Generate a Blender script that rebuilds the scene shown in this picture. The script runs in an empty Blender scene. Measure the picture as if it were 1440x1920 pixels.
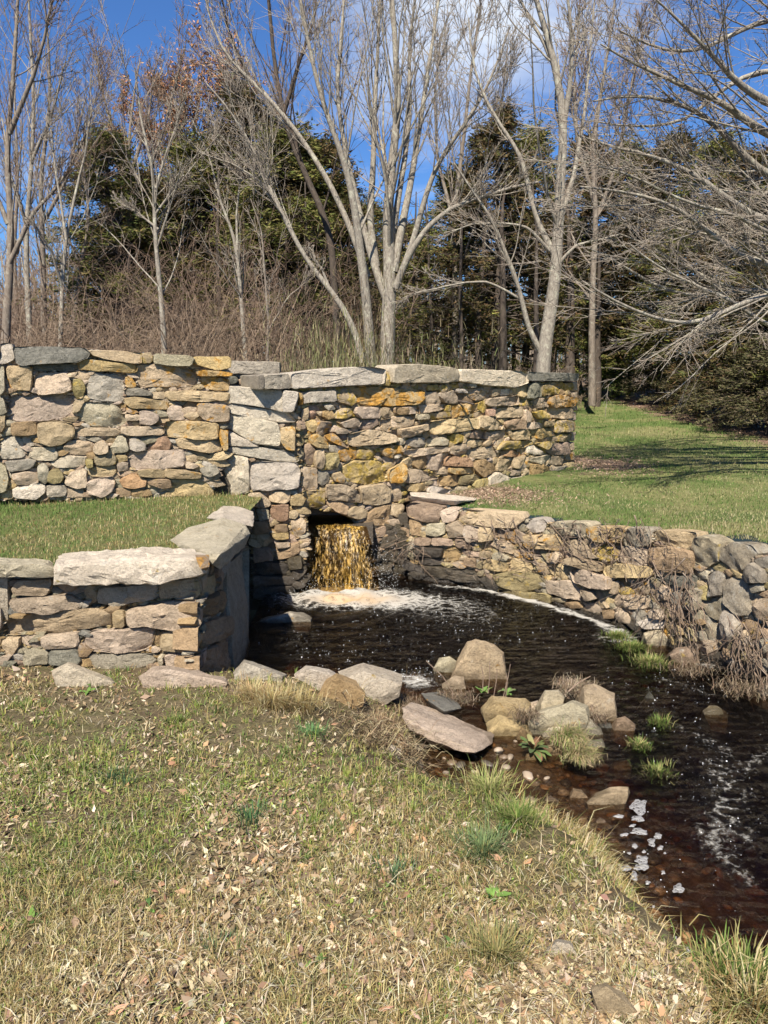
import bpy, bmesh, math, random
import numpy as np
from mathutils import Vector, noise as mnoise

R = math.radians
scene = bpy.context.scene
COL = scene.collection
rng = np.random.default_rng(11)
random.seed(5)

# ------------------------------------------------------------------ camera, sky, sun, exposure
CAMZ, FPX, CX, CY = 1.55, 1400.0, 720.0, 960.0
PITCH = math.atan(280 / 1400)
cam_data = bpy.data.cameras.new('camera')
cam = bpy.data.objects.new('camera', cam_data)
COL.objects.link(cam)
cam.location = (0, 0, CAMZ)
cam.rotation_euler = (R(90) - PITCH, 0, 0)
cam_data.sensor_fit = 'VERTICAL'
cam_data.sensor_height = 24.0
cam_data.lens = 24.0 * FPX / 1920.0
cam_data.clip_start = 0.05
cam_data.clip_end = 1500
scene.camera = cam

SUN_D = Vector((0.21, 0.78, -1.0)).normalized()
world = bpy.data.worlds.new('World')
scene.world = world
world.use_nodes = True
wn, wl = world.node_tree.nodes, world.node_tree.links
wn.clear()
wout = wn.new('ShaderNodeOutputWorld')
wbg = wn.new('ShaderNodeBackground')
wbg.inputs['Strength'].default_value = 0.054
sky = wn.new('ShaderNodeTexSky')
sky.sky_type = 'NISHITA'
sky.sun_disc = False
sky.sun_elevation = math.asin(-SUN_D.z)
sky.sun_rotation = math.atan2(-SUN_D.x, -SUN_D.y) % (2 * math.pi)
sky.altitude = 0
sky.air_density = 1.0
sky.dust_density = 0.25
sky.ozone_density = 5.0
tint = wn.new('ShaderNodeMix'); tint.data_type = 'RGBA'; tint.blend_type = 'MULTIPLY'
tint.inputs[0].default_value = 1.0
tint.inputs[7].default_value = (0.64, 0.95, 1.34, 1)
wl.new(sky.outputs[0], tint.inputs[6])
tc = wn.new('ShaderNodeTexCoord')
mp = wn.new('ShaderNodeMapping'); mp.inputs['Scale'].default_value = (1.0, 1.0, 2.6)
mp.inputs['Location'].default_value = (0.35, 0.0, 0.2)
wl.new(tc.outputs['Generated'], mp.inputs['Vector'])
cn = wn.new('ShaderNodeTexNoise'); cn.inputs['Scale'].default_value = 2.3
cn.inputs['Detail'].default_value = 8; cn.inputs['Roughness'].default_value = 0.55; cn.inputs['Distortion'].default_value = 0.6
wl.new(mp.outputs[0], cn.inputs['Vector'])
# one thin bank of cloud stands where the photograph shows it, fainter wisps all round
vd = wn.new('ShaderNodeVectorMath'); vd.operation = 'DISTANCE'
vd.inputs[1].default_value = (0.10, 0.90, 0.36)
wl.new(tc.outputs['Generated'], vd.inputs[0])
cm = wn.new('ShaderNodeMapRange'); cm.inputs['From Min'].default_value = 0.04; cm.inputs['From Max'].default_value = 0.27
cm.inputs['To Min'].default_value = 0.26; cm.inputs['To Max'].default_value = 0.0
wl.new(vd.outputs['Value'], cm.inputs['Value'])
ca = wn.new('ShaderNodeMath'); ca.operation = 'ADD'
wl.new(cn.outputs['Fac'], ca.inputs[0]); wl.new(cm.outputs[0], ca.inputs[1])
cr = wn.new('ShaderNodeMapRange'); cr.inputs['From Min'].default_value = 0.60; cr.inputs['From Max'].default_value = 0.86
cr.inputs['To Max'].default_value = 0.85
wl.new(ca.outputs[0], cr.inputs['Value'])
cmix = wn.new('ShaderNodeMix'); cmix.data_type = 'RGBA'
cmix.inputs[7].default_value = (8.5, 9.2, 10.2, 1)
wl.new(cr.outputs[0], cmix.inputs[0]); wl.new(tint.outputs[2], cmix.inputs[6])
wl.new(cmix.outputs[2], wbg.inputs['Color'])
wl.new(wbg.outputs[0], wout.inputs['Surface'])

sun_data = bpy.data.lights.new('sun', 'SUN')
sun_data.energy = 5.0
sun_data.angle = R(0.5)
sun_data.color = (1.0, 0.94, 0.84)
sun = bpy.data.objects.new('sun', sun_data)
COL.objects.link(sun)
sun.location = (-10, -20, 40)
sun.rotation_euler = SUN_D.to_track_quat('-Z', 'Y').to_euler()

scene.view_settings.view_transform = 'Standard'
scene.view_settings.look = 'None'
scene.view_settings.exposure = 1.02
scene.view_settings.gamma = 1
scene.view_settings.use_curve_mapping = False
scene.cycles.max_bounces = 6
scene.cycles.diffuse_bounces = 2
scene.cycles.glossy_bounces = 3
scene.cycles.transparent_max_bounces = 12
scene.cycles.caustics_reflective = False
scene.cycles.caustics_refractive = False

# ------------------------------------------------------------------ from a pixel of the photograph to a point in the place
CP, SP = math.cos(PITCH), math.sin(PITCH)
O = Vector((0, 0, CAMZ))
def ray(px, py):
    a, b = (px - CX) / FPX, (CY - py) / FPX
    return Vector((a, CP + b * SP, -SP + b * CP))
def at_z(px, py, z):
    d = ray(px, py); return O + d * ((z - CAMZ) / d.z)
def at_y(px, py, y):
    d = ray(px, py); return O + d * (y / d.y)
def on_plane(px, py, P, n):
    d = ray(px, py); return O + d * ((P - O).dot(n) / d.dot(n))

# ------------------------------------------------------------------ bookkeeping
def tag(o, label=None, cat=None, group=None, kind=None):
    if label: o['label'] = label
    if cat: o['category'] = cat
    if group: o['group'] = group
    if kind: o['kind'] = kind
    return o
def empty(name, loc, label, cat, group=None):
    o = bpy.data.objects.new(name, None)
    o.empty_display_size = 0.1
    COL.objects.link(o); o.location = loc
    return tag(o, label, cat, group)
def link(name, me, parent=None, loc=None):
    o = bpy.data.objects.new(name, me); COL.objects.link(o)
    if loc is not None: o.location = loc
    if parent is not None:
        o.parent = parent
        o.location = Vector(o.location) - Vector(parent.location)
    return o
def np_mesh(name, V, F, mat=None, smooth=True, colors=None):
    """V (n,3), F a list of (m,k) int arrays"""
    me = bpy.data.meshes.new(name)
    V = np.asarray(V, dtype=np.float32)
    me.vertices.add(len(V)); me.vertices.foreach_set('co', V.ravel())
    if not isinstance(F, list): F = [F]
    loops = np.concatenate([f.ravel() for f in F]).astype(np.int32)
    sizes = np.concatenate([np.full(len(f), f.shape[1], dtype=np.int32) for f in F])
    starts = np.concatenate([[0], np.cumsum(sizes)[:-1]]).astype(np.int32)
    me.loops.add(len(loops)); me.loops.foreach_set('vertex_index', loops)
    me.polygons.add(len(sizes)); me.polygons.foreach_set('loop_start', starts); me.polygons.foreach_set('loop_total', sizes)
    if smooth: me.polygons.foreach_set('use_smooth', np.ones(len(sizes), dtype=bool))
    if colors is not None:
        at = me.color_attributes.new('Tone', 'FLOAT_COLOR', 'POINT')
        c = np.ones((len(V), 4), dtype=np.float32); c[:, :3] = colors
        at.data.foreach_set('color', c.ravel())
    me.update(calc_edges=True)
    me.validate()
    if mat: me.materials.append(mat)
    return me

# ------------------------------------------------------------------ materials
def new_mat(name):
    m = bpy.data.materials.new(name); m.use_nodes = True
    nt = m.node_tree
    return m, nt, nt.nodes, nt.links, nt.nodes['Principled BSDF']
def n_noise(nt, vec, scale, detail=4, rough=0.55, dist=0.0):
    n = nt.nodes.new('ShaderNodeTexNoise')
    n.inputs['Scale'].default_value = scale; n.inputs['Detail'].default_value = detail
    n.inputs['Roughness'].default_value = rough; n.inputs['Distortion'].default_value = dist
    if vec is not None: nt.links.new(vec, n.inputs['Vector'])
    return n.outputs['Fac']
def n_range(nt, val, a, b, c=0.0, d=1.0):
    n = nt.nodes.new('ShaderNodeMapRange')
    n.inputs['From Min'].default_value = a; n.inputs['From Max'].default_value = b
    n.inputs['To Min'].default_value = c; n.inputs['To Max'].default_value = d
    nt.links.new(val, n.inputs['Value']); return n.outputs[0]
def n_mix(nt, fac, a, b, mode='MIX'):
    n = nt.nodes.new('ShaderNodeMix'); n.data_type = 'RGBA'; n.blend_type = mode
    for i, v in ((0, fac), (6, a), (7, b)):
        if hasattr(v, 'is_linked') or hasattr(v, 'links'): nt.links.new(v, n.inputs[i])
        elif i == 0: n.inputs[0].default_value = v
        else: n.inputs[i].default_value = (*v[:3], 1)
    return n.outputs[2]
def n_math(nt, op, a, b=None):
    n = nt.nodes.new('ShaderNodeMath'); n.operation = op
    for i, v in ((0, a), (1, b)):
        if v is None: continue
        if isinstance(v, (int, float)): n.inputs[i].default_value = v
        else: nt.links.new(v, n.inputs[i])
    return n.outputs[0]
def n_bump(nt, bsdf, height, strength, dist, prev=None):
    n = nt.nodes.new('ShaderNodeBump')
    n.inputs['Strength'].default_value = strength; n.inputs['Distance'].default_value = dist
    nt.links.new(height, n.inputs['Height'])
    if prev is not None: nt.links.new(prev, n.inputs['Normal'])
    if bsdf is not None: nt.links.new(n.outputs[0], bsdf.inputs['Normal'])
    return n.outputs[0]

def stone_mat(name, c1, c2, lich=0.0, lcol=(0.55, 0.27, 0.03), white=0.3, rough=0.85, grain=1.0, wet=0.0):
    m, nt, N, L, B = new_mat(name)
    t = N.new('ShaderNodeTexCoord'); oi = N.new('ShaderNodeObjectInfo')
    ad = N.new('ShaderNodeVectorMath'); ad.operation = 'ADD'
    sc = N.new('ShaderNodeVectorMath'); sc.operation = 'SCALE'
    cb = N.new('ShaderNodeCombineXYZ')
    for k, f in enumerate((37.0, 91.0, 53.0)):
        L.new(n_math(nt, 'MULTIPLY', oi.outputs['Random'], f), cb.inputs[k])
    L.new(t.outputs['Object'], ad.inputs[0]); L.new(cb.outputs[0], ad.inputs[1])
    v = ad.outputs[0]
    big = n_noise(nt, v, 5.0, 5, 0.6, 0.8)
    col = n_mix(nt, n_range(nt, big, 0.35, 0.65), c1, c2)
    # paler and darker veins, mineral grain
    mid = n_noise(nt, v, 22.0, 6, 0.7, 1.5)
    col = n_mix(nt, n_range(nt, mid, 0.30, 0.75, 0.0, 0.45), col, tuple(min(1, x * 1.45) for x in c1))
    col = n_mix(nt, n_range(nt, mid, 0.50, 0.28, 0.0, 0.55), col, tuple(x * 0.42 for x in c2))
    gr = n_noise(nt, v, 170.0 * grain, 3, 0.7)
    col = n_mix(nt, n_range(nt, gr, 0.56, 0.70, 0.0, 0.5), col, tuple(x * 0.35 for x in c1))
    col = n_mix(nt, n_range(nt, gr, 0.44, 0.30, 0.0, 0.45), col, tuple(min(0.8, x * 1.7) for x in c1))
    # each stone its own shade
    hs = N.new('ShaderNodeHueSaturation')
    L.new(n_range(nt, oi.outputs['Random'], 0, 1, 0.74, 1.18), hs.inputs['Value'])
    r2 = n_math(nt, 'FRACT', n_math(nt, 'MULTIPLY', oi.outputs['Random'], 17.31))
    L.new(n_range(nt, r2, 0, 1, 0.78, 1.12), hs.inputs['Saturation'])
    L.new(n_range(nt, r2, 0, 1, 0.492, 0.508), hs.inputs['Hue'])
    L.new(col, hs.inputs['Color']); col = hs.outputs[0]
    if white > 0:
        wv = n_noise(nt, v, 9.0, 6, 0.65, 0.3)
        col = n_mix(nt, n_range(nt, wv, 0.66 - 0.08 * white, 0.74, 0.0, 0.65), col, (0.52, 0.49, 0.41))
    if lich > 0:
        lv = n_noise(nt, v, 9.5, 7, 0.7, 0.5)
        th = 0.66 - 0.22 * lich
        lc = n_mix(nt, n_range(nt, n_noise(nt, v, 30, 4), 0.4, 0.6), lcol, tuple(x * 0.55 for x in lcol))
        col = n_mix(nt, n_range(nt, lv, th, th + 0.07, 0.0, 0.9), col, lc)
    # damp and algae-dark close to the water
    ge = N.new('ShaderNodeNewGeometry'); sp = N.new('ShaderNodeSeparateXYZ'); L.new(ge.outputs['Position'], sp.inputs[0])
    hz = n_math(nt, 'ADD', sp.outputs[2], n_range(nt, n_noise(nt, v, 12, 5), 0.3, 0.7, -0.035, 0.035))
    dry = n_range(nt, hz, -0.815, -0.775)
    col = n_mix(nt, n_range(nt, dry, 0, 1, 0.45, 1.0), tuple(x * 0.18 for x in c2), col)
    L.new(col, B.inputs['Base Color'])
    L.new(n_range(nt, dry, 0, 1, 0.3, rough), B.inputs['Roughness'])
    B.inputs['Specular IOR Level'].default_value = 0.25 + wet
    h1 = n_noise(nt, v, 13.0, 9, 0.74, 1.2)
    h2 = n_noise(nt, v, 60.0, 6, 0.75, 0.5)
    vo = N.new('ShaderNodeTexVoronoi'); vo.feature = 'DISTANCE_TO_EDGE'; vo.inputs['Scale'].default_value = 7.0
    wv = N.new('ShaderNodeMix'); wv.data_type = 'RGBA'; wv.inputs[0].default_value = 0.12
    nz = N.new('ShaderNodeTexNoise'); nz.inputs['Scale'].default_value = 6; nz.inputs['Detail'].default_value = 5; L.new(v, nz.inputs['Vector'])
    L.new(v, wv.inputs[6]); L.new(nz.outputs['Color'], wv.inputs[7]); L.new(wv.outputs[2], vo.inputs['Vector'])
    crack = n_range(nt, vo.outputs[0], 0.0, 0.035)
    b0 = n_bump(nt, None, crack, 0.45, 0.01)
    b1 = n_bump(nt, None, h1, 1.0, 0.045, b0)
    n_bump(nt, B, h2, 0.9, 0.012, b1)
    return m

YEL = (0.56, 0.385, 0.08); ORA = (0.62, 0.31, 0.05)
STONE = {
    'p': stone_mat('pink_granite', (0.50, 0.375, 0.245), (0.42, 0.30, 0.185), 0.08),
    't': stone_mat('tan_granite', (0.51, 0.38, 0.225), (0.40, 0.29, 0.16), 0.08),
    'g': stone_mat('grey_granite', (0.42, 0.36, 0.255), (0.31, 0.26, 0.175), 0.16, ORA, 0.4),
    'w': stone_mat('pale_granite', (0.58, 0.48, 0.345), (0.45, 0.36, 0.25), 0.08, YEL, 0.5),
    'y': stone_mat('yellow_lichen_granite', (0.49, 0.36, 0.185), (0.38, 0.27, 0.125), 0.85, YEL, 0.1),
    'o': stone_mat('orange_lichen_granite', (0.46, 0.33, 0.19), (0.37, 0.245, 0.125), 0.85, ORA, 0.2),
    'b': stone_mat('brown_granite', (0.39, 0.265, 0.15), (0.28, 0.185, 0.10), 0.10, YEL, 0.1),
    'd': stone_mat('dark_slate', (0.24, 0.22, 0.165), (0.15, 0.14, 0.105), 0.08, ORA, 0.5),
    'v': stone_mat('olive_granite', (0.38, 0.30, 0.155), (0.27, 0.205, 0.10), 0.35, YEL, 0.2),
    'r': stone_mat('red_granite', (0.43, 0.27, 0.165), (0.33, 0.19, 0.11), 0.05, ORA, 0.1),
    'q': stone_mat('tan_lichen_granite', (0.50, 0.365, 0.205), (0.39, 0.275, 0.14), 0.48, ORA, 0.3),
    'l': stone_mat('lichen_crusted_granite', (0.40, 0.33, 0.225), (0.27, 0.215, 0.145), 0.10, YEL, 1.7),
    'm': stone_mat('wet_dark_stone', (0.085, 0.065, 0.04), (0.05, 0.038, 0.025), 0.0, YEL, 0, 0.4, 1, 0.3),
    's': stone_mat('dressed_stone', (0.52, 0.44, 0.32), (0.40, 0.33, 0.24), 0.16, ORA, 0.5, 0.85),
    'c': stone_mat('weathered_concrete', (0.36, 0.30, 0.20), (0.27, 0.22, 0.15), 0.0, YEL, 0.2),
}
CORE = stone_mat('dark_earth_core', (0.10, 0.08, 0.058), (0.055, 0.045, 0.034), 0.0, YEL, 0.0)

def tone_mat(name, rough=0.8, spec=0.2, trans=0.0, double=True):
    m, nt, N, L, B = new_mat(name)
    a = N.new('ShaderNodeVertexColor'); a.layer_name = 'Tone'
    L.new(a.outputs[0], B.inputs['Base Color'])
    B.inputs['Roughness'].default_value = rough
    B.inputs['Specular IOR Level'].default_value = spec
    if trans > 0:
        tr = N.new('ShaderNodeBsdfTranslucent'); L.new(a.outputs[0], tr.inputs['Color'])
        mx = N.new('ShaderNodeMixShader'); mx.inputs[0].default_value = trans
        L.new(B.outputs[0], mx.inputs[1]); L.new(tr.outputs[0], mx.inputs[2])
        L.new(mx.outputs[0], N['Material Output'].inputs['Surface'])
    return m
BLADE = tone_mat('grass_blade', 0.7, 0.2, 0.3)
LEAF = tone_mat('dead_leaf', 0.75, 0.15, 0.1)
NEEDLE = tone_mat('cedar_foliage', 0.7, 0.15, 0.2)

def bark_mat(name, c1, c2, c3, sc=6.0, lichen=0.5):
    m, nt, N, L, B = new_mat(name)
    t = N.new('ShaderNodeTexCoord')
    mpn = N.new('ShaderNodeMapping'); mpn.inputs['Scale'].default_value = (1, 1, 0.3)
    L.new(t.outputs['Object'], mpn.inputs['Vector'])
    a = n_noise(nt, mpn.outputs[0], sc * 4, 6, 0.7, 0.5)
    col = n_mix(nt, n_range(nt, a, 0.35, 0.65), c1, c2)
    b = n_noise(nt, t.outputs['Object'], sc, 6, 0.7, 0.4)
    col = n_mix(nt, n_range(nt, b, 0.60 - 0.12 * lichen, 0.66, 0, 0.8), col, c3)
    L.new(col, B.inputs['Base Color'])
    B.inputs['Roughness'].default_value = 0.9
    B.inputs['Specular IOR Level'].default_value = 0.1
    n_bump(nt, B, a, 0.8, 0.02)
    return m
BARK_PALE = bark_mat('pale_lichened_bark', (0.33, 0.29, 0.23), (0.15, 0.125, 0.10), (0.43, 0.41, 0.31), 10, 0.6)
BARK_GREY = bark_mat('grey_bark', (0.25, 0.205, 0.16), (0.14, 0.11, 0.085), (0.34, 0.31, 0.24), 7, 0.5)
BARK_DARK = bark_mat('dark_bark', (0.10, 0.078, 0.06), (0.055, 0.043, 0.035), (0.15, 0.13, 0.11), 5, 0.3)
TWIG = bark_mat('grey_brown_twig', (0.31, 0.26, 0.205), (0.20, 0.16, 0.125), (0.40, 0.36, 0.28), 8, 0.6)
TWIG_BROWN = bark_mat('brown_brush_twig', (0.27, 0.195, 0.135), (0.17, 0.12, 0.08), (0.35, 0.28, 0.20), 8, 0.4)
TWIG_RED = bark_mat('reddish_twig', (0.26, 0.18, 0.13), (0.165, 0.115, 0.08), (0.34, 0.26, 0.21), 8, 0.4)
STRAW_TWIG = bark_mat('dry_vine', (0.27, 0.20, 0.14), (0.16, 0.11, 0.08), (0.36, 0.31, 0.25), 10, 0.5)
# ------------------------------------------------------------------ walls of individual stones
UP = Vector((0, 0, 1))
class Face:
    """a vertical wall face: runs from A to B (x, y), seen from the side of its normal"""
    def __init__(s, A, B):
        s.A = Vector((A[0], A[1], 0)); s.B = Vector((B[0], B[1], 0))
        s.t = (s.B - s.A).normalized()
        s.n = Vector((s.t.y, -s.t.x, 0))
        s.len = (s.B - s.A).length
    def uv(s, px, py):
        q = on_plane(px, py, s.A, s.n) - s.A
        return (q.dot(s.t), q.z)
    def pt(s, u, v, w=0.0):
        return s.A + s.t * u + UP * v + s.n * w

def chaikin(P, it=1, k=0.22):
    for _ in range(it):
        Q = np.roll(P, -1, axis=0)
        P = np.stack([P * (1 - k) + Q * k, P * k + Q * (1 - k)], 1).reshape(-1, 2)
    return P
def resample(P, ds):
    Q = np.vstack([P, P[:1]])
    seg = np.linalg.norm(np.diff(Q, axis=0), axis=1)
    s = np.concatenate([[0], np.cumsum(seg)])
    n = max(10, int(s[-1] / ds))
    tt = np.linspace(0, s[-1], n, endpoint=False)
    return np.stack([np.interp(tt, s, Q[:, 0]), np.interp(tt, s, Q[:, 1])], 1), s[-1]

def stone_mesh(face, poly, back=0.16, front=0.0, seed=0, mat=None, ds=0.028, rough=1.0, grow=0.0, flat=False):
    rs = random.Random(seed)
    P = np.array(poly, dtype=float)
    ar = 0.5 * np.sum(P[:, 0] * np.roll(P[:, 1], -1) - np.roll(P[:, 0], -1) * P[:, 1])
    if ar < 0: P = P[::-1]; ar = -ar
    if ar < 2e-5: return None, None
    c = P.mean(axis=0)
    P = chaikin(P, 1, 0.06 if flat else 0.075)
    P, per = resample(P, ds)
    h = 2 * ar / per
    if grow: P = c + (P - c) * (1 + grow / max(h, 0.02))
    bev = min(0.024, 0.32 * h) * (0.5 if flat else 1.0)
    amp = min(0.013, 0.12 * h) * rough
    so = Vector((rs.uniform(-50, 50), rs.uniform(-50, 50), rs.uniform(-50, 50)))
    tx, ty = rs.uniform(-0.10, 0.10) * rough, rs.uniform(-0.16, 0.14) * rough
    # inset fractions and outward offsets, back to front
    prof = [(0.10, -back), (0.02, -back * 0.5), (0.0, -bev * 1.1), (0.022, -bev * 0.35), (0.07, 0.0), (0.18, 0.0), (0.33, 0.0), (0.52, 0.0), (0.75, 0.0)]
    # the broken face: a few random planes meeting at edges
    ns = 3 if flat else 5
    rad = max(math.sqrt(ar) * 0.5, 0.02)
    planes = []
    for _ in range(ns):
        an = rs.uniform(0, 2 * math.pi); sl = rs.uniform(0.06, 0.42) * (0.35 if flat else 1.0)
        planes.append((sl * math.cos(an), sl * math.sin(an), rs.uniform(0.0, 0.55) * sl * rad))
    n = len(P)
    V = []
    for k, (f, w) in enumerate(prof):
        for i in range(n):
            p = P[i] + (c - P[i]) * f
            q = Vector((p[0], p[1], w))
            nz = mnoise.noise_vector(q * 9 + so)
            n2 = mnoise.noise_vector(q * 26 + so)
            rid = 1 - abs(mnoise.noise(q * 14 + so)) * 2
            ww = w
            if k >= 3:
                dx, dy = p[0] - c[0], p[1] - c[1]
                ww += max(-0.045, min(g[0] * dx + g[1] * dy + g[2] for g in planes)) + tx * dx + ty * dy
            a = amp if k >= 2 else amp * 0.5
            V.append((p[0] + a * (nz[0] * 0.9 + n2[0] * 0.4), p[1] + a * (nz[1] * 0.9 + n2[1] * 0.4),
                      ww + front + (a * (nz[2] * 1.4 + n2[2] * 0.7 + rid * 0.7) if k >= 3 else 0)))
    V.append((c[0], c[1], front + 0.004)); V.append((c[0], c[1], front - back))
    cc = face.pt(c[0], c[1], front - back * 0.3)
    W = []
    A, t, nn = face.A, face.t, face.n
    for (u, v, w) in V:
        q = face.pt(u, v, w) - cc
        W.append((q.x, q.y, q.z))
    F = []
    m = len(prof)
    for k in range(m - 1):
        for i in range(n):
            j = (i + 1) % n
            F.append((k * n + i, k * n + j, (k + 1) * n + j, (k + 1) * n + i))
    T = [((m - 1) * n + i, (m - 1) * n + (i + 1) % n, m * n) for i in range(n)]
    T += [((i + 1) % n, i, m * n + 1) for i in range(n)]
    me = np_mesh('stone', np.array(W), [np.array(F), np.array(T)], mat)
    me.set_sharp_from_angle(angle=R(24))
    return me, cc

def in_poly(px, py, P):
    P = np.asarray(P); x, y = P[:, 0], P[:, 1]
    x2, y2 = np.roll(x, -1), np.roll(y, -1)
    ins = np.zeros(np.shape(px), dtype=bool)
    for i in range(len(P)):
        if y[i] == y2[i]: continue
        c = ((y[i] > py) != (y2[i] > py)) & (px < (x2[i] - x[i]) * (py - y[i]) / (y2[i] - y[i]) + x[i])
        ins ^= c
    return ins

def parse(txt, ox, oy, s):
    out = []
    for ln in txt.strip().splitlines():
        ln = ln.strip()
        if not ln: continue
        code, rest = ln.split(' ', 1)
        v = [float(x) for x in rest.replace(',', ' ').split()]
        out.append((code, [(ox + v[i] / s, oy + v[i + 1] / s) for i in range(0, len(v), 2)]))
    return out

def build_wall(root, faces, stones, regions, seed, fillcodes='ttpbg', fr=(-0.03, 0.035), chips=(0.055, 0.012), grow=0.007, wetz=None):
    """faces: [(px_limit, Face)] in order; stones: [(code, pixel polygon)]; regions: {face index: pixel polygon to fill with chinking}"""
    rs = random.Random(seed)
    occ = {}
    for k, (code, poly) in enumerate(stones):
        cx = sum(p[0] for p in poly) / len(poly)
        fi = next((i for i, (lim, f) in enumerate(faces) if cx < lim), len(faces) - 1)
        f = faces[fi][1]
        uvp = [f.uv(*p) for p in poly]
        occ.setdefault(fi, []).append(uvp)
        cap = code.endswith('!')
        fo = rs.uniform(*fr) + (0.035 if cap else 0)
        me, cc = stone_mesh(f, uvp, back=0.42 if cap else 0.2, front=fo, seed=seed * 1000 + k, mat=STONE[code[0]],
                            grow=grow, flat=cap or '-' in code, rough=0.55 if (cap or '-' in code) else 1.0)
        if me: link('stone', me, root, cc)
    # smaller stones and chips wedged between
    for fi, reg in regions.items():
        f = faces[fi][1]
        R2 = np.array([f.uv(*p) for p in reg])
        u0, v0 = R2.min(axis=0); u1, v1 = R2.max(axis=0)
        cell = 0.011
        gu, gv = np.meshgrid(np.arange(u0, u1, cell), np.arange(v0, v1, cell))
        free = in_poly(gu, gv, R2)
        for p in occ.get(fi, []):
            free &= ~in_poly(gu, gv, p)
        # distance to the nearest occupied cell, by erosion
        dist = np.zeros(free.shape, dtype=int); cur = free.copy()
        for _ in range(9):
            dist += cur
            e = cur.copy()
            e[1:, :] &= cur[:-1, :]; e[:-1, :] &= cur[1:, :]; e[:, 1:] &= cur[:, :-1]; e[:, :-1] &= cur[:, 1:]
            e[0, :] = e[-1, :] = False; e[:, 0] = e[:, -1] = False
            cur = e
        small = []
        order = np.argwhere(dist >= 1); order = order[np.argsort(-dist[order[:, 0], order[:, 1]] + np.random.default_rng(seed).random(len(order)) * 1.2)]
        cnt = 0
        for (r, c_) in order:
            if dist[r, c_] < 1 or not free[r, c_]: continue
            rad = dist[r, c_] * cell
            if rs.random() < 0.12: continue
            a = rad * rs.uniform(1.3, 2.6); b = rad * rs.uniform(0.7, 1.05)
            th = rs.uniform(-0.5, 0.5)
            cu, cv = gu[r, c_], gv[r, c_]
            m = rs.choice((4, 4, 5))
            pol = []
            for q in range(m):
                an = 2 * math.pi * (q + rs.uniform(-0.25, 0.25)) / m
                x, y = a * math.cos(an), b * math.sin(an)
                pol.append((cu + x * math.cos(th) - y * math.sin(th), cv + x * math.sin(th) + y * math.cos(th)))
            rr0, rr1 = max(0, r - int(a / cell) - 1), r + int(a / cell) + 2
            cc0, cc1 = max(0, c_ - int(a / cell) - 1), c_ + int(a / cell) + 2
            sub = in_poly(gu[rr0:rr1, cc0:cc1], gv[rr0:rr1, cc0:cc1], pol)
            free[rr0:rr1, cc0:cc1] &= ~sub
            free[r, c_] = False
            cd = rs.choice(fillcodes)
            if wetz is not None and cv < wetz + rs.uniform(-0.05, 0.05): cd = 'm'
            cnt += 1
            if cnt > 900: break
            if rad > 0.030:
                me, cc = stone_mesh(f, pol, back=0.12, front=rs.uniform(-0.05, -0.005), seed=seed * 77 + cnt, mat=STONE[cd], ds=0.03)
                if me: link('stone', me, root, cc)
            else:
                small.append((pol, rs.uniform(-0.075, -0.025), cd))
        if small:
            # all chips of this face joined, with the few kinds of stone as material slots
            codes = sorted(set(s[2] for s in small))
            Vs, Fq, Ft, Mi, off = [], [], [], [], 0
            for k, (pol, fo, cd) in enumerate(small):
                P = np.array(pol); ctr = P.mean(axis=0); n = len(P)
                for (fz, w) in ((0.0, -0.06), (0.0, fo * 0 - 0.012), (0.28, 0.0)):
                    for p in P:
                        q = p + (ctr - p) * fz
                        z = f.pt(q[0], q[1], w + fo + rs.uniform(-0.004, 0.004)); Vs.append(tuple(z))
                for lv in range(2):
                    for i in range(n):
                        j = (i + 1) % n
                        Ft.append((off + lv * n + i, off + lv * n + j, off + (lv + 1) * n + j)); Ft.append((off + lv * n + i, off + (lv + 1) * n + j, off + (lv + 1) * n + i))
                        Mi += [codes.index(cd)] * 2
                for i in range(1, n - 1):
                    Ft.append((off + 2 * n, off + 2 * n + i, off + 2 * n + i + 1)); Mi.append(codes.index(cd))
                off += 3 * n
            me = np_mesh('stone_chips', np.array(Vs), [np.array(Ft)], None, smooth=False)
            for cd in codes: me.materials.append(STONE[cd])
            me.polygons.foreach_set('material_index', np.array(Mi, dtype=np.int32)); me.update()
            o = link('stone_chips', me, root, (0, 0, 0)); o['kind'] = 'stuff'

def core_box(root, f, poly_px=None, uv=None, w0=-0.11, w1=-0.5, name='core', mat=None, px_face=None):
    """the packed earth and rubble heart of a wall: a slab behind its stones, its outline given on the face"""
    P = uv if uv is not None else [f.uv(*p) for p in poly_px]
    V = [tuple(f.pt(u, v, w0)) for u, v in P] + [tuple(f.pt(u, v, w1)) for u, v in P]
    n = len(P)
    me = bpy.data.meshes.new(name)
    F = [tuple(range(n)), tuple(range(2 * n - 1, n - 1, -1))] + [(i, i + n, (i + 1) % n + n, (i + 1) % n) for i in range(n)]
    me.from_pydata(V, [], F); me.materials.append(mat or CORE)
    bm = bmesh.new(); bm.from_mesh(me); bmesh.ops.recalc_face_normals(bm, faces=bm.faces); bm.to_mesh(me); bm.free()
    return link(name, me, root, (0, 0, 0))

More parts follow.
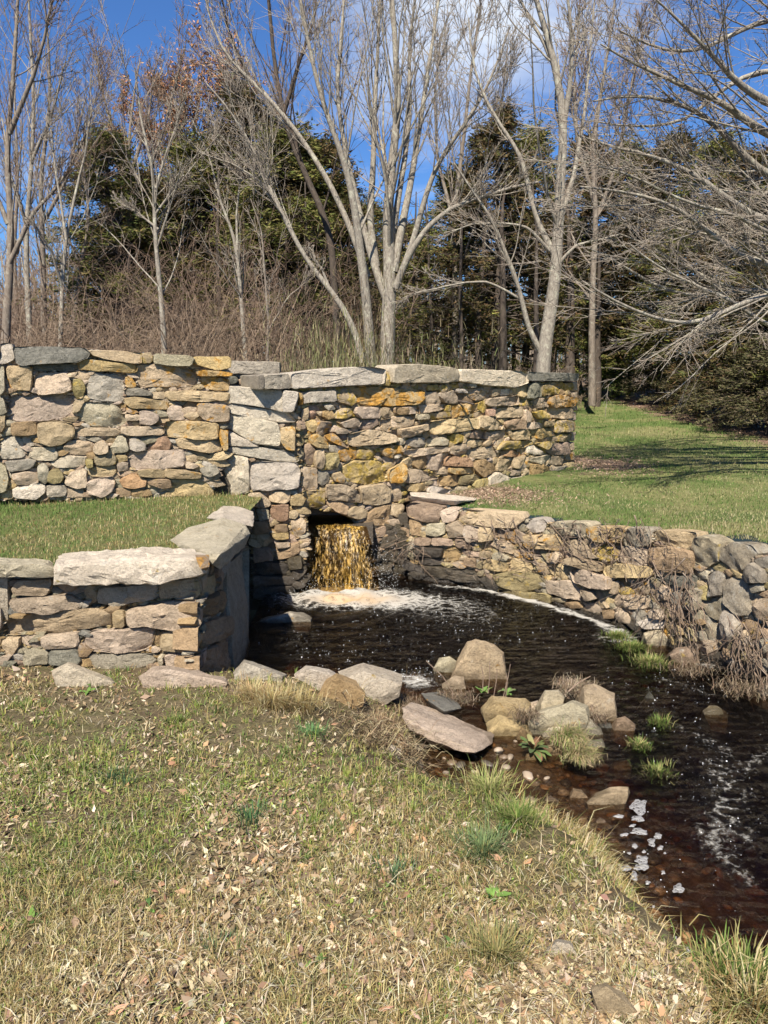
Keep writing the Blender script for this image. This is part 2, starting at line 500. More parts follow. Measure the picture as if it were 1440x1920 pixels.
def hull_rock(pts, seed=0, mat=None, rough=0.02, target=0.05, soft=1, cuts=0):
    c = sum(pts, Vector()) / len(pts)
    bm = bmesh.new()
    for p in pts: bm.verts.new(p - c)
    r = bmesh.ops.convex_hull(bm, input=bm.verts)
    bad = [e for e in set(r['geom_interior'] + r['geom_unused']) if isinstance(e, bmesh.types.BMVert) and e.is_valid]
    if bad: bmesh.ops.delete(bm, geom=bad, context='VERTS')
    size = max((p - c).length for p in pts); rs = random.Random(seed * 13 + 5)
    for _ in range(cuts):
        nv = Vector((rs.gauss(0, 1), rs.gauss(-.5, 1), rs.gauss(0.35, .8))).normalized()
        ext = max(v.co.dot(nv) for v in bm.verts)
        r = bmesh.ops.bisect_plane(bm, geom=bm.verts[:] + bm.edges[:] + bm.faces[:], plane_co=nv * ext * rs.uniform(.82, .94), plane_no=nv, clear_outer=True)
        be = [e for e in r['geom_cut'] if isinstance(e, bmesh.types.BMEdge)]
        if len(be) > 2: bmesh.ops.holes_fill(bm, edges=be, sides=0)
    bmesh.ops.triangulate(bm, faces=bm.faces)
    for _ in range(4):
        long = [e for e in bm.edges if e.calc_length() > target * 1.6]
        if not long or len(bm.faces) > 2600: break
        bmesh.ops.subdivide_edges(bm, edges=long, cuts=1, use_grid_fill=True)
        bmesh.ops.triangulate(bm, faces=bm.faces)
    for _ in range(soft):
        bmesh.ops.smooth_vert(bm, verts=bm.verts, factor=0.14, use_axis_x=True, use_axis_y=True, use_axis_z=True)
    so = Vector((seed * 3.1, seed * 1.7, -seed * 2.3))
    bm.normal_update()
    for v in bm.verts:
        q = v.co
        a = mnoise.noise(q * 6 + so) * 0.7 + (0.4 - abs(mnoise.noise(q * 9 + so))) * 1.5 + mnoise.noise(q * 24 + so) * 0.5 + mnoise.noise(q * 50 + so) * 0.25
        v.co = q + v.normal * a * rough
    bmesh.ops.recalc_face_normals(bm, faces=bm.faces)
    me = bpy.data.meshes.new('rock'); bm.to_mesh(me); bm.free()
    me.polygons.foreach_set('use_smooth', [True] * len(me.polygons))
    me.set_sharp_from_angle(angle=R(18))
    if mat: me.materials.append(mat)
    return me, c

def px_rock(poly, zb, thick=0.3, seed=0, mat=None, rough=0.018, lean=0.5, fwd=0.06, target=0.04, sink=0.1, extra=(), ydist=None):
    """a rock whose outline the photograph shows: its foot stands at height zb, and it is thick deep"""
    xs = [p[0] for p in poly]; ys = [p[1] for p in poly]
    yb, yt = max(ys), min(ys)
    foot = at_z(sum(xs) / len(xs), yb, zb)
    y0 = ydist if ydist is not None else foot.y
    # keep only the telling corners of the outline, so that the faces between them stay flat
    pl = list(poly)
    while len(pl) > 7:
        n = len(pl)
        ar = [abs((pl[i][0] - pl[i - 1][0]) * (pl[(i + 1) % n][1] - pl[i - 1][1]) - (pl[(i + 1) % n][0] - pl[i - 1][0]) * (pl[i][1] - pl[i - 1][1])) for i in range(n)]
        pl.pop(ar.index(min(ar)))
    cx, cy = sum(xs) / len(xs), sum(ys) / len(ys)
    rs = random.Random(seed * 7 + 1); P = []; tp = rs.uniform(.10, .26)
    for (x, y) in pl:
        f = (yb - y) / max(1, yb - yt)
        if f > 0.42:
            P.append(at_y(x, y, y0 + thick * (0.45 + 0.3 * rs.random())))
            P.append(at_y(cx + (x - cx) * 0.94, y + tp * (yb - yt) * rs.uniform(.7, 1.3), y0 + thick * (0.02 + 0.22 * f * rs.random())))
        else:
            P.append(at_y(x, y, y0 + thick * 0.06))
        bx, by = cx + (x - cx) * 0.80, cy + (y - cy) * 0.70 + (yb - cy) * 0.12
        P.append(at_y(bx, by, y0 + thick))
        if f < 0.45:
            q = at_y(cx + (x - cx) * 0.9, y, y0 + thick * 0.1); P.append(Vector((q.x, q.y, q.z - sink)))
            P.append(Vector((q.x * 0.98, q.y + thick * 0.7, q.z - sink)))
    for (x, y, dy) in extra: P.append(at_y(x, y, y0 + dy))
    return hull_rock(P, seed, mat, rough * .55, target, 0, 0)

# ---- the left high wall
FA = Face((-3.62, 6.88), (-1.50, 7.52))
LEFT = parse('''
w 0,70 60,72 78,130 72,155 30,175 0,178
d! 78,88 160,85 440,92 470,118 460,145 400,168 120,182 95,165
p! 480,105 620,108 742,118 738,170 700,172 560,150 500,130
y 742,125 800,118 810,150 800,170 740,168
g! 822,122 1000,135 1022,145 1005,188 900,185 820,172
q! 1025,140 1200,138 1218,150 1215,195 1150,212 1050,180 1022,165
d 180,180 400,178 425,200 400,215 190,212
q 425,160 480,152 715,182 712,215 690,220 470,210 425,205
q 720,185 740,178 880,180 1050,215 1055,270 1040,292 740,300 722,270
o 1062,240 1140,245 1215,260 1210,320 1080,305 1065,280
o 1040,205 1215,222 1210,240 1060,238
q 36,190 110,188 172,192 170,285 160,318 60,312 40,250
g 0,182 20,200 25,310 0,330
p 190,225 330,225 360,235 378,320 340,332 200,338 182,290
v 388,262 430,258 450,300 435,355 400,358 385,310
g 490,225 660,235 655,375 600,378 460,360 462,280
o 665,250 690,245 722,285 715,300 668,295
g 668,310 740,305 800,330 790,345 668,340
t 800,330 875,325 870,360 810,358
q 665,360 720,350 880,378 885,418 700,408 665,385
p 885,322 1050,320 1205,330 1200,368 1050,375 900,368 882,345
p 28,345 330,338 388,345 385,430 340,465 240,480 80,485 45,470 45,390
g 0,350 20,365 36,430 0,440
t 0,442 25,445 22,510 0,535
t 392,375 430,365 445,375 415,430 385,432
g 440,380 600,385 665,440 668,490 640,515 480,508 402,480 400,455
o 668,400 700,410 730,430 700,440 668,425
p 890,410 930,385 960,400 982,475 900,472 885,440
q 1045,390 1090,385 1210,400 1212,478 1130,485 1075,470 1050,440
p 740,425 800,430 840,450 835,480 800,500 742,490
t 668,445 735,445 735,475 668,475
t 650,510 860,505 865,535 850,550 680,555 650,540
t 405,512 600,520 640,535 600,558 420,558 402,540
q 885,480 1000,480 1150,490 1150,572 1060,578 880,560 870,520
o 1155,520 1180,515 1205,530 1205,625 1185,635 1170,600
b 65,490 180,482 195,510 195,548 70,552
t 205,490 280,478 380,490 390,530 385,570 320,605 260,615 210,590 200,540
g 0,560 100,562 128,590 132,660 110,675 0,680
w 115,560 175,570 185,605 150,615 120,590
p 360,590 400,580 490,595 490,640 460,662 360,655 335,625
t 500,600 545,580 575,610 570,645 520,655 495,640
g 590,610 625,560 665,570 680,620 670,642 600,648 582,630
w 690,575 720,565 770,600 770,632 720,638 688,625
r 780,610 850,562 890,565 905,600 895,630 790,630
p 925,570 1050,565 1170,590 1170,630 1130,648 960,625
w 160,620 280,620 308,665 290,685 190,690 152,665
w 262,700 350,665 450,670 448,710 400,722 290,725
v 500,670 560,658 612,665 610,705 580,715 505,710
p 680,650 800,635 960,630 978,680 975,715 900,728 720,738 685,730
g 30,695 150,682 185,690 175,720 120,740 50,740
g 0,705 25,720 45,790 30,845 0,855
g 200,720 230,700 255,725 258,780 240,808 205,790
v 262,745 310,732 335,770 325,800 280,812 252,795
p 65,760 150,745 200,760 200,800 150,815 90,815
t 345,795 370,755 440,728 460,750 455,830 400,835 350,820
t 470,740 530,715 610,718 612,750 590,775 480,772
t 735,740 870,732 872,778 800,775 740,770
q 880,732 960,735 1060,755 1062,782 900,782 878,770
p 462,800 590,770 605,800 595,850 540,880 480,870 460,850
r 635,795 700,755 770,790 770,825 700,835 650,825
b 775,785 900,790 900,830 850,835 790,812
t 890,830 950,790 1060,785 1120,830 1130,880 900,880
w 70,840 180,800 238,820 235,860 190,890 80,885
w 245,820 340,820 355,850 340,880 250,880
t 360,830 440,835 445,880 360,880
t 615,660 670,662 675,690 620,700
t 985,690 1050,715 1030,728 985,725
v 455,680 490,685 490,720 462,725
v 1000,640 1080,650 1140,680 1120,695 1040,680
g 1060,730 1140,710 1160,750 1110,775 1070,760
t 620,705 675,700 672,740 625,745
b 610,838 690,840 690,880 612,885
b 700,842 790,845 800,875 700,880
''', 0, 620, 2.8229)
# the wall runs on beyond the left edge of the picture
for (c, a) in list(LEFT):
    pass
left_wall = empty('stone_wall', (-2.5, 7.2, 0.3), 'long high stone wall on the left above the small grass terrace, topped with grey capstones', 'wall')
build_wall(left_wall, [(9999, FA)], LEFT, {0: [(0, 652), (150, 655), (428, 674), (432, 735), (424, 860), (398, 935), (200, 942), (0, 940)]}, 3)
extra = []
rs = random.Random(8)
for row, (ya, yb, w) in enumerate(((648, 676, 120), (680, 735, 95), (738, 792, 110), (796, 845, 80), (850, 890, 70), (893, 940, 85))):
    x = -4
    while x > -330:
        ww = w * rs.uniform(0.6, 1.3)
        extra.append((('g!' if row == 0 else rs.choice('ptgqwb')), [(x, ya + rs.uniform(0, 5)), (x, yb - rs.uniform(0, 4)), (x - ww * .5, yb), (x - ww + 4, yb - rs.uniform(0, 5)), (x - ww + 4, ya + rs.uniform(0, 6)), (x - ww * .5, ya)]))
        x -= ww
build_wall(left_wall, [(9999, FA)], extra, {0: [(-330, 652), (0, 652), (0, 940), (-330, 940)]}, 4)
ua, _ = FA.uv(-330, 700); ub, _ = FA.uv(426, 700)
core_box(left_wall, FA, uv=[(ua, 0.1), (ub, 0.1), (ub, 1.60), (ua, 1.66)], w1=-0.6)

# ---- the pier between the walls, above the outfall
FP = Face((-1.80, 7.585), (-0.93, 7.60))
PIER = parse('''
s! 110,302 300,317 460,332 468,470 330,440 100,410
s! 474,335 555,342 572,352 570,385 545,472 474,470
s- 110,420 330,455 490,475 545,540 430,540 200,500 110,480
s- 108,488 430,548 452,640 440,700 280,690 105,580
q 455,590 550,570 552,735 500,735 458,680
w 108,600 170,640 300,690 300,710 110,705
g- 110,720 300,715 470,740 560,770 560,812 400,805 170,765 115,755
w 70,775 230,785 240,850 240,1020 150,1035 65,1020 60,880
w 250,812 560,820 580,870 580,980 540,1000 260,1010 245,900
p 380,1012 520,1010 515,1080 490,1095 385,1080 375,1050
t 240,1030 310,1020 380,1080 385,1110 330,1125 280,1115
q 80,1050 240,1045 270,1085 265,1120 100,1110
r 385,1110 500,1100 510,1140 500,1205 460,1218 390,1195
q 530,1040 590,1035 620,1075 600,1110 520,1105
t 515,1150 560,1145 575,1175 550,1200 512,1190
g 290,1130 370,1130 375,1200 310,1210
q 520,1215 600,1195 625,1230 620,1290 560,1340 530,1260
w -5,900 55,890 58,1020 -5,1040
w 0,1045 70,1045 80,1080 0,1085
''', 400, 640, 3.6) + parse('''
q 310,175 400,170 405,200 340,205
b 330,130 395,128 402,165 340,168
t 230,185 300,178 320,215 290,245 240,240
q 340,225 410,222 412,245 350,250
b 330,260 460,225 465,280 430,300 340,318
b 210,110 290,105 300,170 220,180
b 215,250 300,255 320,320 220,330
m 215,335 330,330 400,345 400,400 220,400
m 400,310 470,300 480,360 410,370
m 215,405 300,405 420,410 430,450 220,460
m 215,465 420,460 440,520 220,530
''', 400, 940, 2.88)
pier = empty('stone_pier', (-1.3, 7.8, -0.6), 'pier of big squared blocks between the two high walls, just left of the waterfall', 'pier')
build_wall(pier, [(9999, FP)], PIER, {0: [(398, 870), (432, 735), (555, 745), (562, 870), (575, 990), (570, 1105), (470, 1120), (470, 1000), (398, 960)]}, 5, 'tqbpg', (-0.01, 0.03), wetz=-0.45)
core_box(pier, FP, [(400, 935), (432, 860), (432, 732), (553, 742), (556, 1000), (560, 1150), (400, 1150)], w1=-1.0)

# ---- the concrete block and the short wall behind the pier
FB = Face((-2.2, 9.6), (-1.0, 9.6))
back = empty('concrete_block', (-1.6, 9.7, 1.2), 'plain tan concrete block standing behind the pier at the end of the left wall', 'block')
BK = parse('''
c! 60,133 435,141 436,222 60,216
''', 400, 640, 3.6)
build_wall(back, [(9999, FB)], BK, {}, 21)
BK2 = parse('''
d 60,240 150,238 165,262 150,285 60,290
b 170,240 230,245 240,270 225,300 165,290
g 100,292 165,295 160,320 100,320
b 235,265 290,262 295,312 240,310
g 160,222 330,226 330,240 170,238
g 245,243 320,243 320,258 250,258
''', 400, 640, 3.6)
back2 = empty('stone_wall', (-1.6, 9.7, 0.9), 'short low wall of dark small stones under the tan concrete block', 'wall')
build_wall(back2, [(9999, FB)], BK2, {0: [(410, 703), (490, 703), (490, 740), (410, 740)]}, 22, 'dgb')
core_box(back2, FB, [(400, 704), (520, 704), (520, 860), (400, 860)], w1=-0.35)

# ---- the right high wall, in two runs that meet above the outfall
FD1 = Face((-0.93, 7.62), (0.25, 8.47))
FD2 = Face((0.25, 8.47), (2.78, 10.72))
CAPS = parse('''
s! 520,217 880,177 1060,172 1155,190 1140,285 1000,295 530,320
y 1150,205 1190,200 1200,300 1145,295
w! 1205,185 1240,157 1380,154 1560,170 1640,190 1640,268 1560,280 1205,280
''', 400, 640, 3.6)
CAPS += parse('''
w! 428,115 880,130 892,142 892,205 880,215 800,238 600,225 430,197
d! 897,135 1230,145 1226,190 1200,195 900,195
''', 740, 660, 3.6)
CAPS += parse('''
c! 292,232 330,228 330,320 300,320
s! 334,228 500,216 515,320 334,320
''', 400, 640, 3.6)
RIGHT = parse('''
s- 600,345 815,335 820,405 605,415
o 570,350 598,360 600,415 575,425
y 820,310 870,305 935,330 960,400 940,435 850,410 820,380
o 960,320 1050,305 1290,320 1430,330 1435,390 1390,425 1180,440 1000,425 945,390
r 650,435 700,430 730,460 690,525 650,510
g 745,430 800,425 820,455 770,465
t 600,470 645,450 640,525 600,540
b 740,475 800,468 810,515 770,525 745,505
y 810,480 880,455 960,450 970,500 880,520 820,520
p 965,445 1120,450 1120,515 1000,520 960,480
p 1130,450 1225,450 1240,500 1170,522 1135,500
b 1235,450 1380,445 1385,490 1260,495 1235,480
b 560,540 610,530 615,590 560,590
q 620,545 690,530 710,570 680,620 640,600 620,570
q 715,540 800,545 800,580 760,625 705,630 700,590
t 865,550 960,520 1000,530 980,580 880,580
b 990,540 1110,525 1120,560 1060,600 990,590
p 1140,530 1330,505 1355,520 1350,565 1250,585 1140,580
t 825,600 860,585 905,600 895,620 830,622
v 550,600 600,590 625,650 600,710 555,710
q 650,650 700,625 740,660 775,690 770,720 700,715 660,690
o 760,640 820,625 850,660 905,700 900,715 850,700 780,670
t 920,625 1050,600 1160,610 1230,640 1245,670 1150,690 1000,705 925,700 915,660
v 550,730 600,715 615,740 610,820 560,800
b 620,700 660,690 690,730 690,830 640,840 618,800
t 690,745 745,720 750,800 740,860 700,850 685,790
v 755,760 830,755 845,800 830,860 770,865 750,820
w 780,705 840,705 845,750 790,745
o 850,740 960,705 990,740 980,790 900,810 850,800
y 985,735 1110,740 1125,790 1050,800 980,790
o 1125,720 1200,700 1275,705 1280,770 1240,795 1150,770
y 880,850 950,810 1150,810 1190,870 1180,940 1050,970 930,950 885,910
o 1190,870 1280,820 1295,850 1290,920 1270,955 1195,950
q 590,845 700,860 705,940 700,1000 620,1000 580,930
g 710,870 790,870 795,945 740,980 710,960
q 805,900 860,880 890,920 880,960 820,940
y 580,1010 700,1005 760,1010 760,1120 640,1110 590,1060
t 770,965 900,972 980,1010 1000,1090 900,1080 770,1062
t 990,980 1160,960 1200,1000 1190,1080 1100,1110 1010,1090
b 770,1070 860,1075 915,1110 890,1170 830,1150 780,1110
t 890,1150 960,1115 1040,1140 1035,1185 980,1205 900,1180
b 1040,1170 1110,1110 1190,1095 1195,1190 1160,1240 1050,1250 1020,1240
t 1200,1100 1285,1100 1285,1170 1230,1190 1200,1170
q 1175,1210 1240,1190 1290,1220 1270,1255 1180,1260
p 1210,990 1260,960 1280,975 1275,1080 1215,1085
t 1245,600 1200,590 1225,575 1260,590
w 1250,660 1290,650 1292,690 1255,700
''', 400, 640, 3.6)
RIGHT += parse('''
y 232,228 300,225 300,255 235,260
y 305,225 360,228 385,260 310,268
y 385,220 445,222 445,245 390,250
w 500,215 540,210 545,235 505,240
t 305,275 420,260 432,300 430,350 345,345 310,310
t 220,275 290,270 325,340 310,352 225,350
w 420,250 480,252 485,275 425,275
q 490,250 600,240 635,290 620,320 560,330 490,300
b 440,278 487,275 490,315 555,325 555,338 440,325
t 660,255 720,245 715,290 660,300
w 722,255 785,250 785,290 722,292
t 790,250 850,240 910,220 912,290 870,305 830,290
d 920,210 985,208 990,300 930,312 905,310
y 992,225 1060,225 1110,255 1100,285 1000,290
y 1120,215 1220,208 1225,245 1200,262 1130,258
t 640,315 830,295 835,350 780,360 640,365 625,345
y 838,325 940,320 938,360 840,362
t 955,318 1045,310 1050,370 960,380 950,350
o 1055,310 1110,290 1235,310 1235,330 1200,370 1070,375 1050,345
p 10,375 165,370 150,415 20,422
p 175,360 345,352 350,375 310,395 180,412
y 355,362 385,362 380,400 350,395
o 392,360 580,345 585,390 540,410 400,448 390,420
y 245,415 385,405 385,435 250,450
w 145,420 220,420 225,450 150,455
p 0,435 125,430 130,480 60,500 0,505
t 690,385 860,370 875,385 868,440 690,442 680,425
r 625,390 680,385 670,430 628,430
p 880,400 905,380 935,420 930,470 885,475
y 940,410 1000,395 1040,430 1035,445 970,450
q 1045,380 1205,380 1210,440 1170,450 1045,445
p 30,520 215,490 220,525 110,570 50,578
t 240,470 380,455 560,450 565,515 480,530 270,555 238,540
t 570,440 650,430 735,490 725,522 600,525 560,500
b 750,475 800,455 865,455 870,515 800,525 755,510
t 872,480 990,475 1000,510 930,520 880,518
t 1010,470 1070,465 1070,495 1015,505
y 1080,460 1190,462 1195,535 1085,545
w 80,600 130,580 210,575 210,630 150,645 80,625
w 225,590 330,575 365,600 350,625 230,635
y 375,570 400,550 465,560 460,605 385,625 372,600
b 500,570 540,530 615,540 610,585 520,580
p 620,545 770,530 770,585 650,598 615,590
t 780,560 850,522 905,530 910,590 800,590
q 915,530 1000,515 1070,520 1065,565 1000,585 930,575
y 1080,565 1200,550 1195,590 1140,605 1060,595
t 75,665 200,650 355,640 355,670 230,690 120,705 75,690
t 370,660 400,630 490,620 492,695 430,700 372,685
t 500,595 620,600 618,630 530,645 495,630
t 505,655 680,640 705,690 700,710 520,722 502,700
y 700,660 740,605 925,600 930,620 870,645 760,660
r 730,670 845,665 850,705 735,705
w 900,640 940,625 1018,680 1000,695 905,685
b 1062,625 1180,610 1185,690 1060,695 1025,665
y 950,618 1050,604 1058,622 1020,656
b 130,715 220,700 235,745 220,790 160,790 130,765
p 240,710 320,685 332,700 330,790 260,800 228,785
r 345,740 370,705 500,715 518,740 515,775 400,770 340,765
b 530,745 610,725 680,775 680,800 600,845 560,820 525,770
t 695,770 705,722 800,735 805,780 730,805 690,800
p 805,720 895,700 880,740 840,790 810,780
w 910,720 1050,695 1048,740 1030,765 930,740
t 1060,710 1185,705 1190,750 1130,765 1055,762
t 80,800 180,795 300,840 300,855 200,875 90,885 75,850
p 280,800 350,778 368,800 365,825 290,825
q 370,785 520,785 530,820 400,822 372,810
b 310,850 430,828 440,895 400,905 315,905
v 440,840 545,825 570,860 540,885 445,900
v 525,890 560,865 620,850 622,905 570,925 530,910
w 630,850 690,810 765,840 770,890 720,960 640,950 625,900
b 925,760 1000,755 1065,790 1060,820 1000,838 940,835
g 1095,780 1165,770 1168,820 1120,832 1090,810
t 780,800 860,800 850,830 790,835
g 785,850 890,840 900,870 880,915 800,915
d 1030,845 1100,830 1170,835 1170,875 1030,890
q 75,905 195,885 200,930 150,945 90,935
w 240,920 270,905 365,930 350,955 230,948
v 380,920 480,910 560,940 550,980 400,975
t 890,780 925,800 930,835 870,835
g 0,640 50,635 55,700 20,715 0,715
t 195,905 225,900 225,940 200,940
g 905,850 950,848 955,890 905,895
''', 740, 660, 3.6)
right_wall = empty('stone_wall', (1.0, 9.2, 0), 'high yellow-lichened stone wall behind the pool, receding right under long pale capstones', 'wall')
build_wall(right_wall, [(757, FD1), (9999, FD2)], RIGHT, {
    0: [(556, 726), (760, 718), (760, 985), (700, 990), (640, 962), (560, 950), (552, 860)],
    1: [(757, 716), (990, 716), (1076, 716), (1072, 800), (1066, 905), (930, 925), (760, 945)]}, 6, 'tybqvp', (-0.025, 0.04), (0.05, 0.012))
build_wall(right_wall, [(757, FD1), (9999, FD2)], CAPS, {}, 7, fr=(0.0, 0.015), grow=0.003)
core_box(right_wall, FD1, uv=[(0.02, -0.05), (FD1.len + 0.1, -0.1), (FD1.len + 0.1, 1.33), (0.02, 1.31)], w1=-0.6)
core_box(right_wall, FD2, uv=[(-0.1, -0.15), (FD2.len - 0.06, -0.15), (FD2.len - 0.06, 1.29), (-0.1, 1.33)], w1=-0.6)
# the far end of the wall, turned away from the pool
FE = Face((2.76, 10.74), (2.42, 11.14))
endst = []
for k in range(9):
    z0 = 0.02 + k * 0.142
    endst.append([(0.0, z0), (0.26, z0 + 0.005), (0.26, z0 + 0.125), (0.0, z0 + 0.13)])
    endst.append([(0.28, z0), (0.52, z0), (0.52, z0 + 0.12), (0.28, z0 + 0.125)])
for k, p in enumerate(endst):
    me, cc = stone_mesh(FE, p, 0.2, 0.0, 900 + k, STONE['tyqbpg'[k % 6]])
    link('stone', me, right_wall, cc)

# ---- culvert mouth under the right wall: the dark recess the water falls from
culvert = empty('culvert', (-0.3, 8.4, -0.2), 'dark culvert mouth under the right wall that the stream pours out of', 'culvert')
def boxm(name, lo, hi, mat, root, kind=None):
    x0, y0, z0 = lo; x1, y1, z1 = hi
    V = [(x, y, z) for z in (z0, z1) for y in (y0, y1) for x in (x0, x1)]
    F = [(0, 2, 3, 1), (4, 5, 7, 6), (0, 1, 5, 4), (2, 6, 7, 3), (0, 4, 6, 2), (1, 3, 7, 5)]
    me = bpy.data.meshes.new(name); me.from_pydata(V, [], F); me.materials.append(mat)
    return link(name, me, root, (0, 0, 0))
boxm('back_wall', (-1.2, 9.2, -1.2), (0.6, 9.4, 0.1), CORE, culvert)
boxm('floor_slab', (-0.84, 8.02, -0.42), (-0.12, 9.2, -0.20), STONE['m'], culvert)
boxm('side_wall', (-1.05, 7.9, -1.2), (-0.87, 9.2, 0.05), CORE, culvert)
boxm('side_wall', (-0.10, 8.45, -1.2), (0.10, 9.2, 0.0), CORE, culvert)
FL = Face((-0.93, 7.98), (0.30, 8.30))
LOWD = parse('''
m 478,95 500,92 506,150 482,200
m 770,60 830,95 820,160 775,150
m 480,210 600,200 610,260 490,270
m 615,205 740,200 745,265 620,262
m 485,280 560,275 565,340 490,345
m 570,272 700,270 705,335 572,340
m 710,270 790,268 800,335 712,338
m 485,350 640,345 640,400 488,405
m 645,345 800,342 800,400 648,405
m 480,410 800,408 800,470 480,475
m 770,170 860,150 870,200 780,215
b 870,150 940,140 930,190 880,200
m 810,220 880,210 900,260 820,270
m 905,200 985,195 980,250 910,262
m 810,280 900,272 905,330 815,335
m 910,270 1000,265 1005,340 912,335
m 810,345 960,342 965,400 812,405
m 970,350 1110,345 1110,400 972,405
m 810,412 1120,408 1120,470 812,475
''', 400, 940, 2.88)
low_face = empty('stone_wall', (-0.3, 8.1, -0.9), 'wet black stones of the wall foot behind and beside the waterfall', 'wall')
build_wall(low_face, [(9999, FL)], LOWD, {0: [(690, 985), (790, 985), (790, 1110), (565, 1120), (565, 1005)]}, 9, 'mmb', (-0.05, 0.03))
core_box(low_face, FL, uv=[(0.0, -1.25), (FL.len, -1.25), (FL.len, -0.15), (0.78, -0.15), (0.78, -0.24), (0.0, -0.24)], w0=-0.1, w1=-0.35)

# ---- the low curved wall that holds up the right lawn
WZ = -0.85
bp = [(765, 1086), (905, 1103), (1030, 1130), (1150, 1172), (1300, 1232), (1445, 1300)]
W3 = [at_z(x, y, WZ) for x, y in bp]
W3.append(W3[-1] + (W3[-1] - W3[-2]) * 2.2)
LF = [Face(W3[i][:2], W3[i + 1][:2]) for i in range(len(W3) - 1)]
lims = [b[0] for b in bp[1:]] + [9999]
LFACES = list(zip(lims, LF))
LOW = parse('''
b 80,1030 120,1015 330,1055 300,1090 290,1150 200,1150 90,1110
p 300,1080 350,1062 430,1070 400,1140 320,1155
t- 425,1105 480,1065 850,1090 870,1130 800,1190 680,1185 460,1150
''', 740, 660, 3.6) + parse('''
w 215,165 250,145 310,148 330,170 320,205 260,210 215,195
w 340,180 380,155 530,158 550,175 535,232 350,215 325,200
q 540,185 600,178 710,190 700,260 600,255 540,240
l 715,215 750,185 840,190 845,270 800,280 720,270
p 850,215 900,200 1060,215 1065,280 1000,295 930,275 850,245
l 1060,240 1110,222 1190,260 1185,350 1120,390 1060,350 1050,290
l 1190,290 1250,262 1340,275 1370,320 1300,410 1230,390 1185,340
g 1360,345 1440,330 1470,345 1460,400 1380,375
l 1315,430 1350,360 1420,400 1420,460 1330,460
t 0,180 60,190 65,245 0,255
q 70,195 160,190 215,215 215,250 170,270 80,250
q 220,225 390,220 410,270 400,300 230,285 215,260
t 420,255 520,245 535,290 600,340 500,330 430,300
y 545,270 600,260 670,290 665,350 620,360 570,320
t 675,275 830,290 835,375 760,378 675,350
b 840,285 930,280 1060,310 1050,415 950,410 840,375
q 40,265 130,255 165,290 160,318 100,300
t 0,305 55,305 60,335 0,340
g 65,315 100,308 138,335 130,350 65,345
q 195,295 300,295 308,340 240,345 200,320
q 330,320 380,305 400,340 390,365 335,355
p 440,335 500,330 610,365 605,400 540,400 440,360
t 635,375 700,365 850,385 855,420 830,435 640,430 625,405
t 0,345 110,350 130,360 130,405 60,400 0,385
t 140,345 240,342 260,380 250,410 140,405 135,370
q 270,365 325,375 335,425 280,415
t 330,365 400,370 440,400 440,450 400,445 340,415
p 455,400 520,395 650,435 650,490 560,485 470,455
v 60,425 130,408 250,412 320,440 300,490 220,510 90,480
t 330,450 450,455 505,500 500,550 430,540 330,510
t 505,500 560,505 580,540 530,552
q 590,500 720,515 845,540 840,590 760,595 600,560
t 650,460 690,455 680,515 648,510
y 690,490 730,480 760,515 700,520
q 730,470 760,452 860,455 865,500 840,535 780,530
q 880,500 910,475 955,495 945,545 890,550
v 100,492 340,524 340,565 230,550 100,525
v 345,535 410,545 415,560 350,555
b 400,565 470,560 500,590 410,590
t 670,620 700,590 750,640 745,665 680,660
t 500,560 560,565 600,595 590,620 500,600
w 790,660 850,635 915,660 905,690 820,690
t 850,600 910,590 920,640 850,632
d 870,430 1060,430 1060,488 950,470
g 945,520 1000,500 1015,560 960,570
l 1015,530 1060,490 1110,500 1100,590 1030,595
g 1075,405 1120,400 1130,440 1080,445
l 1130,430 1170,405 1215,430 1200,520 1140,530
l 1210,450 1250,435 1320,450 1350,520 1340,620 1280,630 1215,560
g 1350,475 1400,465 1410,500 1360,510
q 1345,530 1380,500 1390,560 1345,640
q 1360,600 1400,540 1450,545 1450,655 1390,640
l 1110,550 1200,530 1215,600 1180,650 1120,620
l 1095,640 1130,625 1190,690 1185,755 1140,750 1100,700
l 1215,600 1270,620 1285,700 1240,760 1200,720 1195,650
t 1280,720 1330,700 1350,750 1320,790 1290,770
g 1350,760 1420,740 1450,800 1380,830
b 1320,650 1380,660 1390,740 1340,740
v 1250,760 1300,790 1340,850 1320,870 1260,830
b 600,600 660,600 660,640 610,640
b 950,580 1010,575 1020,640 960,640
g 1030,600 1090,600 1090,660 1040,680
b 1210,780 1250,830 1240,870 1190,840
g 1360,850 1450,840 1450,910 1390,900
''', 900, 920, 2.6667) + parse('''
b 1050,105 1120,100 1120,190 1060,185
g 1150,125 1245,120 1250,175 1200,190 1150,180
t 1255,130 1320,105 1350,140 1345,190 1270,195
t 1350,130 1438,140 1438,215 1370,215 1350,180
b 1085,200 1170,200 1165,240 1080,235
b 1180,200 1280,205 1290,240 1180,240
b 1300,205 1380,218 1400,260 1310,250
b 1240,255 1330,260 1330,320 1250,330
m 1080,250 1230,255 1225,300 1085,300
m 1130,350 1430,378 1435,450 1380,445 1130,400
m 1085,305 1230,310 1235,345 1090,340
b 1340,268 1440,280 1440,300 1345,300
b 1355,310 1410,310 1410,360 1350,345
''', 400, 940, 2.88)
rs = random.Random(31)
for row in range(5):                       # the wall runs on past the right edge of the picture
    for kx in range(4):
        x0 = 1448 + kx * 62 + rs.uniform(0, 10); y0 = 1052 + row * 50 + kx * 22
        LOW.append((rs.choice('lgtl'), [(x0, y0), (x0 + 50, y0 + 14), (x0 + 52, y0 + 52), (x0 + 20, y0 + 52), (x0, y0 + 40)]))
low_wall = empty('retaining_wall', (1.6, 7.1, -0.8), 'low curved retaining wall of rough stones holding up the right lawn above the pool', 'wall')
regs = {}
xs = [b[0] for b in bp]
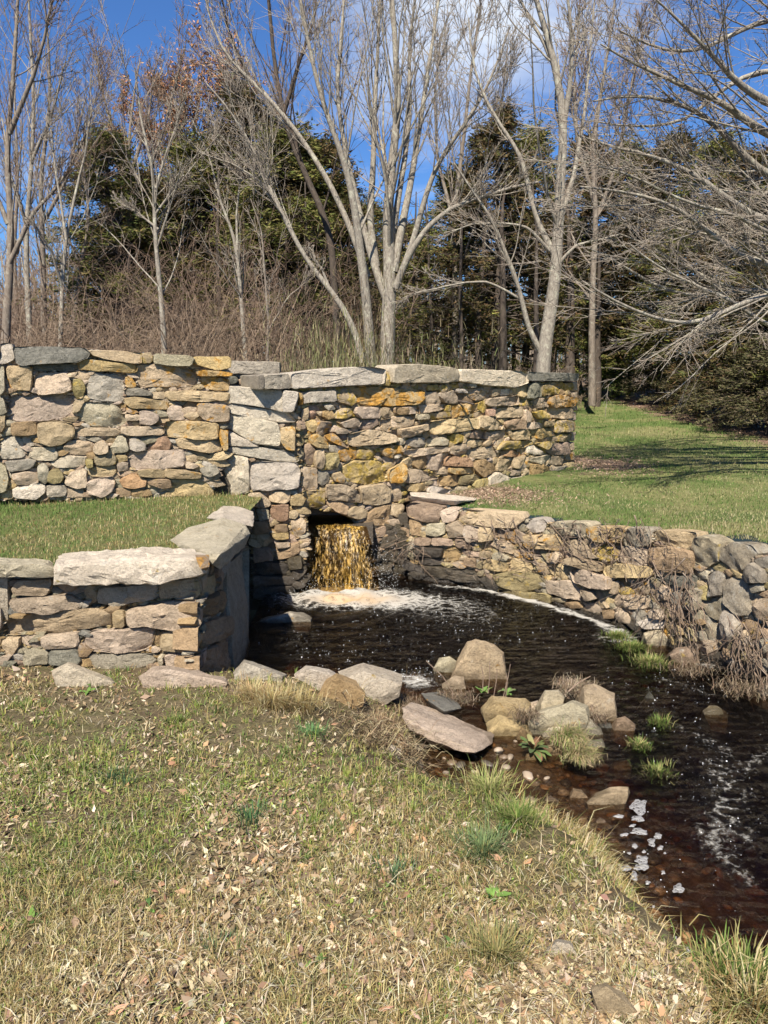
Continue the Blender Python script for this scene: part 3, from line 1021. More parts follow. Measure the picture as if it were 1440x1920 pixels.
topy = lambda x: np.interp(x, [765, 860, 975, 1110, 1215, 1310, 1440, 1560], [950, 958, 975, 995, 1003, 1010, 1052, 1090])
for i in range(5):
    a, b = xs[i], xs[i + 1]
    regs[i] = [(a, topy(a)), ((a + b) / 2, topy((a + b) / 2)), (b, topy(b)), (b, bp[i + 1][1] + 8), (a, bp[i][1] + 8)]
build_wall(low_wall, LFACES, LOW, regs, 10, 'tqbvg', (-0.03, 0.04), (0.05, 0.012), wetz=-0.72)
for i, f in enumerate(LF):
    zt = [ -0.10, -0.06, -0.03, 0.0, 0.06, 0.13, 0.2][i], [-0.06, -0.03, 0.0, 0.06, 0.13, 0.2, 0.2][i]
    core_box(low_wall, f, uv=[(-0.03, -1.2), (f.len + 0.03, -1.2), (f.len + 0.03, zt[1] - 0.05), (-0.03, zt[0] - 0.05)], w1=-0.32, w0=-0.10)

# ---- the near left wall that holds the terrace, with its long shaded side along the pool
FN = Face((-3.4, 4.60), (-1.20, 4.60))
FG = Face((-1.18, 4.58), (-1.18, 6.80))
NEAR = parse('''
w 0,1310 40,1310 35,1540 0,1545
q 60,1370 100,1325 265,1318 260,1370 235,1410 70,1400
t 45,1450 60,1425 350,1405 435,1440 400,1475 240,1500 80,1495
p 0,1545 170,1500 480,1475 575,1490 578,1570 480,1590 50,1622 0,1620
t 440,1370 470,1355 500,1365 500,1440 470,1465 442,1440
w 510,1400 530,1365 800,1345 830,1360 830,1430 600,1465 510,1450
t 838,1335 1065,1320 1060,1400 1020,1430 940,1420 840,1425
p 665,1490 700,1475 830,1450 860,1440 1000,1440 1055,1480 1055,1560 1030,1600 940,1600 800,1560 690,1570 665,1530
q 590,1495 640,1480 660,1520 655,1575 590,1570
t 220,1620 400,1600 408,1665 390,1680 240,1692 222,1670
p 425,1655 480,1595 800,1578 812,1600 800,1680 740,1700 600,1715 470,1700
t 845,1600 900,1590 1050,1600 1060,1640 1040,1700 1000,1712 850,1700
p 0,1640 95,1638 90,1680 50,1725 0,1730
g 450,1725 700,1720 810,1720 820,1760 700,1800 500,1795
g 100,1690 250,1700 240,1780 110,1780
d 255,1700 400,1690 430,1760 260,1770
p 865,1735 900,1715 1060,1720 1062,1800 940,1810 870,1790
b 60,1502 130,1500 120,1520 70,1515
b 812,1590 840,1600 835,1690 812,1660
w 835,1730 860,1725 865,1760 845,1775
''', 0, 620, 2.8229)
for row, (ya, yb) in enumerate(((1085, 1130), (1135, 1185), (1188, 1232))):
    x = -3
    while x > -420:
        ww = rs.uniform(50, 120)
        NEAR.append((rs.choice('ptwq'), [(x, ya + rs.uniform(0, 6)), (x, yb - rs.uniform(0, 4)), (x - ww / 2, yb), (x - ww + 4, yb - 4), (x - ww + 4, ya + 3), (x - ww / 2, ya)]))
        x -= ww
SIDE = parse('''
t 1070,1318 1165,1280 1185,1330 1150,1385 1070,1400
b 1062,1445 1190,1372 1208,1420 1190,1480 1110,1515 1062,1500
b 1065,1562 1205,1505 1208,1600 1190,1620 1062,1700
b 1068,1722 1205,1625 1206,1790 1110,1830 1068,1815
g- 1213,1252 1330,1135 1325,1700 1300,1740 1218,1800 1214,1400
''', 0, 620, 2.8229)
near_wall = empty('stone_wall', (-1.9, 4.8, -0.45), 'near low stone wall at the left that holds the small terrace, its end shading the pool', 'wall')
build_wall(near_wall, [(9999, FN)], NEAR, {0: [(-420, 1080), (0, 1078), (375, 1085), (372, 1262), (0, 1255), (-420, 1250)]}, 12, 'btgd', (-0.03, 0.03), (0.05, 0.012), grow=0.004)
build_wall(near_wall, [(9999, FG)], SIDE, {0: [(378, 1090), (470, 985), (468, 1235), (378, 1268)]}, 13, 'bbg', (-0.01, 0.02), grow=0.006)
core_box(near_wall, FN, uv=[(-0.3, -0.7), (FN.len - 0.08, -0.7), (FN.len - 0.08, 0.08), (-0.3, 0.08)], w0=-0.14, w1=-0.4)
core_box(near_wall, FG, uv=[(0.1, -1.2), (FG.len, -1.2), (FG.len, 0.12), (0.1, 0.12)], w0=-0.10, w1=-0.35)

def zpt(px, py, z): return at_z(px, py, z)
def slab(px_top, zt, th, seed, code, root, name='capstone', rough=0.014, drop=()):
    P = []
    for (x, y) in px_top:
        q = at_z(x, y, zt + 0.0); P += [q, q - Vector((0, 0, th))]
    me, c = hull_rock(P, seed, STONE[code], rough, 0.045, 2)
    return link(name, me, root, c)
# big capstones lying over the near wall
def cap_pts(front, back, zt, zb):
    P = []
    for (x, y) in back: P.append(at_z(x, y, zt))
    for (x, y, yy) in front: P.append(at_y(x, y, yy))
    return P
V_ = lambda x, y: (x / 2.8229, 620 + y / 2.8229)
def pxA(x, y, yy): a, b = V_(x, y); return at_y(a, b, yy)
P = [pxA(300, 1235, 4.50), pxA(285, 1345, 4.50), pxA(700, 1328, 4.47), pxA(850, 1335, 4.46), pxA(1085, 1290, 4.52), pxA(1108, 1245, 4.55), pxA(1100, 1190, 4.72),
     pxA(340, 1250, 4.47), pxA(1030, 1215, 4.50), pxA(335, 1185, 4.86), pxA(850, 1142, 5.05), pxA(1030, 1160, 4.92), pxA(600, 1195, 4.60), pxA(380, 1320, 4.95), pxA(1000, 1270, 5.0), pxA(310, 1205, 4.7)]
me, c = hull_rock(P, 71, STONE['w'], 0.02, 0.045); link('capstone', me, near_wall, c)
P = [pxA(0, 1208, 4.85), pxA(-160, 1200, 4.85), pxA(270, 1213, 4.80), pxA(300, 1265, 4.55), pxA(290, 1303, 4.55), pxA(100, 1300, 4.52), pxA(-160, 1290, 4.52), pxA(0, 1240, 4.5), pxA(250, 1240, 4.52), pxA(-160, 1240, 4.5)]
me, c = hull_rock(P, 72, STONE['g'], 0.016, 0.045); link('capstone', me, near_wall, c)
P = [pxA(-175, 1205, 4.85), pxA(-900, 1190, 4.85), pxA(-900, 1290, 4.52), pxA(-175, 1290, 4.52), pxA(-175, 1235, 4.5), pxA(-900, 1235, 4.5)]
me, c = hull_rock(P, 73, STONE['p'], 0.016, 0.06); link('capstone', me, near_wall, c)
P = [pxA(900, 1108, 5.35), pxA(1000, 1042, 5.75), pxA(1180, 990, 6.05), pxA(1300, 1028, 5.95), pxA(1322, 1075, 5.85), pxA(1305, 1130, 5.85), pxA(1165, 1262, 4.88), pxA(1120, 1240, 4.78), pxA(1108, 1180, 4.80), pxA(1165, 1185, 4.80), pxA(1300, 1065, 5.8), pxA(960, 1140, 5.2)]
me, c = hull_rock(P, 74, STONE['g'], 0.013, 0.045); link('capstone', me, near_wall, c)
P = [pxA(1090, 992, 6.1), pxA(1180, 927, 6.75), pxA(1260, 930, 6.85), pxA(1342, 958, 6.75), pxA(1338, 1038, 6.1), pxA(1300, 1028, 6.0), pxA(1180, 988, 6.05), pxA(1330, 1055, 6.2), pxA(1340, 990, 6.6)]
me, c = hull_rock(P, 75, STONE['w'], 0.013, 0.045); link('capstone', me, near_wall, c)
P = [pxA(1035, 1185, 4.6), pxA(1105, 1185, 4.62), pxA(1108, 1250, 4.48), pxA(1060, 1262, 4.44), pxA(1040, 1215, 4.45), pxA(1090, 1270, 4.5)]
me, c = hull_rock(P, 76, STONE['o'], 0.008, 0.03); link('stone', me, near_wall, c)
# pale slab lying on the head of the low wall
P = [at_y(768, 924, 8.4), at_y(782, 921, 8.75), at_y(895, 934, 8.7), at_y(890, 938, 8.4), at_y(851, 947, 8.1), at_y(771, 938, 8.25), at_y(771, 930, 8.2), at_y(850, 939, 8.05)]
me, c = hull_rock(P, 77, STONE['w'], 0.01, 0.04)
tag(link('flat_slab', me, None, c), 'long pale flat slab lying at the foot of the high wall on the low wall head', 'slab')
# a rod added to the right wall, sized to cast the slanting shadow
u, v = FD2.uv(862, 752)
# ------------------------------------------------------------------ ground, water
rod = empty('shadow_rod', FD2.pt(u, v, 0.0), 'thin dark rod added on the right wall to cast the slanting shadow below it', 'rod')
SHORE_PX = [(430, 1276), (560, 1285), (660, 1289), (748, 1300), (762, 1350), (790, 1410), (840, 1455), (900, 1497), (960, 1530), (1090, 1565), (1140, 1605), (1180, 1680), (1250, 1775), (1300, 1880)]
SH = [at_z(x, y, WZ) for x, y in SHORE_PX]
SH = [(-1.16, 5.6)] + [(p.x, p.y) for p in SH] + [(1.16, 1.6), (0.9, -0.5), (0.8, -4)]
POOL = SH + [(9, -4), (9, 3), (3.6, 3.6)] + [(p.x + 0.1, p.y + 0.08) for p in reversed(W3)] + [(0.3, 9), (-1.18, 9)]
def seg_dist(X, Y, pts, closed=False):
    d = np.full(X.shape, 1e9)
    n = len(pts)
    for i in range(n if closed else n - 1):
        ax, ay = pts[i][:2]; bx, by = pts[(i + 1) % n][:2]
        vx, vy = bx - ax, by - ay; L2 = vx * vx + vy * vy + 1e-12
        t = np.clip(((X - ax) * vx + (Y - ay) * vy) / L2, 0, 1)
        d = np.minimum(d, np.hypot(X - ax - t * vx, Y - ay - t * vy))
    return d
def sstep(a, b, x):
    t = np.clip((x - a) / (b - a), 0, 1); return t * t * (3 - 2 * t)
_t = np.random.default_rng(3).random((64, 64))
def vnoise(X, Y, s, off=0.0):
    x, y = X * s + off, Y * s + off * 1.7
    xi, yi = np.floor(x).astype(int), np.floor(y).astype(int); fx, fy = x - xi, y - yi
    fx = fx * fx * (3 - 2 * fx); fy = fy * fy * (3 - 2 * fy)
    g = lambda a, b: _t[a % 64, b % 64]
    return (g(xi, yi) * (1 - fx) + g(xi + 1, yi) * fx) * (1 - fy) + (g(xi, yi + 1) * (1 - fx) + g(xi + 1, yi + 1) * fx) * fy
def fbm(X, Y, s, off=0.0, o=3):
    r = 0; a = 0.5; t = 0
    for k in range(o):
        r = r + a * vnoise(X, Y, s * 2 ** k, off + 9.1 * k); t += a; a *= 0.5
    return r / t
def plateau(X, Y):
    return -0.092 * np.clip(Y, -3, 6) + 0.05 * (fbm(X, Y, 1.3) - 0.5) + 0.02 * (fbm(X, Y, 6, 4) - 0.5) + np.clip(-X - 1.5, 0, 4) * 0.01
def near_z(X, Y):
    X = np.asarray(X, float); Y = np.asarray(Y, float)
    d = seg_dist(X, Y, SH); ins = in_poly(X, Y, POOL)
    w = 0.35 + 0.6 * sstep(2.4, 3.6, Y) * sstep(6.5, 4.0, Y) + 0.2 * (fbm(X, Y, 2.5, 7) - 0.5)
    k = np.clip((d + np.where(d < .6, 0.22 * (fbm(X, Y, 2.6, 31, 3) - 0.62), 0) * sstep(5.0, 4.4, Y)) / w, 0, 1) ** 0.75
    bank = WZ - 0.02 + (plateau(X, Y) - WZ + 0.02) * k
    depth = 0.03 + 0.34 * sstep(0.0, 1.6, d) + 0.10 * (fbm(X, Y, 2.2, 3) - 0.4) * sstep(0, 0.5, d)
    shoal = 0.16 * np.exp(-(((X - 1.0) / 0.55) ** 2 + ((Y - 4.5) / 0.5) ** 2)) + 0.18 * np.exp(-(((X - 2.15) / 0.35) ** 2 + ((Y - 5.9) / 0.45) ** 2))
    bed = WZ - np.clip(depth - shoal, 0.015, 9)
    return np.where(ins, bed, bank)
def lawn_z(X, Y):
    X = np.asarray(X, float); Y = np.asarray(Y, float)
    z = 0.05 + 0.036 * (np.clip(Y, 5, 26) - 10) + 0.0 * X
    z = np.where(Y < 10, -0.03 + (z + 0.03) * sstep(7.5, 10, Y), z)
    z = z + 0.27 * sstep(1.7, 3.2, X) * sstep(8.8, 5.2, Y)
    z = z + 0.018 * (fbm(X, Y, 0.9, 2) - 0.5)
    return z
_lx, _ly = np.linspace(-4, 4, 241), np.linspace(-1, 8, 271)
_LX, _LY = np.meshgrid(_lx, _ly); _LZ = near_z(_LX, _LY)
def _NZ(X, Y):
    a = np.clip((X + 4) / 8 * 240, 0, 239.999); b = np.clip((Y + 1) / 9 * 270, 0, 269.999)
    i, j = a.astype(int), b.astype(int); f, g_ = a - i, b - j
    return (_LZ[j, i] * (1 - f) + _LZ[j, i + 1] * f) * (1 - g_) + (_LZ[j + 1, i] * (1 - f) + _LZ[j + 1, i + 1] * f) * g_
def grid_sheet(name, x0, x1, y0, y1, nx, ny, zf, mat, keep=None, power=1.0):
    gx = np.linspace(x0, x1, nx)
    gy = y0 + (y1 - y0) * np.linspace(0, 1, ny) ** power
    X, Y = np.meshgrid(gx, gy); Z = zf(X, Y)
    V = np.stack([X.ravel(), Y.ravel(), Z.ravel()], 1)
    i = np.arange(ny - 1)[:, None] * nx + np.arange(nx - 1)[None, :]
    F = np.stack([i, i + 1, i + nx + 1, i + nx], -1).reshape(-1, 4)
    if keep is not None:
        k = keep(X, Y); kf = (k[:-1, :-1] & k[1:, :-1] & k[:-1, 1:] & k[1:, 1:]).ravel()
        F = F[kf]
    return link(name, np_mesh(name, V, F, mat))

def ground_mat(name, cols, scale=1.0, bump=0.02):
    m, nt, N, L, B = new_mat(name)
    t = N.new('ShaderNodeTexCoord'); v = t.outputs['Object']
    a = n_noise(nt, v, 2.2 * scale, 6, 0.65, 0.5); b = n_noise(nt, v, 38 * scale, 5, 0.75, 0.8); c = n_noise(nt, v, 9 * scale, 5, 0.7, 0.4)
    col = n_mix(nt, n_range(nt, a, 0.38, 0.62), cols[0], cols[1])
    col = n_mix(nt, n_range(nt, c, 0.45, 0.62), col, cols[2])
    col = n_mix(nt, n_range(nt, b, 0.42, 0.62, 0, 0.7), col, cols[3])
    L.new(col, B.inputs['Base Color']); B.inputs['Roughness'].default_value = 0.95; B.inputs['Specular IOR Level'].default_value = 0.1
    n_bump(nt, B, b, 0.9, bump)
    return m
SOIL = ground_mat('leafy_soil', [(0.13, 0.095, 0.055), (0.12, 0.11, 0.045), (0.18, 0.14, 0.08), (0.06, 0.045, 0.028)])
def bed_mat():
    m, nt, N, L, B = new_mat('stony_stream_bed')
    t = N.new('ShaderNodeTexCoord'); v = t.outputs['Object']
    vo = N.new('ShaderNodeTexVoronoi'); vo.inputs['Scale'].default_value = 14
    L.new(v, vo.inputs['Vector'])
    sp = N.new('ShaderNodeSeparateColor'); L.new(vo.outputs['Color'], sp.inputs[0])
    col = n_mix(nt, sp.outputs[0], (0.10, 0.07, 0.04), (0.24, 0.17, 0.10))
    col = n_mix(nt, n_range(nt, n_noise(nt, v, 3, 5), 0.45, 0.6), col, (0.09, 0.06, 0.03))
    col = n_mix(nt, n_range(nt, n_noise(nt, v, 30, 5), 0.4, 0.65, 0, 0.6), col, (0.05, 0.035, 0.02))
    L.new(col, B.inputs['Base Color']); B.inputs['Roughness'].default_value = 0.8
    return m
BED = bed_mat()
# lawn: green with straw patches, leaf-brown along the wall end and under the trees
def lawn_mat():
    m, nt, N, L, B = new_mat('lawn_turf')
    t = N.new('ShaderNodeTexCoord'); v = t.outputs['Object']
    a = n_noise(nt, v, 0.55, 6, 0.62, 0.7); b = n_noise(nt, v, 45, 4, 0.75); c = n_noise(nt, v, 6, 6, 0.7, 0.3)
    col = n_mix(nt, n_range(nt, a, 0.44, 0.56), (0.075, 0.135, 0.028), (0.26, 0.235, 0.10))
    col = n_mix(nt, n_range(nt, c, 0.42, 0.64, 0, 0.75), col, (0.12, 0.155, 0.045))
    col = n_mix(nt, n_range(nt, b, 0.40, 0.66, 0, 0.65), col, (0.19, 0.19, 0.08))
    col = n_mix(nt, n_range(nt, b, 0.52, 0.36, 0, 0.5), col, (0.045, 0.06, 0.02))
    sp = N.new('ShaderNodeSeparateXYZ'); L.new(v, sp.inputs[0])
    # needles lie under the cedars east of x = 6.4 and behind the lawn
    wob = n_range(nt, n_noise(nt, v, 1.2, 4), 0.3, 0.7, -0.5, 0.5)
    e1 = n_range(nt, n_math(nt, 'ADD', sp.outputs[0], wob), 6.5, 6.8)
    e2 = n_range(nt, n_math(nt, 'ADD', sp.outputs[1], wob), 25.5, 26.0)
    e3 = n_range(nt, n_math(nt, 'ADD', sp.outputs[0], wob), 1.4, 0.8)
    e3 = n_math(nt, 'MULTIPLY', e3, n_range(nt, sp.outputs[1], 10.4, 11.0))
    e = n_math(nt, 'MAXIMUM', n_math(nt, 'MAXIMUM', e1, e2), e3)
    # a ring of old leaves round the wall end
    vd = N.new('ShaderNodeVectorMath'); vd.operation = 'DISTANCE'; vd.inputs[1].default_value = (3.15, 10.9, 0.1)
    L.new(v, vd.inputs[0])
    e4 = n_range(nt, n_math(nt, 'ADD', vd.outputs['Value'], n_math(nt, 'MULTIPLY', wob, 0.9)), 0.75, 0.45, 0, 0.9)
    vd2 = N.new('ShaderNodeVectorMath'); vd2.operation = 'DISTANCE'; vd2.inputs[1].default_value = (1.35, 8.95, 0.0)
    L.new(v, vd2.inputs[0])
    e5 = n_range(nt, n_math(nt, 'ADD', vd2.outputs['Value'], n_math(nt, 'MULTIPLY', wob, 0.9)), 0.7, 0.3, 0, 0.85)
    e = n_math(nt, 'MAXIMUM', n_math(nt, 'MAXIMUM', e, e4), e5)
    brown = n_mix(nt, n_range(nt, b, 0.35, 0.65), (0.15, 0.095, 0.065), (0.27, 0.18, 0.125))
    col = n_mix(nt, e, col, brown)
    L.new(col, B.inputs['Base Color']); B.inputs['Roughness'].default_value = 0.95; B.inputs['Specular IOR Level'].default_value = 0.1
    n_bump(nt, B, b, 1.0, 0.03, n_bump(nt, None, c, 0.6, 0.05))
    return m
LAWN = lawn_mat()

g = grid_sheet('ground', -7, 2.6, -4, 6.3, 160, 172, near_z, SOIL, keep=lambda X, Y: ~(in_poly(X, Y, POOL) & (seg_dist(X, Y, SH) > 0.12)) & ~((X < -1.35) & (Y > 5.2)))
tag(g, 'sloping bank of thin dry grass and dead leaves in front of the pool', kind='structure')
b_ = grid_sheet('stream_bed', -1.6, 9.2, -4, 9.2, 180, 220, lambda X, Y: np.where(in_poly(X, Y, POOL) | (Y < 5.2), near_z(X, Y), -1.05) - 0.004, BED, keep=lambda X, Y: in_poly(X, Y, POOL) | (seg_dist(X, Y, POOL, True) < 0.2))
tag(b_, 'brown stony bed under the pool and stream', kind='structure')
# terrace behind the near wall
def ter_z(X, Y): return 0.17 + 0.06 * sstep(5.0, 6.8, Y) + 0.02 * (fbm(X, Y, 1.5, 5) - 0.5) - 0.04 * sstep(-1.9, -1.3, X)
TERR = ground_mat('terrace_turf', [(0.08, 0.13, 0.03), (0.12, 0.14, 0.045), (0.15, 0.13, 0.06), (0.08, 0.07, 0.035)])
tpoly = [(-7.5, 4.72), (-1.6, 4.72), (-1.27, 5.1), (-1.24, 7.9), (-1.6, 7.9), (-7.5, 6.2)]
t_ = grid_sheet('terrace_lawn', -7.5, -1.2, 4.7, 7.9, 120, 70, ter_z, TERR, keep=lambda X, Y: (X < -1.22))
tag(t_, 'small flat terrace of short green grass between the near and the far left walls', kind='structure')
# the lawn and everything behind the walls
def lkeep(X, Y):
    inl = in_poly(X, Y, [(p.x + 0.12, p.y + 0.14) for p in W3] + [(9, 2), (60, 2), (60, 40), (-60, 40), (-60, 8.3), (-2, 8.1), (-1.0, 8.9), (0.2, 9.2), (0.5, 9.0), (0.45, 8.4)])
    return inl
l_ = grid_sheet('lawn', -3, 14, 2, 27, 110, 180, lawn_z, LAWN, keep=lambda X, Y: lkeep(X, Y) & ~((X < 0.4) & (Y < 9.5)))
tag(l_, 'sunny mown lawn rising to the right behind the low curved wall', kind='structure')
FLOOR = ground_mat('forest_floor', [(0.14, 0.09, 0.06), (0.10, 0.075, 0.045), (0.19, 0.14, 0.09), (0.06, 0.045, 0.03)], 0.5)
def ff_z(X, Y): return lawn_z(X, Y) - 0.05 + 0.3 * (fbm(X, Y, 0.12, 8) - 0.5) * sstep(28, 60, Y)
f_ = grid_sheet('forest_floor', -320, 320, 8.9, 620, 170, 150, ff_z, FLOOR, power=2.2)
tag(f_, 'brown woodland floor behind the walls', kind='structure')

# ---- water
FALLC = at_z(632, 1118, WZ)
def foam_amount(X, Y):
    f = 0.0 * X
    d = np.hypot((X - FALLC.x) / 0.62, (Y - FALLC.y) / 0.33)
    f += 1.25 * np.exp(-d ** 2 * 0.9)
    c2 = at_z(745, 1125, WZ); f += 0.75 * np.exp(-(((X - c2.x) / 0.75) ** 2 + ((Y - c2.y) / 0.30) ** 2))
    c3 = at_z(870, 1150, WZ); f += 0.36 * np.exp(-(((X - c3.x) / 0.55) ** 2 + ((Y - c3.y) / 0.40) ** 2))
    wd = seg_dist(X, Y, [at_z(a, b, WZ) for a, b in ((800, 1096), (905, 1106), (1000, 1127), (1090, 1155), (1160, 1182))])
    f += 1.3 * np.exp(-(wd / (0.01 + 0.10 * fbm(X, Y, 3.5, 2, 3))) ** 2) * sstep(0.3, 0.8, X) * (0.35 + 0.9 * fbm(X, Y, 8, 6, 3))
    for (a, b, r, k) in ((760, 1272, 0.11, 0.9), (790, 1282, 0.08, 0.7), (1160, 1195, 0.12, 0.8), (1330, 1245, 0.10, 0.7)):
        c = at_z(a, b, WZ); f += k * np.exp(-(((X - c.x) / (r * 1.5)) ** 2 + ((Y - c.y) / r) ** 2))
    for pts, w, k in (([(1255, 1360), (1310, 1375), (1365, 1410)], 0.06, 0.40), ([(1340, 1430), (1370, 1480), (1360, 1530), (1330, 1560), (1390, 1565)], 0.10, 0.44),
                      ([(1340, 1590), (1370, 1620), (1400, 1650)], 0.06, 0.38), ([(1400, 1440), (1440, 1400)], 0.06, 0.38), ([(1240, 1275), (1330, 1300)], 0.06, 0.42)):
        dd = seg_dist(X, Y, [at_z(a, b, WZ) for a, b in pts]); f += k * np.exp(-(dd / w) ** 2)
    f += 0.14 * sstep(5.2, 3.6, Y) * sstep(1.0, 1.7, X) * (0.6 + 0.8 * fbm(X, Y, 3, 1))
    f += 0.17 * np.exp(-((Y - 6.4) / 1.0) ** 2)
    return np.clip(f, 0, 1.3)
def water_z(X, Y):
    d = np.hypot((X - FALLC.x), (Y - FALLC.y))
    z = 0.020 * np.sin(d * 24 - 1.0 + 2 * fbm(X, Y, 2, 8)) * np.exp(-d * 1.0)
    z = z + 0.045 * (fbm(X, Y, 7, 2) - 0.4) * np.exp(-(d / 0.75) ** 2)
    amp = 0.014 + 0.030 * sstep(5.0, 3.9, Y) * sstep(1.1, 1.8, X)
    z = z + amp * (fbm(X * 1.0, Y * 1.6, 5.5, 6, 4) - 0.5) + 0.012 * (fbm(X * 0.7, Y * 2.2, 9, 3, 3) - 0.5)
    z = z + 0.0
    return WZ + z
def water_mat():
    m, nt, N, L, B = new_mat('tea_brown_water')
    t = N.new('ShaderNodeTexCoord'); v = t.outputs['Object']
    at = N.new('ShaderNodeVertexColor'); at.layer_name = 'Tone'
    se = N.new('ShaderNodeSeparateColor'); L.new(at.outputs[0], se.inputs[0])
    trn = N.new('ShaderNodeBsdfTransparent'); trn.inputs[0].default_value = (0.80, 0.72, 0.62, 1)
    gl = N.new('ShaderNodeBsdfGlossy'); gl.inputs['Roughness'].default_value = 0.03
    fr = N.new('ShaderNodeFresnel'); fr.inputs['IOR'].default_value = 1.333
    h1 = n_noise(nt, v, 26, 5, 0.65, 0.6); h2 = n_noise(nt, v, 80, 3, 0.6, 0.3)
    b1 = n_bump(nt, None, h1, 1.0, 0.03); b2 = n_bump(nt, None, h2, 0.6, 0.008, b1)
    L.new(b2, gl.inputs['Normal']); L.new(b2, fr.inputs['Normal'])
    mx = N.new('ShaderNodeMixShader'); L.new(fr.outputs[0], mx.inputs[0]); L.new(trn.outputs[0], mx.inputs[1]); L.new(gl.outputs[0], mx.inputs[2])
    # foam: broken by bubbles, drawn out in strings
    mpn = N.new('ShaderNodeMapping'); mpn.inputs['Scale'].default_value = (1, 1.5, 1); L.new(v, mpn.inputs['Vector'])
    nz = N.new('ShaderNodeTexNoise'); nz.inputs['Scale'].default_value = 5; nz.inputs['Detail'].default_value = 5; L.new(mpn.outputs[0], nz.inputs['Vector'])
    wv = N.new('ShaderNodeMix'); wv.data_type = 'RGBA'; wv.inputs[0].default_value = 0.16
    L.new(mpn.outputs[0], wv.inputs[6]); L.new(nz.outputs['Color'], wv.inputs[7])
    vo = N.new('ShaderNodeTexVoronoi'); vo.feature = 'DISTANCE_TO_EDGE'; vo.inputs['Scale'].default_value = 9
    L.new(wv.outputs[2], vo.inputs['Vector'])
    vo2 = N.new('ShaderNodeTexVoronoi'); vo2.inputs['Scale'].default_value = 70; L.new(v, vo2.inputs['Vector'])
    s = n_math(nt, 'SUBTRACT', se.outputs[0], n_range(nt, vo.outputs[0], 0.0, 0.30, 0.0, 0.50))
    s = n_math(nt, 'SUBTRACT', s, n_range(nt, n_noise(nt, v, 34, 7, 0.75, 0.8), 0.3, 0.7, 0.0, 0.80))
    s = n_math(nt, 'SUBTRACT', s, n_range(nt, vo2.outputs[0], 0.0, 0.8, 0.12, 0.0))
    fac = n_range(nt, s, -0.10, 0.50, 0.0, 0.9)
    fo = N.new('ShaderNodeBsdfPrincipled'); fo.inputs['Roughness'].default_value = 0.6
    L.new(n_mix(nt, se.outputs[1], (0.50, 0.47, 0.41), (0.58, 0.35, 0.14)), fo.inputs['Base Color'])
    n_bump(nt, fo, n_noise(nt, v, 60, 5, 0.7), 1.0, 0.02)
    mf = N.new('ShaderNodeMixShader'); L.new(fac, mf.inputs[0]); L.new(mx.outputs[0], mf.inputs[1]); L.new(fo.outputs[0], mf.inputs[2])
    L.new(mf.outputs[0], N['Material Output'].inputs['Surface'])
    ab = N.new('ShaderNodeVolumeAbsorption'); ab.inputs['Color'].default_value = (0.62, 0.42, 0.22, 1); ab.inputs['Density'].default_value = 9.0
    L.new(ab.outputs[0], N['Material Output'].inputs['Volume'])
    N.remove(B)
    return m
WATER = water_mat()
gx = np.concatenate([np.linspace(-1.25, 3.4, 180), np.linspace(3.45, 9, 20)]); gy = np.concatenate([np.linspace(-4, 1.5, 30), np.linspace(1.53, 8.6, 250)])
X, Y = np.meshgrid(gx, gy); Z = water_z(X, Y)
nx, ny = len(gx), len(gy)
# closed body: top sheet, a floor below the bed, and a skirt
V = np.stack([X.ravel(), Y.ravel(), Z.ravel()], 1)
i = np.arange(ny - 1)[:, None] * nx + np.arange(nx - 1)[None, :]
F = np.stack([i, i + 1, i + nx + 1, i + nx], -1).reshape(-1, 4)
edge = np.concatenate([np.arange(nx), np.arange(1, ny) * nx + nx - 1, (ny - 1) * nx + np.arange(nx - 2, -1, -1), np.arange(ny - 2, 0, -1) * nx])
VB = V[edge].copy(); VB[:, 2] = -1.6
o0 = len(V); ne = len(edge)
SK = np.stack([edge, o0 + np.arange(ne), o0 + (np.arange(ne) + 1) % ne, np.roll(edge, -1)], 1)
ctr = np.array([[4, 3, -1.6]]); V = np.vstack([V, VB, ctr])
BT = np.stack([o0 + np.arange(ne), np.full(ne, o0 + ne), o0 + (np.arange(ne) + 1) % ne], 1)
fa = np.zeros((len(V), 3)); fa[:o0, 0] = foam_amount(X, Y).ravel()
dam = np.hypot((X - FALLC.x - 0.15) / 0.40, (Y - FALLC.y + 0.10) / 0.16); fa[:o0, 1] = (np.exp(-dam ** 2) * 0.9 * (0.4 + fbm(X, Y, 9, 4))).ravel().clip(0, 1)
w_ = link('water', np_mesh('water', V, [F, SK, BT], WATER, True, fa))
tag(w_, 'dark tea-coloured pool and stream with drifting foam', kind='structure')

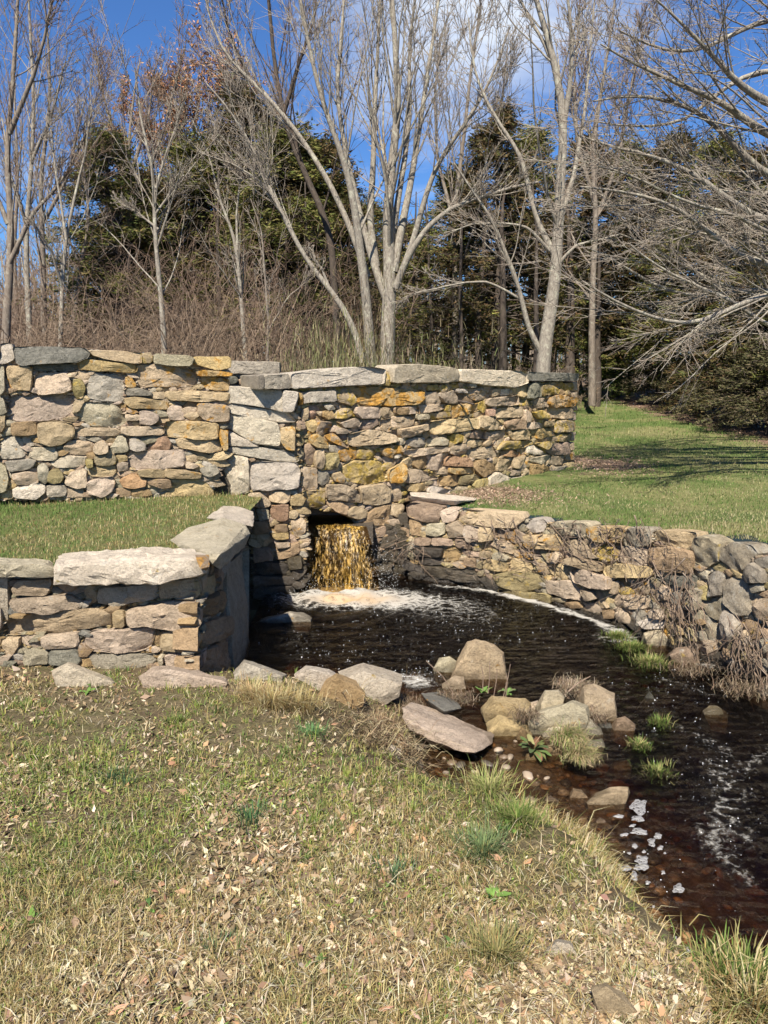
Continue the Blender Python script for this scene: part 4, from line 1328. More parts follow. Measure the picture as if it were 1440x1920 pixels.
# ---- the fall
def fall_mat():
    m, nt, N, L, B = new_mat('amber_falling_water')
    t = N.new('ShaderNodeTexCoord')
    mpn = N.new('ShaderNodeMapping'); mpn.inputs['Scale'].default_value = (1, 1, 0.10); L.new(t.outputs['Object'], mpn.inputs['Vector'])
    mp2 = N.new('ShaderNodeMapping'); mp2.inputs['Scale'].default_value = (1, 1, 0.07); L.new(t.outputs['Object'], mp2.inputs['Vector'])
    mp3 = N.new('ShaderNodeMapping'); mp3.inputs['Scale'].default_value = (1, 1, 0.28); L.new(t.outputs['Object'], mp3.inputs['Vector'])
    a = n_noise(nt, mp2.outputs[0], 14, 4, 0.6, 0.4); c = n_noise(nt, mp2.outputs[0], 48, 5, 0.7, 0.5)
    d = n_noise(nt, mp3.outputs[0], 60, 4, 0.7, 0.5)
    col = n_mix(nt, n_range(nt, a, 0.42, 0.60), (0.07, 0.045, 0.015), (0.46, 0.265, 0.04))
    col = n_mix(nt, n_range(nt, c, 0.55, 0.66, 0, 0.7), col, (0.52, 0.34, 0.12))
    col = n_mix(nt, n_range(nt, n_noise(nt, mp2.outputs[0], 90, 4, 0.7, 0.3), 0.61, 0.69, 0, 0.7), col, (0.75, 0.68, 0.52))
    B.inputs['Roughness'].default_value = 0.4; L.new(col, B.inputs['Base Color'])
    n_bump(nt, B, c, 0.4, 0.012)
    trn = N.new('ShaderNodeBsdfTransparent'); trn.inputs[0].default_value = (0.75, 0.6, 0.4, 1)
    mx = N.new('ShaderNodeMixShader'); at = N.new('ShaderNodeVertexColor'); at.layer_name = 'Tone'
    se = N.new('ShaderNodeSeparateColor'); L.new(at.outputs[0], se.inputs[0])
    op = n_math(nt, 'ADD', se.outputs[0], n_range(nt, c, 0.40, 0.60, -0.40, 0.62))
    cl = N.new('ShaderNodeClamp'); L.new(op, cl.inputs[0])
    L.new(cl.outputs[0], mx.inputs[0]); L.new(trn.outputs[0], mx.inputs[1]); L.new(B.outputs[0], mx.inputs[2])
    L.new(mx.outputs[0], N['Material Output'].inputs['Surface'])
    return m
FALL = fall_mat()
fall = empty('waterfall', FALLC, 'amber waterfall pouring from the culvert mouth into the foaming pool', 'waterfall')
nu, nv = 70, 60
tl, tr_ = at_y(572, 982, 7.98), at_y(686, 984, 8.06)
bl, br = at_y(560, 1112, 7.66), at_y(712, 1108, 7.72)
V = []; C = []
for j in range(nv):
    f = j / (nv - 1)
    for i in range(nu):
        s = i / (nu - 1)
        T0 = tl.lerp(tr_, s); B0 = bl.lerp(br, s)
        if f < 0.12:
            q = T0.copy(); q.y += 0.5 * (0.12 - f) / 0.12; q.z = T0.z - 0.0
            g_ = 0
        else:
            g_ = (f - 0.12) / 0.88
            q = Vector((T0.x + (B0.x - T0.x) * g_ ** 0.7, T0.y + (B0.y - T0.y) * g_ ** 0.5, T0.z + (B0.z - T0.z) * g_))
        r = mnoise.noise(Vector((s * 9, g_ * 1.4, 0))) * 0.035 + mnoise.noise(Vector((s * 28, g_ * 2.5, 3))) * 0.016 
        q.y -= r * min(1, f * 5); q.z -= r * 0.3
        q.x += mnoise.noise(Vector((s * 6, g_ * 5, 9))) * 0.015 * g_
        V.append(tuple(q - FALLC))
        side = min(s, 1 - s)
        C.append((-0.08 + 0.52 * math.exp(-((s - 0.72) / 0.2) ** 2) + 0.22 * math.exp(-((s - 0.30) / 0.12) ** 2) - 0.55 * max(0, 1 - side / 0.09) - 0.22 * max(0, 1 - s / 0.35), 0, 0))
i = np.arange(nv - 1)[:, None] * nu + np.arange(nu - 1)[None, :]
F = np.stack([i, i + 1, i + nu + 1, i + nu], -1).reshape(-1, 4)
link('water_sheet', np_mesh('water_sheet', np.array(V), F, FALL, True, np.array(C)), fall, tuple(FALLC))
# drops thrown up where it lands, and beads along the sheet
dm, nt, N, L, B = new_mat('water_drop'); B.inputs['Base Color'].default_value = (0.80, 0.80, 0.78, 1); B.inputs['Roughness'].default_value = 0.15
OCT = np.array([(1, 0, 0), (-1, 0, 0), (0, 1, 0), (0, -1, 0), (0, 0, 1), (0, 0, -1)], float)
OF = np.array([(0, 2, 4), (2, 1, 4), (1, 3, 4), (3, 0, 4), (2, 0, 5), (1, 2, 5), (3, 1, 5), (0, 3, 5)])
def drops(P, r, stretch=1.0):
    n = len(P)
    V = P[:, None, :] + OCT[None] * r[:, None, None] * np.array([1, 1, stretch])
    F = (OF[None] + np.arange(n)[:, None, None] * 6).reshape(-1, 3)
    return V.reshape(-1, 3), F
P = []; RR = []
r0 = np.random.default_rng(4)
for k in range(900):
    # splash fans: most to the right of the fall
    cxs = [(700, 1090, .16, .30), (640, 1105, .30, .13), (580, 1105, .10, .12), (720, 1070, .10, .34)][r0.integers(0, 4)]
    c = at_y(cxs[0], cxs[1], 7.72)
    a = r0.normal(0, cxs[2]); h = abs(r0.normal(0, cxs[3])) * (1 - min(1, abs(a) / 0.4)) 
    P.append((c.x + a - FALLC.x, c.y + r0.normal(0, 0.08) - FALLC.y, WZ + h + 0.005 - FALLC.z)); RR.append(r0.uniform(0.0008, 0.0034))
for k in range(120):
    s, g_ = r0.random(), r0.random()
    T0 = tl.lerp(tr_, s); B0 = bl.lerp(br, s)
    P.append((T0.x + (B0.x - T0.x) * g_ ** .7 - FALLC.x + r0.normal(0, .01), T0.y + (B0.y - T0.y) * g_ ** .5 - FALLC.y - 0.04 - r0.random() * .03, T0.z + (B0.z - T0.z) * g_ - FALLC.z)); RR.append(r0.uniform(0.001, 0.003))
V, F = drops(np.array(P), np.array(RR), 1.3)
o = link('splash', np_mesh('splash', V, F, dm), fall, tuple(FALLC)); o['kind'] = 'stuff'
# sparkling bubbles riding the pool and the riffle
P = []; RR = []
for (a, b, sx, sy, n) in ((620, 1200, 90, 40, 130), (800, 1160, 160, 30, 110), (600, 1235, 120, 25, 110), (750, 1215, 120, 40, 90), (950, 1180, 80, 30, 60), (780, 1262, 35, 8, 60), (1330, 1400, 60, 60, 60), (1380, 1530, 60, 70, 60), (1300, 1640, 80, 60, 30), (1290, 1280, 70, 20, 60), (1180, 1330, 50, 60, 40)):
    for k in range(n):
        q = at_z(a + r0.normal(0, sx), b + r0.normal(0, sy), WZ)
        P.append((q.x, q.y, 0)); RR.append(abs(r0.normal(0.0008, 0.0020)) + 0.0009)
P = np.array(P); RR = np.array(RR); k_ = in_poly(P[:, 0], P[:, 1], POOL) & (P[:, 1] < 8); P, RR = P[k_], RR[k_]; P[:, 2] = water_z(P[:, 0], P[:, 1]) + 0.002
V, F = drops(P, RR, 0.7)
o = link('bubbles', np_mesh('bubbles', V, F, dm)); tag(o, 'tiny bright bubbles drifting on the dark pool and riffle', kind='stuff')
# rafts of foam at lower right
FM, nt, N, L, B = new_mat('bubbly_foam')
tcn = N.new('ShaderNodeTexCoord'); vo = N.new('ShaderNodeTexVoronoi'); vo.inputs['Scale'].default_value = 55; L.new(tcn.outputs['Object'], vo.inputs['Vector'])
B.inputs['Base Color'].default_value = (0.26, 0.25, 0.24, 1); n_bump(nt, B, vo.outputs[0], 1.0, 0.01)
trn = N.new('ShaderNodeBsdfTransparent'); mx = N.new('ShaderNodeMixShader')
L.new(n_range(nt, n_math(nt, 'ADD', vo.outputs[0], n_math(nt, 'MULTIPLY', n_noise(nt, tcn.outputs['Object'], 40, 4), 0.5)), 0.34, 0.60, 0.05, 0.85), mx.inputs[0]); L.new(trn.outputs[0], mx.inputs[1]); L.new(B.outputs[0], mx.inputs[2]); L.new(mx.outputs[0], N['Material Output'].inputs['Surface'])
FOAMS = [(1200, 1512, 34, 22), (1195, 1535, 28, 10), (1198, 1560, 34, 11), (1234, 1568, 17, 9), (1222, 1580, 15, 14), (1238, 1590, 12, 9), (1171, 1565, 16, 6), (1190, 1586, 12, 7), (1204, 1612, 26, 14),
         (1203, 1626, 26, 16), (1172, 1628, 20, 10), (1190, 1642, 17, 14), (1215, 1655, 9, 7), (1272, 1667, 18, 18), (1290, 1780, 18, 8), (1160, 1530, 22, 7), (1208, 1597, 7, 5), (1243, 1636, 8, 7), (1186, 1548, 12, 5), (1265, 1758, 9, 5), (1225, 1700, 6, 4), (1180, 1600, 8, 4), (1247, 1600, 5, 4)]
for k, (a, b, w, h) in enumerate(FOAMS):
    pts = []
    for q in range(22):
        an = 2 * math.pi * q / 22
        rr = 1 + 0.7 * mnoise.noise(Vector((math.cos(an) * 1.5, math.sin(an) * 1.5, k * 3.3)))
        pts.append(at_z(a + w * 0.5 * rr * math.cos(an), b + h * 0.55 * rr * math.sin(an), WZ + 0.009))
    c = sum(pts, Vector()) / len(pts)
    V = [tuple(p - c) for p in pts] + [tuple((p - c) * 0.7 + Vector((0, 0, 0.004))) for p in pts] + [(0, 0, 0.005)]
    n = 22
    F = [(i, (i + 1) % n, n + (i + 1) % n, n + i) for i in range(n)]; T = [(n + i, n + (i + 1) % n, 2 * n) for i in range(n)]
    o = link('foam_raft', np_mesh('foam_raft', np.array(V), [np.array(F), np.array(T)], FM), None, c)
    tag(o, 'small white raft of bubbles floating on the dark stream near the grassy bank', 'foam', 'foam rafts on the stream')

# the rod
def tube_mesh(name, pts, radii, sides=8, mat=None, origin=(0, 0, 0)):
    V, F = tubes(np.array([[tuple(p) for p in pts]], float) - np.array(origin), np.array([radii], float), sides)
    return np_mesh(name, V, F, mat)
def tubes(P, Rr, sides):
    """P (n,k,3) polylines, Rr (n,k) radii -> vertices, quads"""
    n, k, _ = P.shape
    T = np.gradient(P, axis=1); T /= np.linalg.norm(T, axis=2, keepdims=True) + 1e-9
    ref = np.where(np.abs(T[:, :1, 2:3]) > 0.9, np.array([1., 0, 0]), np.array([0, 0, 1.]))
    ref = np.broadcast_to(ref, T.shape)
    A = np.cross(T, ref); A /= np.linalg.norm(A, axis=2, keepdims=True) + 1e-9
    Bv = np.cross(T, A)
    an = np.arange(sides) * 2 * math.pi / sides
    V = P[:, :, None, :] + Rr[:, :, None, None] * (np.cos(an)[None, None, :, None] * A[:, :, None, :] + np.sin(an)[None, None, :, None] * Bv[:, :, None, :])
    V = V.reshape(-1, 3)
    i = np.arange(n)[:, None, None] * k * sides + np.arange(k - 1)[None, :, None] * sides + np.arange(sides)[None, None, :]
    i2 = np.arange(n)[:, None, None] * k * sides + np.arange(k - 1)[None, :, None] * sides + ((np.arange(sides) + 1) % sides)[None, None, :]
    F = np.stack([i, i2, i2 + sides, i + sides], -1).reshape(-1, 4)
    return V, F
p0 = FD2.pt(u, v, -0.05)
link('shaft', tube_mesh('shaft', [FD2.pt(u, v, -0.05), FD2.pt(u + 0.01, v - 0.01, 0.10), FD2.pt(u + 0.01, v - 0.03, 0.22)], [0.017, 0.015, 0.013], 8, BARK_DARK, tuple(rod.location)), rod, tuple(rod.location))

# ------------------------------------------------------------------ loose rocks
def vw(txt, ox, oy, s): return parse('x ' + txt, ox, oy, s)[0][1]
G = (740, 1160, 2.5714); Fv = (400, 1160, 2.769); Ev = (900, 920, 2.6667); H = (1000, 1160, 3.2727); A_ = (0, 620, 2.8229); S7 = (720, 1500, 2.0)
B0 = -0.88
def gz(px, py):          # where the sight line meets the ground
    d = ray(px, py); t = 1.0 + np.arange(400) * 0.02
    zr = CAMZ + d.z * t; k = np.argmax(zr <= _NZ(d.x * t, d.y * t))
    return float(zr[k])
ROCKS = [
 # txt, view, zb (None = ground), thick, colour, label
 ('270,290 300,210 350,110 390,98 430,108 480,125 525,165 548,230 545,305 400,315 280,308', G, B0, .38, 'p', 'tallest tan boulder, triangular, standing at the near edge of the pool'),
 ('188,240 215,190 265,182 305,210 290,275 200,278', G, B0, .2, 'g', 'olive grey round boulder just left of the tallest tan boulder'),
 ('228,315 290,275 335,280 342,340 300,358 240,352', G, B0, .15, 't', 'small tan rock at the foot of the tallest boulder'),
 ('415,428 440,385 470,375 630,385 655,410 645,460 600,485 500,462 430,445', G, B0 + .06, .2, 't', 'yellowish flat-topped rock at the left end of the mid-stream rock pile'),
 ('640,495 700,440 780,428 860,393 930,420 940,470 870,490 800,512 700,532 650,520', G, B0 + .08, .26, 'g', 'long grey tilted slab leaning across the mid-stream rock pile'),
 ('706,415 725,345 790,343 820,380 805,430 720,435', G, B0 + .16, .18, 'w', 'pale pinkish blocky rock on top of the mid-stream pile'),
 ('910,325 960,312 1060,360 1080,420 1070,470 1000,492 940,475 915,420', G, B0 + .04, .3, 't', 'large rounded tan boulder at the right end of the mid-stream pile'),
 ('440,505 500,463 560,490 640,510 662,560 640,592 560,562 450,532', G, B0, .2, 't', 'half-wet tan rock under the yellowish flat-topped one'),
 ('715,560 740,520 800,515 840,550 800,592 730,592', G, B0, .15, 'w', 'small pale rock beneath the grey tilted slab'),
 ('905,562 940,480 990,520 1005,560 960,582', G, B0, .12, 'g', 'small grey wedge between the slab and the rounded boulder'),
 ('960,502 1040,500 1055,525 1040,545 970,547', G, B0, .14, 'd', 'low dark flat stone beneath the large rounded boulder'),
 ('1058,540 1070,480 1110,470 1160,510 1152,552 1100,562', G, B0, .15, 'b', 'brown rock standing alone in the stream right of the pile'),
 ('740,600 790,570 815,640 800,682 760,672 735,640', G, B0, .15, 'b', 'grey brown rock behind the leafy green plant'),
 ('900,592 1000,580 1015,610 980,642 920,622', G, B0, .12, 'g', 'grey stone in the water below the small wedge'),
 ('635,650 690,650 703,690 660,707 632,682', G, B0, .1, 'b', 'small dark wet stone under the leafy green plant'),
 ('590,885 650,852 690,870 700,905 640,917 595,907', G, None, .12, 't', 'rounded tan stone at the near waterline'),
 ('715,875 750,850 790,870 797,905 730,917', G, None, .11, 'b', 'brown stone beside the rounded tan one at the near waterline'),
 ('845,860 860,815 900,825 940,870 930,892 860,892', G, B0, .1, 'b', 'brown stone left of the pale pointed slab near the bank'),
 ('930,888 1040,815 1125,812 1130,840 1110,907 1030,927 960,912', G, B0, .2, 't', 'pale pointed slab of rock in the stream near the bank'),
 ('945,980 990,958 1040,975 1050,1020 1000,1037 950,1015', G, None, .14, 'b', 'brown grey boulder in the undercut bank by the foam rafts'),
 ('1205,375 1230,350 1257,392 1240,407 1210,402', G, B0, .08, 'd', 'small dark stone breaking the surface mid-stream'),
 ('655,405 690,393 702,440 680,462 655,432', G, B0 + .04, .1, 't', 'small tan stone wedged behind the yellowish flat-topped rock'),
 ('1055,695 1120,680 1142,712 1100,737 1060,727', G, B0 - .06, .12, 'v', 'golden stone just under the water between two grass tufts'),
 ('105,280 160,213 250,240 360,300 300,330 150,330', Fv, None, .3, 'g', 'pale grey boulder by the end of the near wall at the pool edge'),
 ('420,285 480,245 600,262 640,285 570,375 500,365 430,320', Fv, None, .3, 'w', 'whitish boulder left of the biggest pool-edge boulder'),
 ('650,275 780,228 830,232 980,290 978,345 900,378 830,428 780,420 740,335 680,305', Fv, None, .42, 'w', 'biggest pale boulder in the row along the near edge of the pool'),
 ('540,405 590,310 640,282 740,322 785,392 700,425 590,445', Fv, None, .22, 'b', 'rough brown rock leaning on the front of the biggest pool-edge boulder'),
 ('930,625 970,590 1015,680 980,702 940,655', Fv, None, .1, 'r', 'small reddish stone among the dead stalks on the bank'),
 ('905,658 930,650 975,680 960,722 930,702', Fv, None, .07, 'w', 'small white stone beside the reddish one on the bank'),
 ('210,30 250,0 300,-15 400,-38 470,-30 512,-5 508,28 400,36 280,38', Fv, B0, .3, 'g', 'olive boulder in the pool left of the fall, half in shadow'),
 ('820,712 900,685 945,720 962,772 920,792 850,762', Ev, B0, .22, 'w', 'bright whitish rock at the foot of the curved wall'),
 ('935,692 985,640 1030,665 1080,740 1077,772 1010,772 960,732', Ev, B0, .25, 't', 'tan boulder leaning against the curved wall foot'),
 ('945,812 980,785 1060,775 1100,830 1097,862 1030,882 980,847', Ev, B0, .25, 'b', 'brown boulder in front of the curved wall, at the water'),
 ('1400,985 1440,962 1490,975 1480,1050 1410,1035', Ev, B0, .25, 'w', 'pale boulder cut by the right edge of the picture, at the waterline'),
 ('1040,562 1080,535 1130,535 1192,580 1190,642 1100,622', H, B0 - .03, .15, 'v', 'olive gold rounded rock awash in the stream at right'),
 ('590,570 610,520 640,550 650,600 600,605', G, B0, .08, 'b', 'tiny brown stone tucked by the leafy plant'),
 ('275,1802 360,1755 400,1770 560,1830 600,1862 430,1872 300,1895', A_, None, .22, 'w', 'flat pinkish rock lying below the near wall, further left'),
 ('735,1832 810,1780 900,1775 1190,1830 1200,1868 900,1903 780,1895', A_, None, .25, 'p', 'long pink rock lying at the foot of the near wall corner'),
 ('600,565 650,522 700,532 730,590 700,612 610,602', S7, None, .09, 'w', 'rounded pale stone half buried in the grassy bank'),
 ('268,545 295,523 322,560 317,582 285,573', S7, None, .04, 'w', 'small bright white quartz stone lying in the grass'),
 ('1085,772 1120,752 1167,790 1150,817 1090,802', S7, None, .1, 't', 'tan stone below the overhanging dry grass at lower right'),
 ('780,705 830,682 890,730 952,800 940,842 860,802', S7, None, .06, 't', 'long tan stone lying flush in the bank at the bottom'),
 ('585,772 620,750 680,770 682,802 600,797', S7, None, .05, 'w', 'small pale stone near the bottom of the picture'),
 ('800,600 850,570 905,590 900,640 840,660 805,640', G, B0, .14, 'g', 'small grey broken stone under the drooping straw clump at the rock pile'),
 ('470,440 520,415 560,450 550,500 490,505', G, B0, .16, 'b', 'brown wedge of rock filling the gap under the yellowish flat-topped rock'),
 ('600,470 650,455 690,500 650,545 600,530', G, B0, .14, 't', 'small tan block between the half-wet rock and the grey tilted slab'),
 ('820,480 900,460 930,500 900,560 840,560', G, B0, .2, 'b', 'brown block in shade beneath the grey tilted slab'),
 ('350,560 395,540 430,570 420,610 360,615', G, B0, .1, 'b', 'small brown stone just beyond the end of the long pink slab'),
 ('0,350 50,345 60,390 20,410 0,400', A_, -9, .1, 'g', ''),
 ('95,860 115,838 160,838 172,868 130,885', (540, 960, 1.0), B0, .1, 'm', ''),
]
for k, (txt, vwv, zb, th, code, label) in enumerate(ROCKS):
    if not label: continue
    poly = vw(txt, *vwv)
    yb = max(p[1] for p in poly); mx_ = sum(p[0] for p in poly) / len(poly)
    z = gz(mx_, yb) - 0.01 if zb is None else zb
    big = (max(p[0] for p in poly) - min(p[0] for p in poly)) > 60
    me, c = px_rock(poly, z, th, 40 + k, STONE[code], 0.016 if big else 0.008, target=0.035 if big else 0.02, sink=0.08)
    tag(link('rock', me, None, c), label, 'rock')
# the long pink slab lying tilted at the head of the stream
sl = [(755, 1328, 4.55), (771, 1317, 4.75), (815, 1333, 4.72), (865, 1350, 4.62), (927, 1378, 4.48), (895, 1388, 4.28), (768, 1366, 4.40), (755, 1345, 4.45), (815, 1390, 4.28), (868, 1408, 4.16), (892, 1412, 4.13), (925, 1392, 4.38), (800, 1395, 4.5), (885, 1414, 4.4)]
me, c = hull_rock([at_y(*p) for p in sl], 91, STONE['p'], 0.012, 0.035)
tag(link('rock', me, None, c), 'long pink slab of stone lying tilted between the bank and the stream', 'rock')
sl = [(790, 1300, 4.9), (822, 1297, 5.1), (855, 1313, 4.95), (866, 1328, 4.75), (833, 1334, 4.6), (800, 1312, 4.7), (833, 1340, 4.65), (800, 1318, 4.75)]
me, c = hull_rock([at_y(*p) for p in sl], 92, STONE['d'], 0.006, 0.03)
tag(link('rock', me, None, c), 'flat wet grey stone between the pink slab and the tallest boulder', 'rock')
# gravel and cobbles on the bed close to the bank: nobody could count them
Vs, Fs, Cs, off = [], [], [], 0
r1 = np.random.default_rng(17)
ico = None
bm = bmesh.new(); bmesh.ops.create_icosphere(bm, subdivisions=2, radius=1); IV = np.array([tuple(v.co) for v in bm.verts]); IF = np.array([[v.index for v in f.verts] for f in bm.faces]); bm.free()
for k in range(620):
    if k < 300: a, b = r1.uniform(760, 1180), r1.uniform(1380, 1560)
    elif k < 420: a, b = r1.uniform(1100, 1440), r1.uniform(1180, 1330)
    else: a, b = r1.uniform(1150, 1440), r1.uniform(1330, 1800)
    q = at_z(a, b, WZ - 0.03)
    z = float(_NZ(np.array(q.x), np.array(q.y)))
    if z > WZ - 0.01: continue
    s = abs(r1.normal(0.010, 0.012)) + 0.006
    ax = np.array([r1.uniform(.8, 1.5), r1.uniform(.7, 1.2), r1.uniform(.4, .8)]) * s
    V = IV * ax * (1 + 0.18 * np.sin(IV @ r1.normal(0, 2.2, 3) + r1.uniform(0, 6)))[:, None]
    th = r1.uniform(0, 6.28); c_, s_ = math.cos(th), math.sin(th)
    V = np.stack([V[:, 0] * c_ - V[:, 1] * s_, V[:, 0] * s_ + V[:, 1] * c_, V[:, 2]], 1) + np.array([q.x, q.y, z + ax[2] * 0.3])
    Vs.append(V); Fs.append(IF + off); off += len(V)
    Cs.append(np.tile(np.array([(0.20, 0.13, 0.07), (0.13, 0.09, 0.055), (0.26, 0.20, 0.14), (0.07, 0.055, 0.04), (0.22, 0.12, 0.05)][r1.integers(0, 5)]) * r1.uniform(.7, 1.2), (len(V), 1)))
PEB = tone_mat('wet_pebble', 0.5, 0.4)
o = link('pebbles', np_mesh('pebbles', np.vstack(Vs), np.vstack(Fs), PEB, True, np.vstack(Cs)))
tag(o, 'brown pebbles and cobbles strewn over the stream bed', kind='stuff')
# ------------------------------------------------------------------ grass, dead leaves, tufts
def rot_az(n, r): return r.uniform(0, 2 * math.pi, n)
def blades(P, h, w, az, lean, col, curl=0.5, tipcol=None):
    """n curved grass blades: 5 vertices each"""
    n = len(P); d = np.stack([np.cos(az), np.sin(az), np.zeros(n)], 1); s = np.stack([-np.sin(az), np.cos(az), np.zeros(n)], 1)
    up = np.array([0, 0, 1.0])
    l1 = lean * 0.6; l2 = lean * (1 + curl)
    M = P + (d * np.sin(l1)[:, None] + up * np.cos(l1)[:, None]) * (h * 0.5)[:, None]
    T = M + (d * np.sin(l2)[:, None] + up * np.cos(l2)[:, None]) * (h * 0.5)[:, None]
    V = np.stack([P - s * w[:, None] / 2, P + s * w[:, None] / 2, M - s * w[:, None] * .4, M + s * w[:, None] * .4, T], 1).reshape(-1, 3)
    b = np.arange(n)[:, None] * 5
    F = np.concatenate([b + np.array([0, 1, 3]), b + np.array([0, 3, 2]), b + np.array([2, 3, 4])], 0)
    C = np.repeat(col, 5, axis=0)
    return V, F, C
def leaves(P, size, r, col, flat=0.5):
    n = len(P); az = rot_az(n, r)
    a = np.stack([np.cos(az), np.sin(az), r.normal(0, flat, n)], 1); a /= np.linalg.norm(a, axis=1, keepdims=True)
    b = np.cross(a, np.stack([r.normal(0, flat, n), r.normal(0, flat, n), np.ones(n)], 1)); b /= np.linalg.norm(b, axis=1, keepdims=True)
    nn = np.cross(a, b)
    s = size[:, None]; asp = r.uniform(0.2, 0.6, n)[:, None]; cu = r.uniform(-.1, .35, n)[:, None]
    V = np.stack([P - a * s * .5 + nn * s * cu, P + b * s * asp * .5 + nn * s * cu * .8, P - a * s * .05, P - b * s * asp * .5 + nn * s * cu * .6, P + a * s * .5 + nn * s * cu * r.uniform(-1, 1, n)[:, None]], 1).reshape(-1, 3)
    q = np.arange(n)[:, None] * 5
    F = np.concatenate([q + np.array([0, 2, 1]), q + np.array([0, 3, 2]), q + np.array([1, 2, 4]), q + np.array([2, 3, 4])], 0)
    return V, F, np.repeat(col, 5, axis=0)
def pick(pal, n, r, var=0.22, w=None):
    pal = np.array(pal); k = r.choice(len(pal), n, p=w)
    return np.clip(pal[k] * r.uniform(1 - var, 1 + var, (n, 1)) * r.uniform(.93, 1.07, (n, 3)), 0.005, 0.9)
GREEN = [(0.10, 0.16, 0.035), (0.14, 0.20, 0.05), (0.08, 0.12, 0.03), (0.20, 0.24, 0.07)]
DRY = [(0.44, 0.355, 0.17), (0.38, 0.30, 0.125), (0.30, 0.225, 0.09), (0.52, 0.44, 0.25), (0.25, 0.165, 0.07)]
OLIVE = [(0.20, 0.19, 0.07), (0.16, 0.17, 0.06), (0.27, 0.23, 0.10)]
DEAD = [(0.27, 0.20, 0.115), (0.37, 0.295, 0.185), (0.19, 0.135, 0.08), (0.46, 0.39, 0.27), (0.12, 0.085, 0.055), (0.26, 0.165, 0.09), (0.21, 0.155, 0.095)]
r2 = np.random.default_rng(23)
def near_points(n, bias=1.0):
    """points on the near bank, spread evenly over the picture rather than the ground"""
    px = r2.uniform(-160, 1330, n); py = 1235 + (2060 - 1235) * r2.random(n) ** bias
    a = (px - CX) / FPX; b = (CY - py) / FPX
    dz = -SP + b * CP; dy = CP + b * SP
    X = a * 0; zz = np.full(n, -0.35)
    for _ in range(6):
        t = (zz - CAMZ) / dz; X, Y = a * t, dy * t; zz = near_z(X, Y)
    ok = ~in_poly(X, Y, POOL) & (np.abs(zz - (CAMZ + dz * ((zz - CAMZ) / dz))) < 0.1) & (Y < 5.6) & ~((X < -1.1) & (Y > 4.62)) & ~((Y > 5.0) & (X < -1.0))
    return X[ok], Y[ok], zz[ok]
# grass on the bank: small fanning tufts, some green, some yellow, some straw
YG = [(0.27, 0.29, 0.06), (0.20, 0.25, 0.045), (0.34, 0.32, 0.10), (0.15, 0.21, 0.035)]
X, Y, Z = near_points(21000, 0.85)
dens = fbm(X, Y, 2.0, 1, 4); grn = fbm(X, Y, 1.3, 5, 4); sh = seg_dist(X, Y, SH)
keep = r2.random(len(X)) < np.clip(0.28 + 3.6 * (dens - 0.42), 0.10, 1)
X, Y, Z, dens, grn, sh = [q[keep] for q in (X, Y, Z, dens, grn, sh)]
m = len(X); nb = r2.integers(4, 12, m); idx = np.repeat(np.arange(m), nb); n = len(idx)
kd = r2.random(m); pg = np.clip((grn - 0.42) * 3.0 + 0.42 - 0.3 * np.exp(-(sh / 0.3) ** 2) - 0.22 * sstep(2.6, 1.9, Y), 0.06, 0.85)
kind = np.where(kd < pg * 0.55, 0, np.where(kd < pg, 1, np.where(kd < pg + 0.30, 2, 3)))[idx]
kind = np.where(r2.random(n) < 0.15, 3, kind)
col = np.select([(kind == 0)[:, None], (kind == 1)[:, None], (kind == 2)[:, None]], [pick(GREEN, n, r2), pick(YG, n, r2), pick(OLIVE + [YG[2]], n, r2)], pick(DRY, n, r2))
az = rot_az(n, r2); rr = np.abs(r2.normal(0, 0.007, n)) * (1 + Y[idx] * .25)
x = X[idx] + np.cos(az) * rr; y = Y[idx] + np.sin(az) * rr; z = Z[idx]
hh = (r2.gamma(6, 0.0052, m) * (0.7 + 0.8 * dens) * (1 + 0.9 * np.exp(-(sh / 0.22) ** 2)) * np.clip(0.62 + Y * 0.13, 0.75, 1.25))[idx] * r2.uniform(.5, 1.15, n)
V, F, C = blades(np.stack([x, y, z - 0.003], 1), hh, r2.uniform(0.0016, 0.0036, n) * np.clip(y / 2.4, .8, 1.9), az + r2.normal(0, .5, n), np.abs(r2.normal(0.62, 0.34, n)), col, .8)
o = link('grass', np_mesh('grass', V, F, BLADE, True, C)); tag(o, 'thin patchy grass, part green and part straw, on the near bank', kind='stuff')
# low yellow-green weeds creeping among the grass
X, Y, Z = near_points(42000, 0.85); g3 = fbm(X, Y, 1.5, 21, 4)
keep = r2.random(len(X)) < np.clip((g3 - 0.50) * 4 + .05, 0.03, .8) * np.clip((Y - 1.6) * .8, .25, 1); X, Y, Z = X[keep], Y[keep], Z[keep]; n = len(X)
V, F, C = leaves(np.stack([X, Y, Z + 0.008 + 0.012 * r2.random(n)], 1), r2.gamma(5, 0.0019, n) + 0.004, r2, pick([(0.24, 0.30, 0.06), (0.17, 0.24, 0.05), (0.30, 0.33, 0.09), (0.12, 0.18, 0.04)], n, r2, .25), .35)
o = link('weeds', np_mesh('weeds', V, F, BLADE, False, C)); tag(o, 'small yellow-green weeds creeping through the near bank', kind='stuff')
# straw and stems lying flat
X, Y, Z = near_points(26000, 0.9); n = len(X)
V, F, C = blades(np.stack([X, Y, Z + 0.004], 1), r2.gamma(3, 0.012, n), r2.uniform(0.0016, 0.0032, n), rot_az(n, r2), r2.uniform(1.25, 1.58, n), pick(DRY + [(0.55, 0.48, 0.34)], n, r2), 0.05)
o = link('straw', np_mesh('straw', V, F, BLADE, True, C)); tag(o, 'pale dead stems lying flat among the grass of the near bank', kind='stuff')
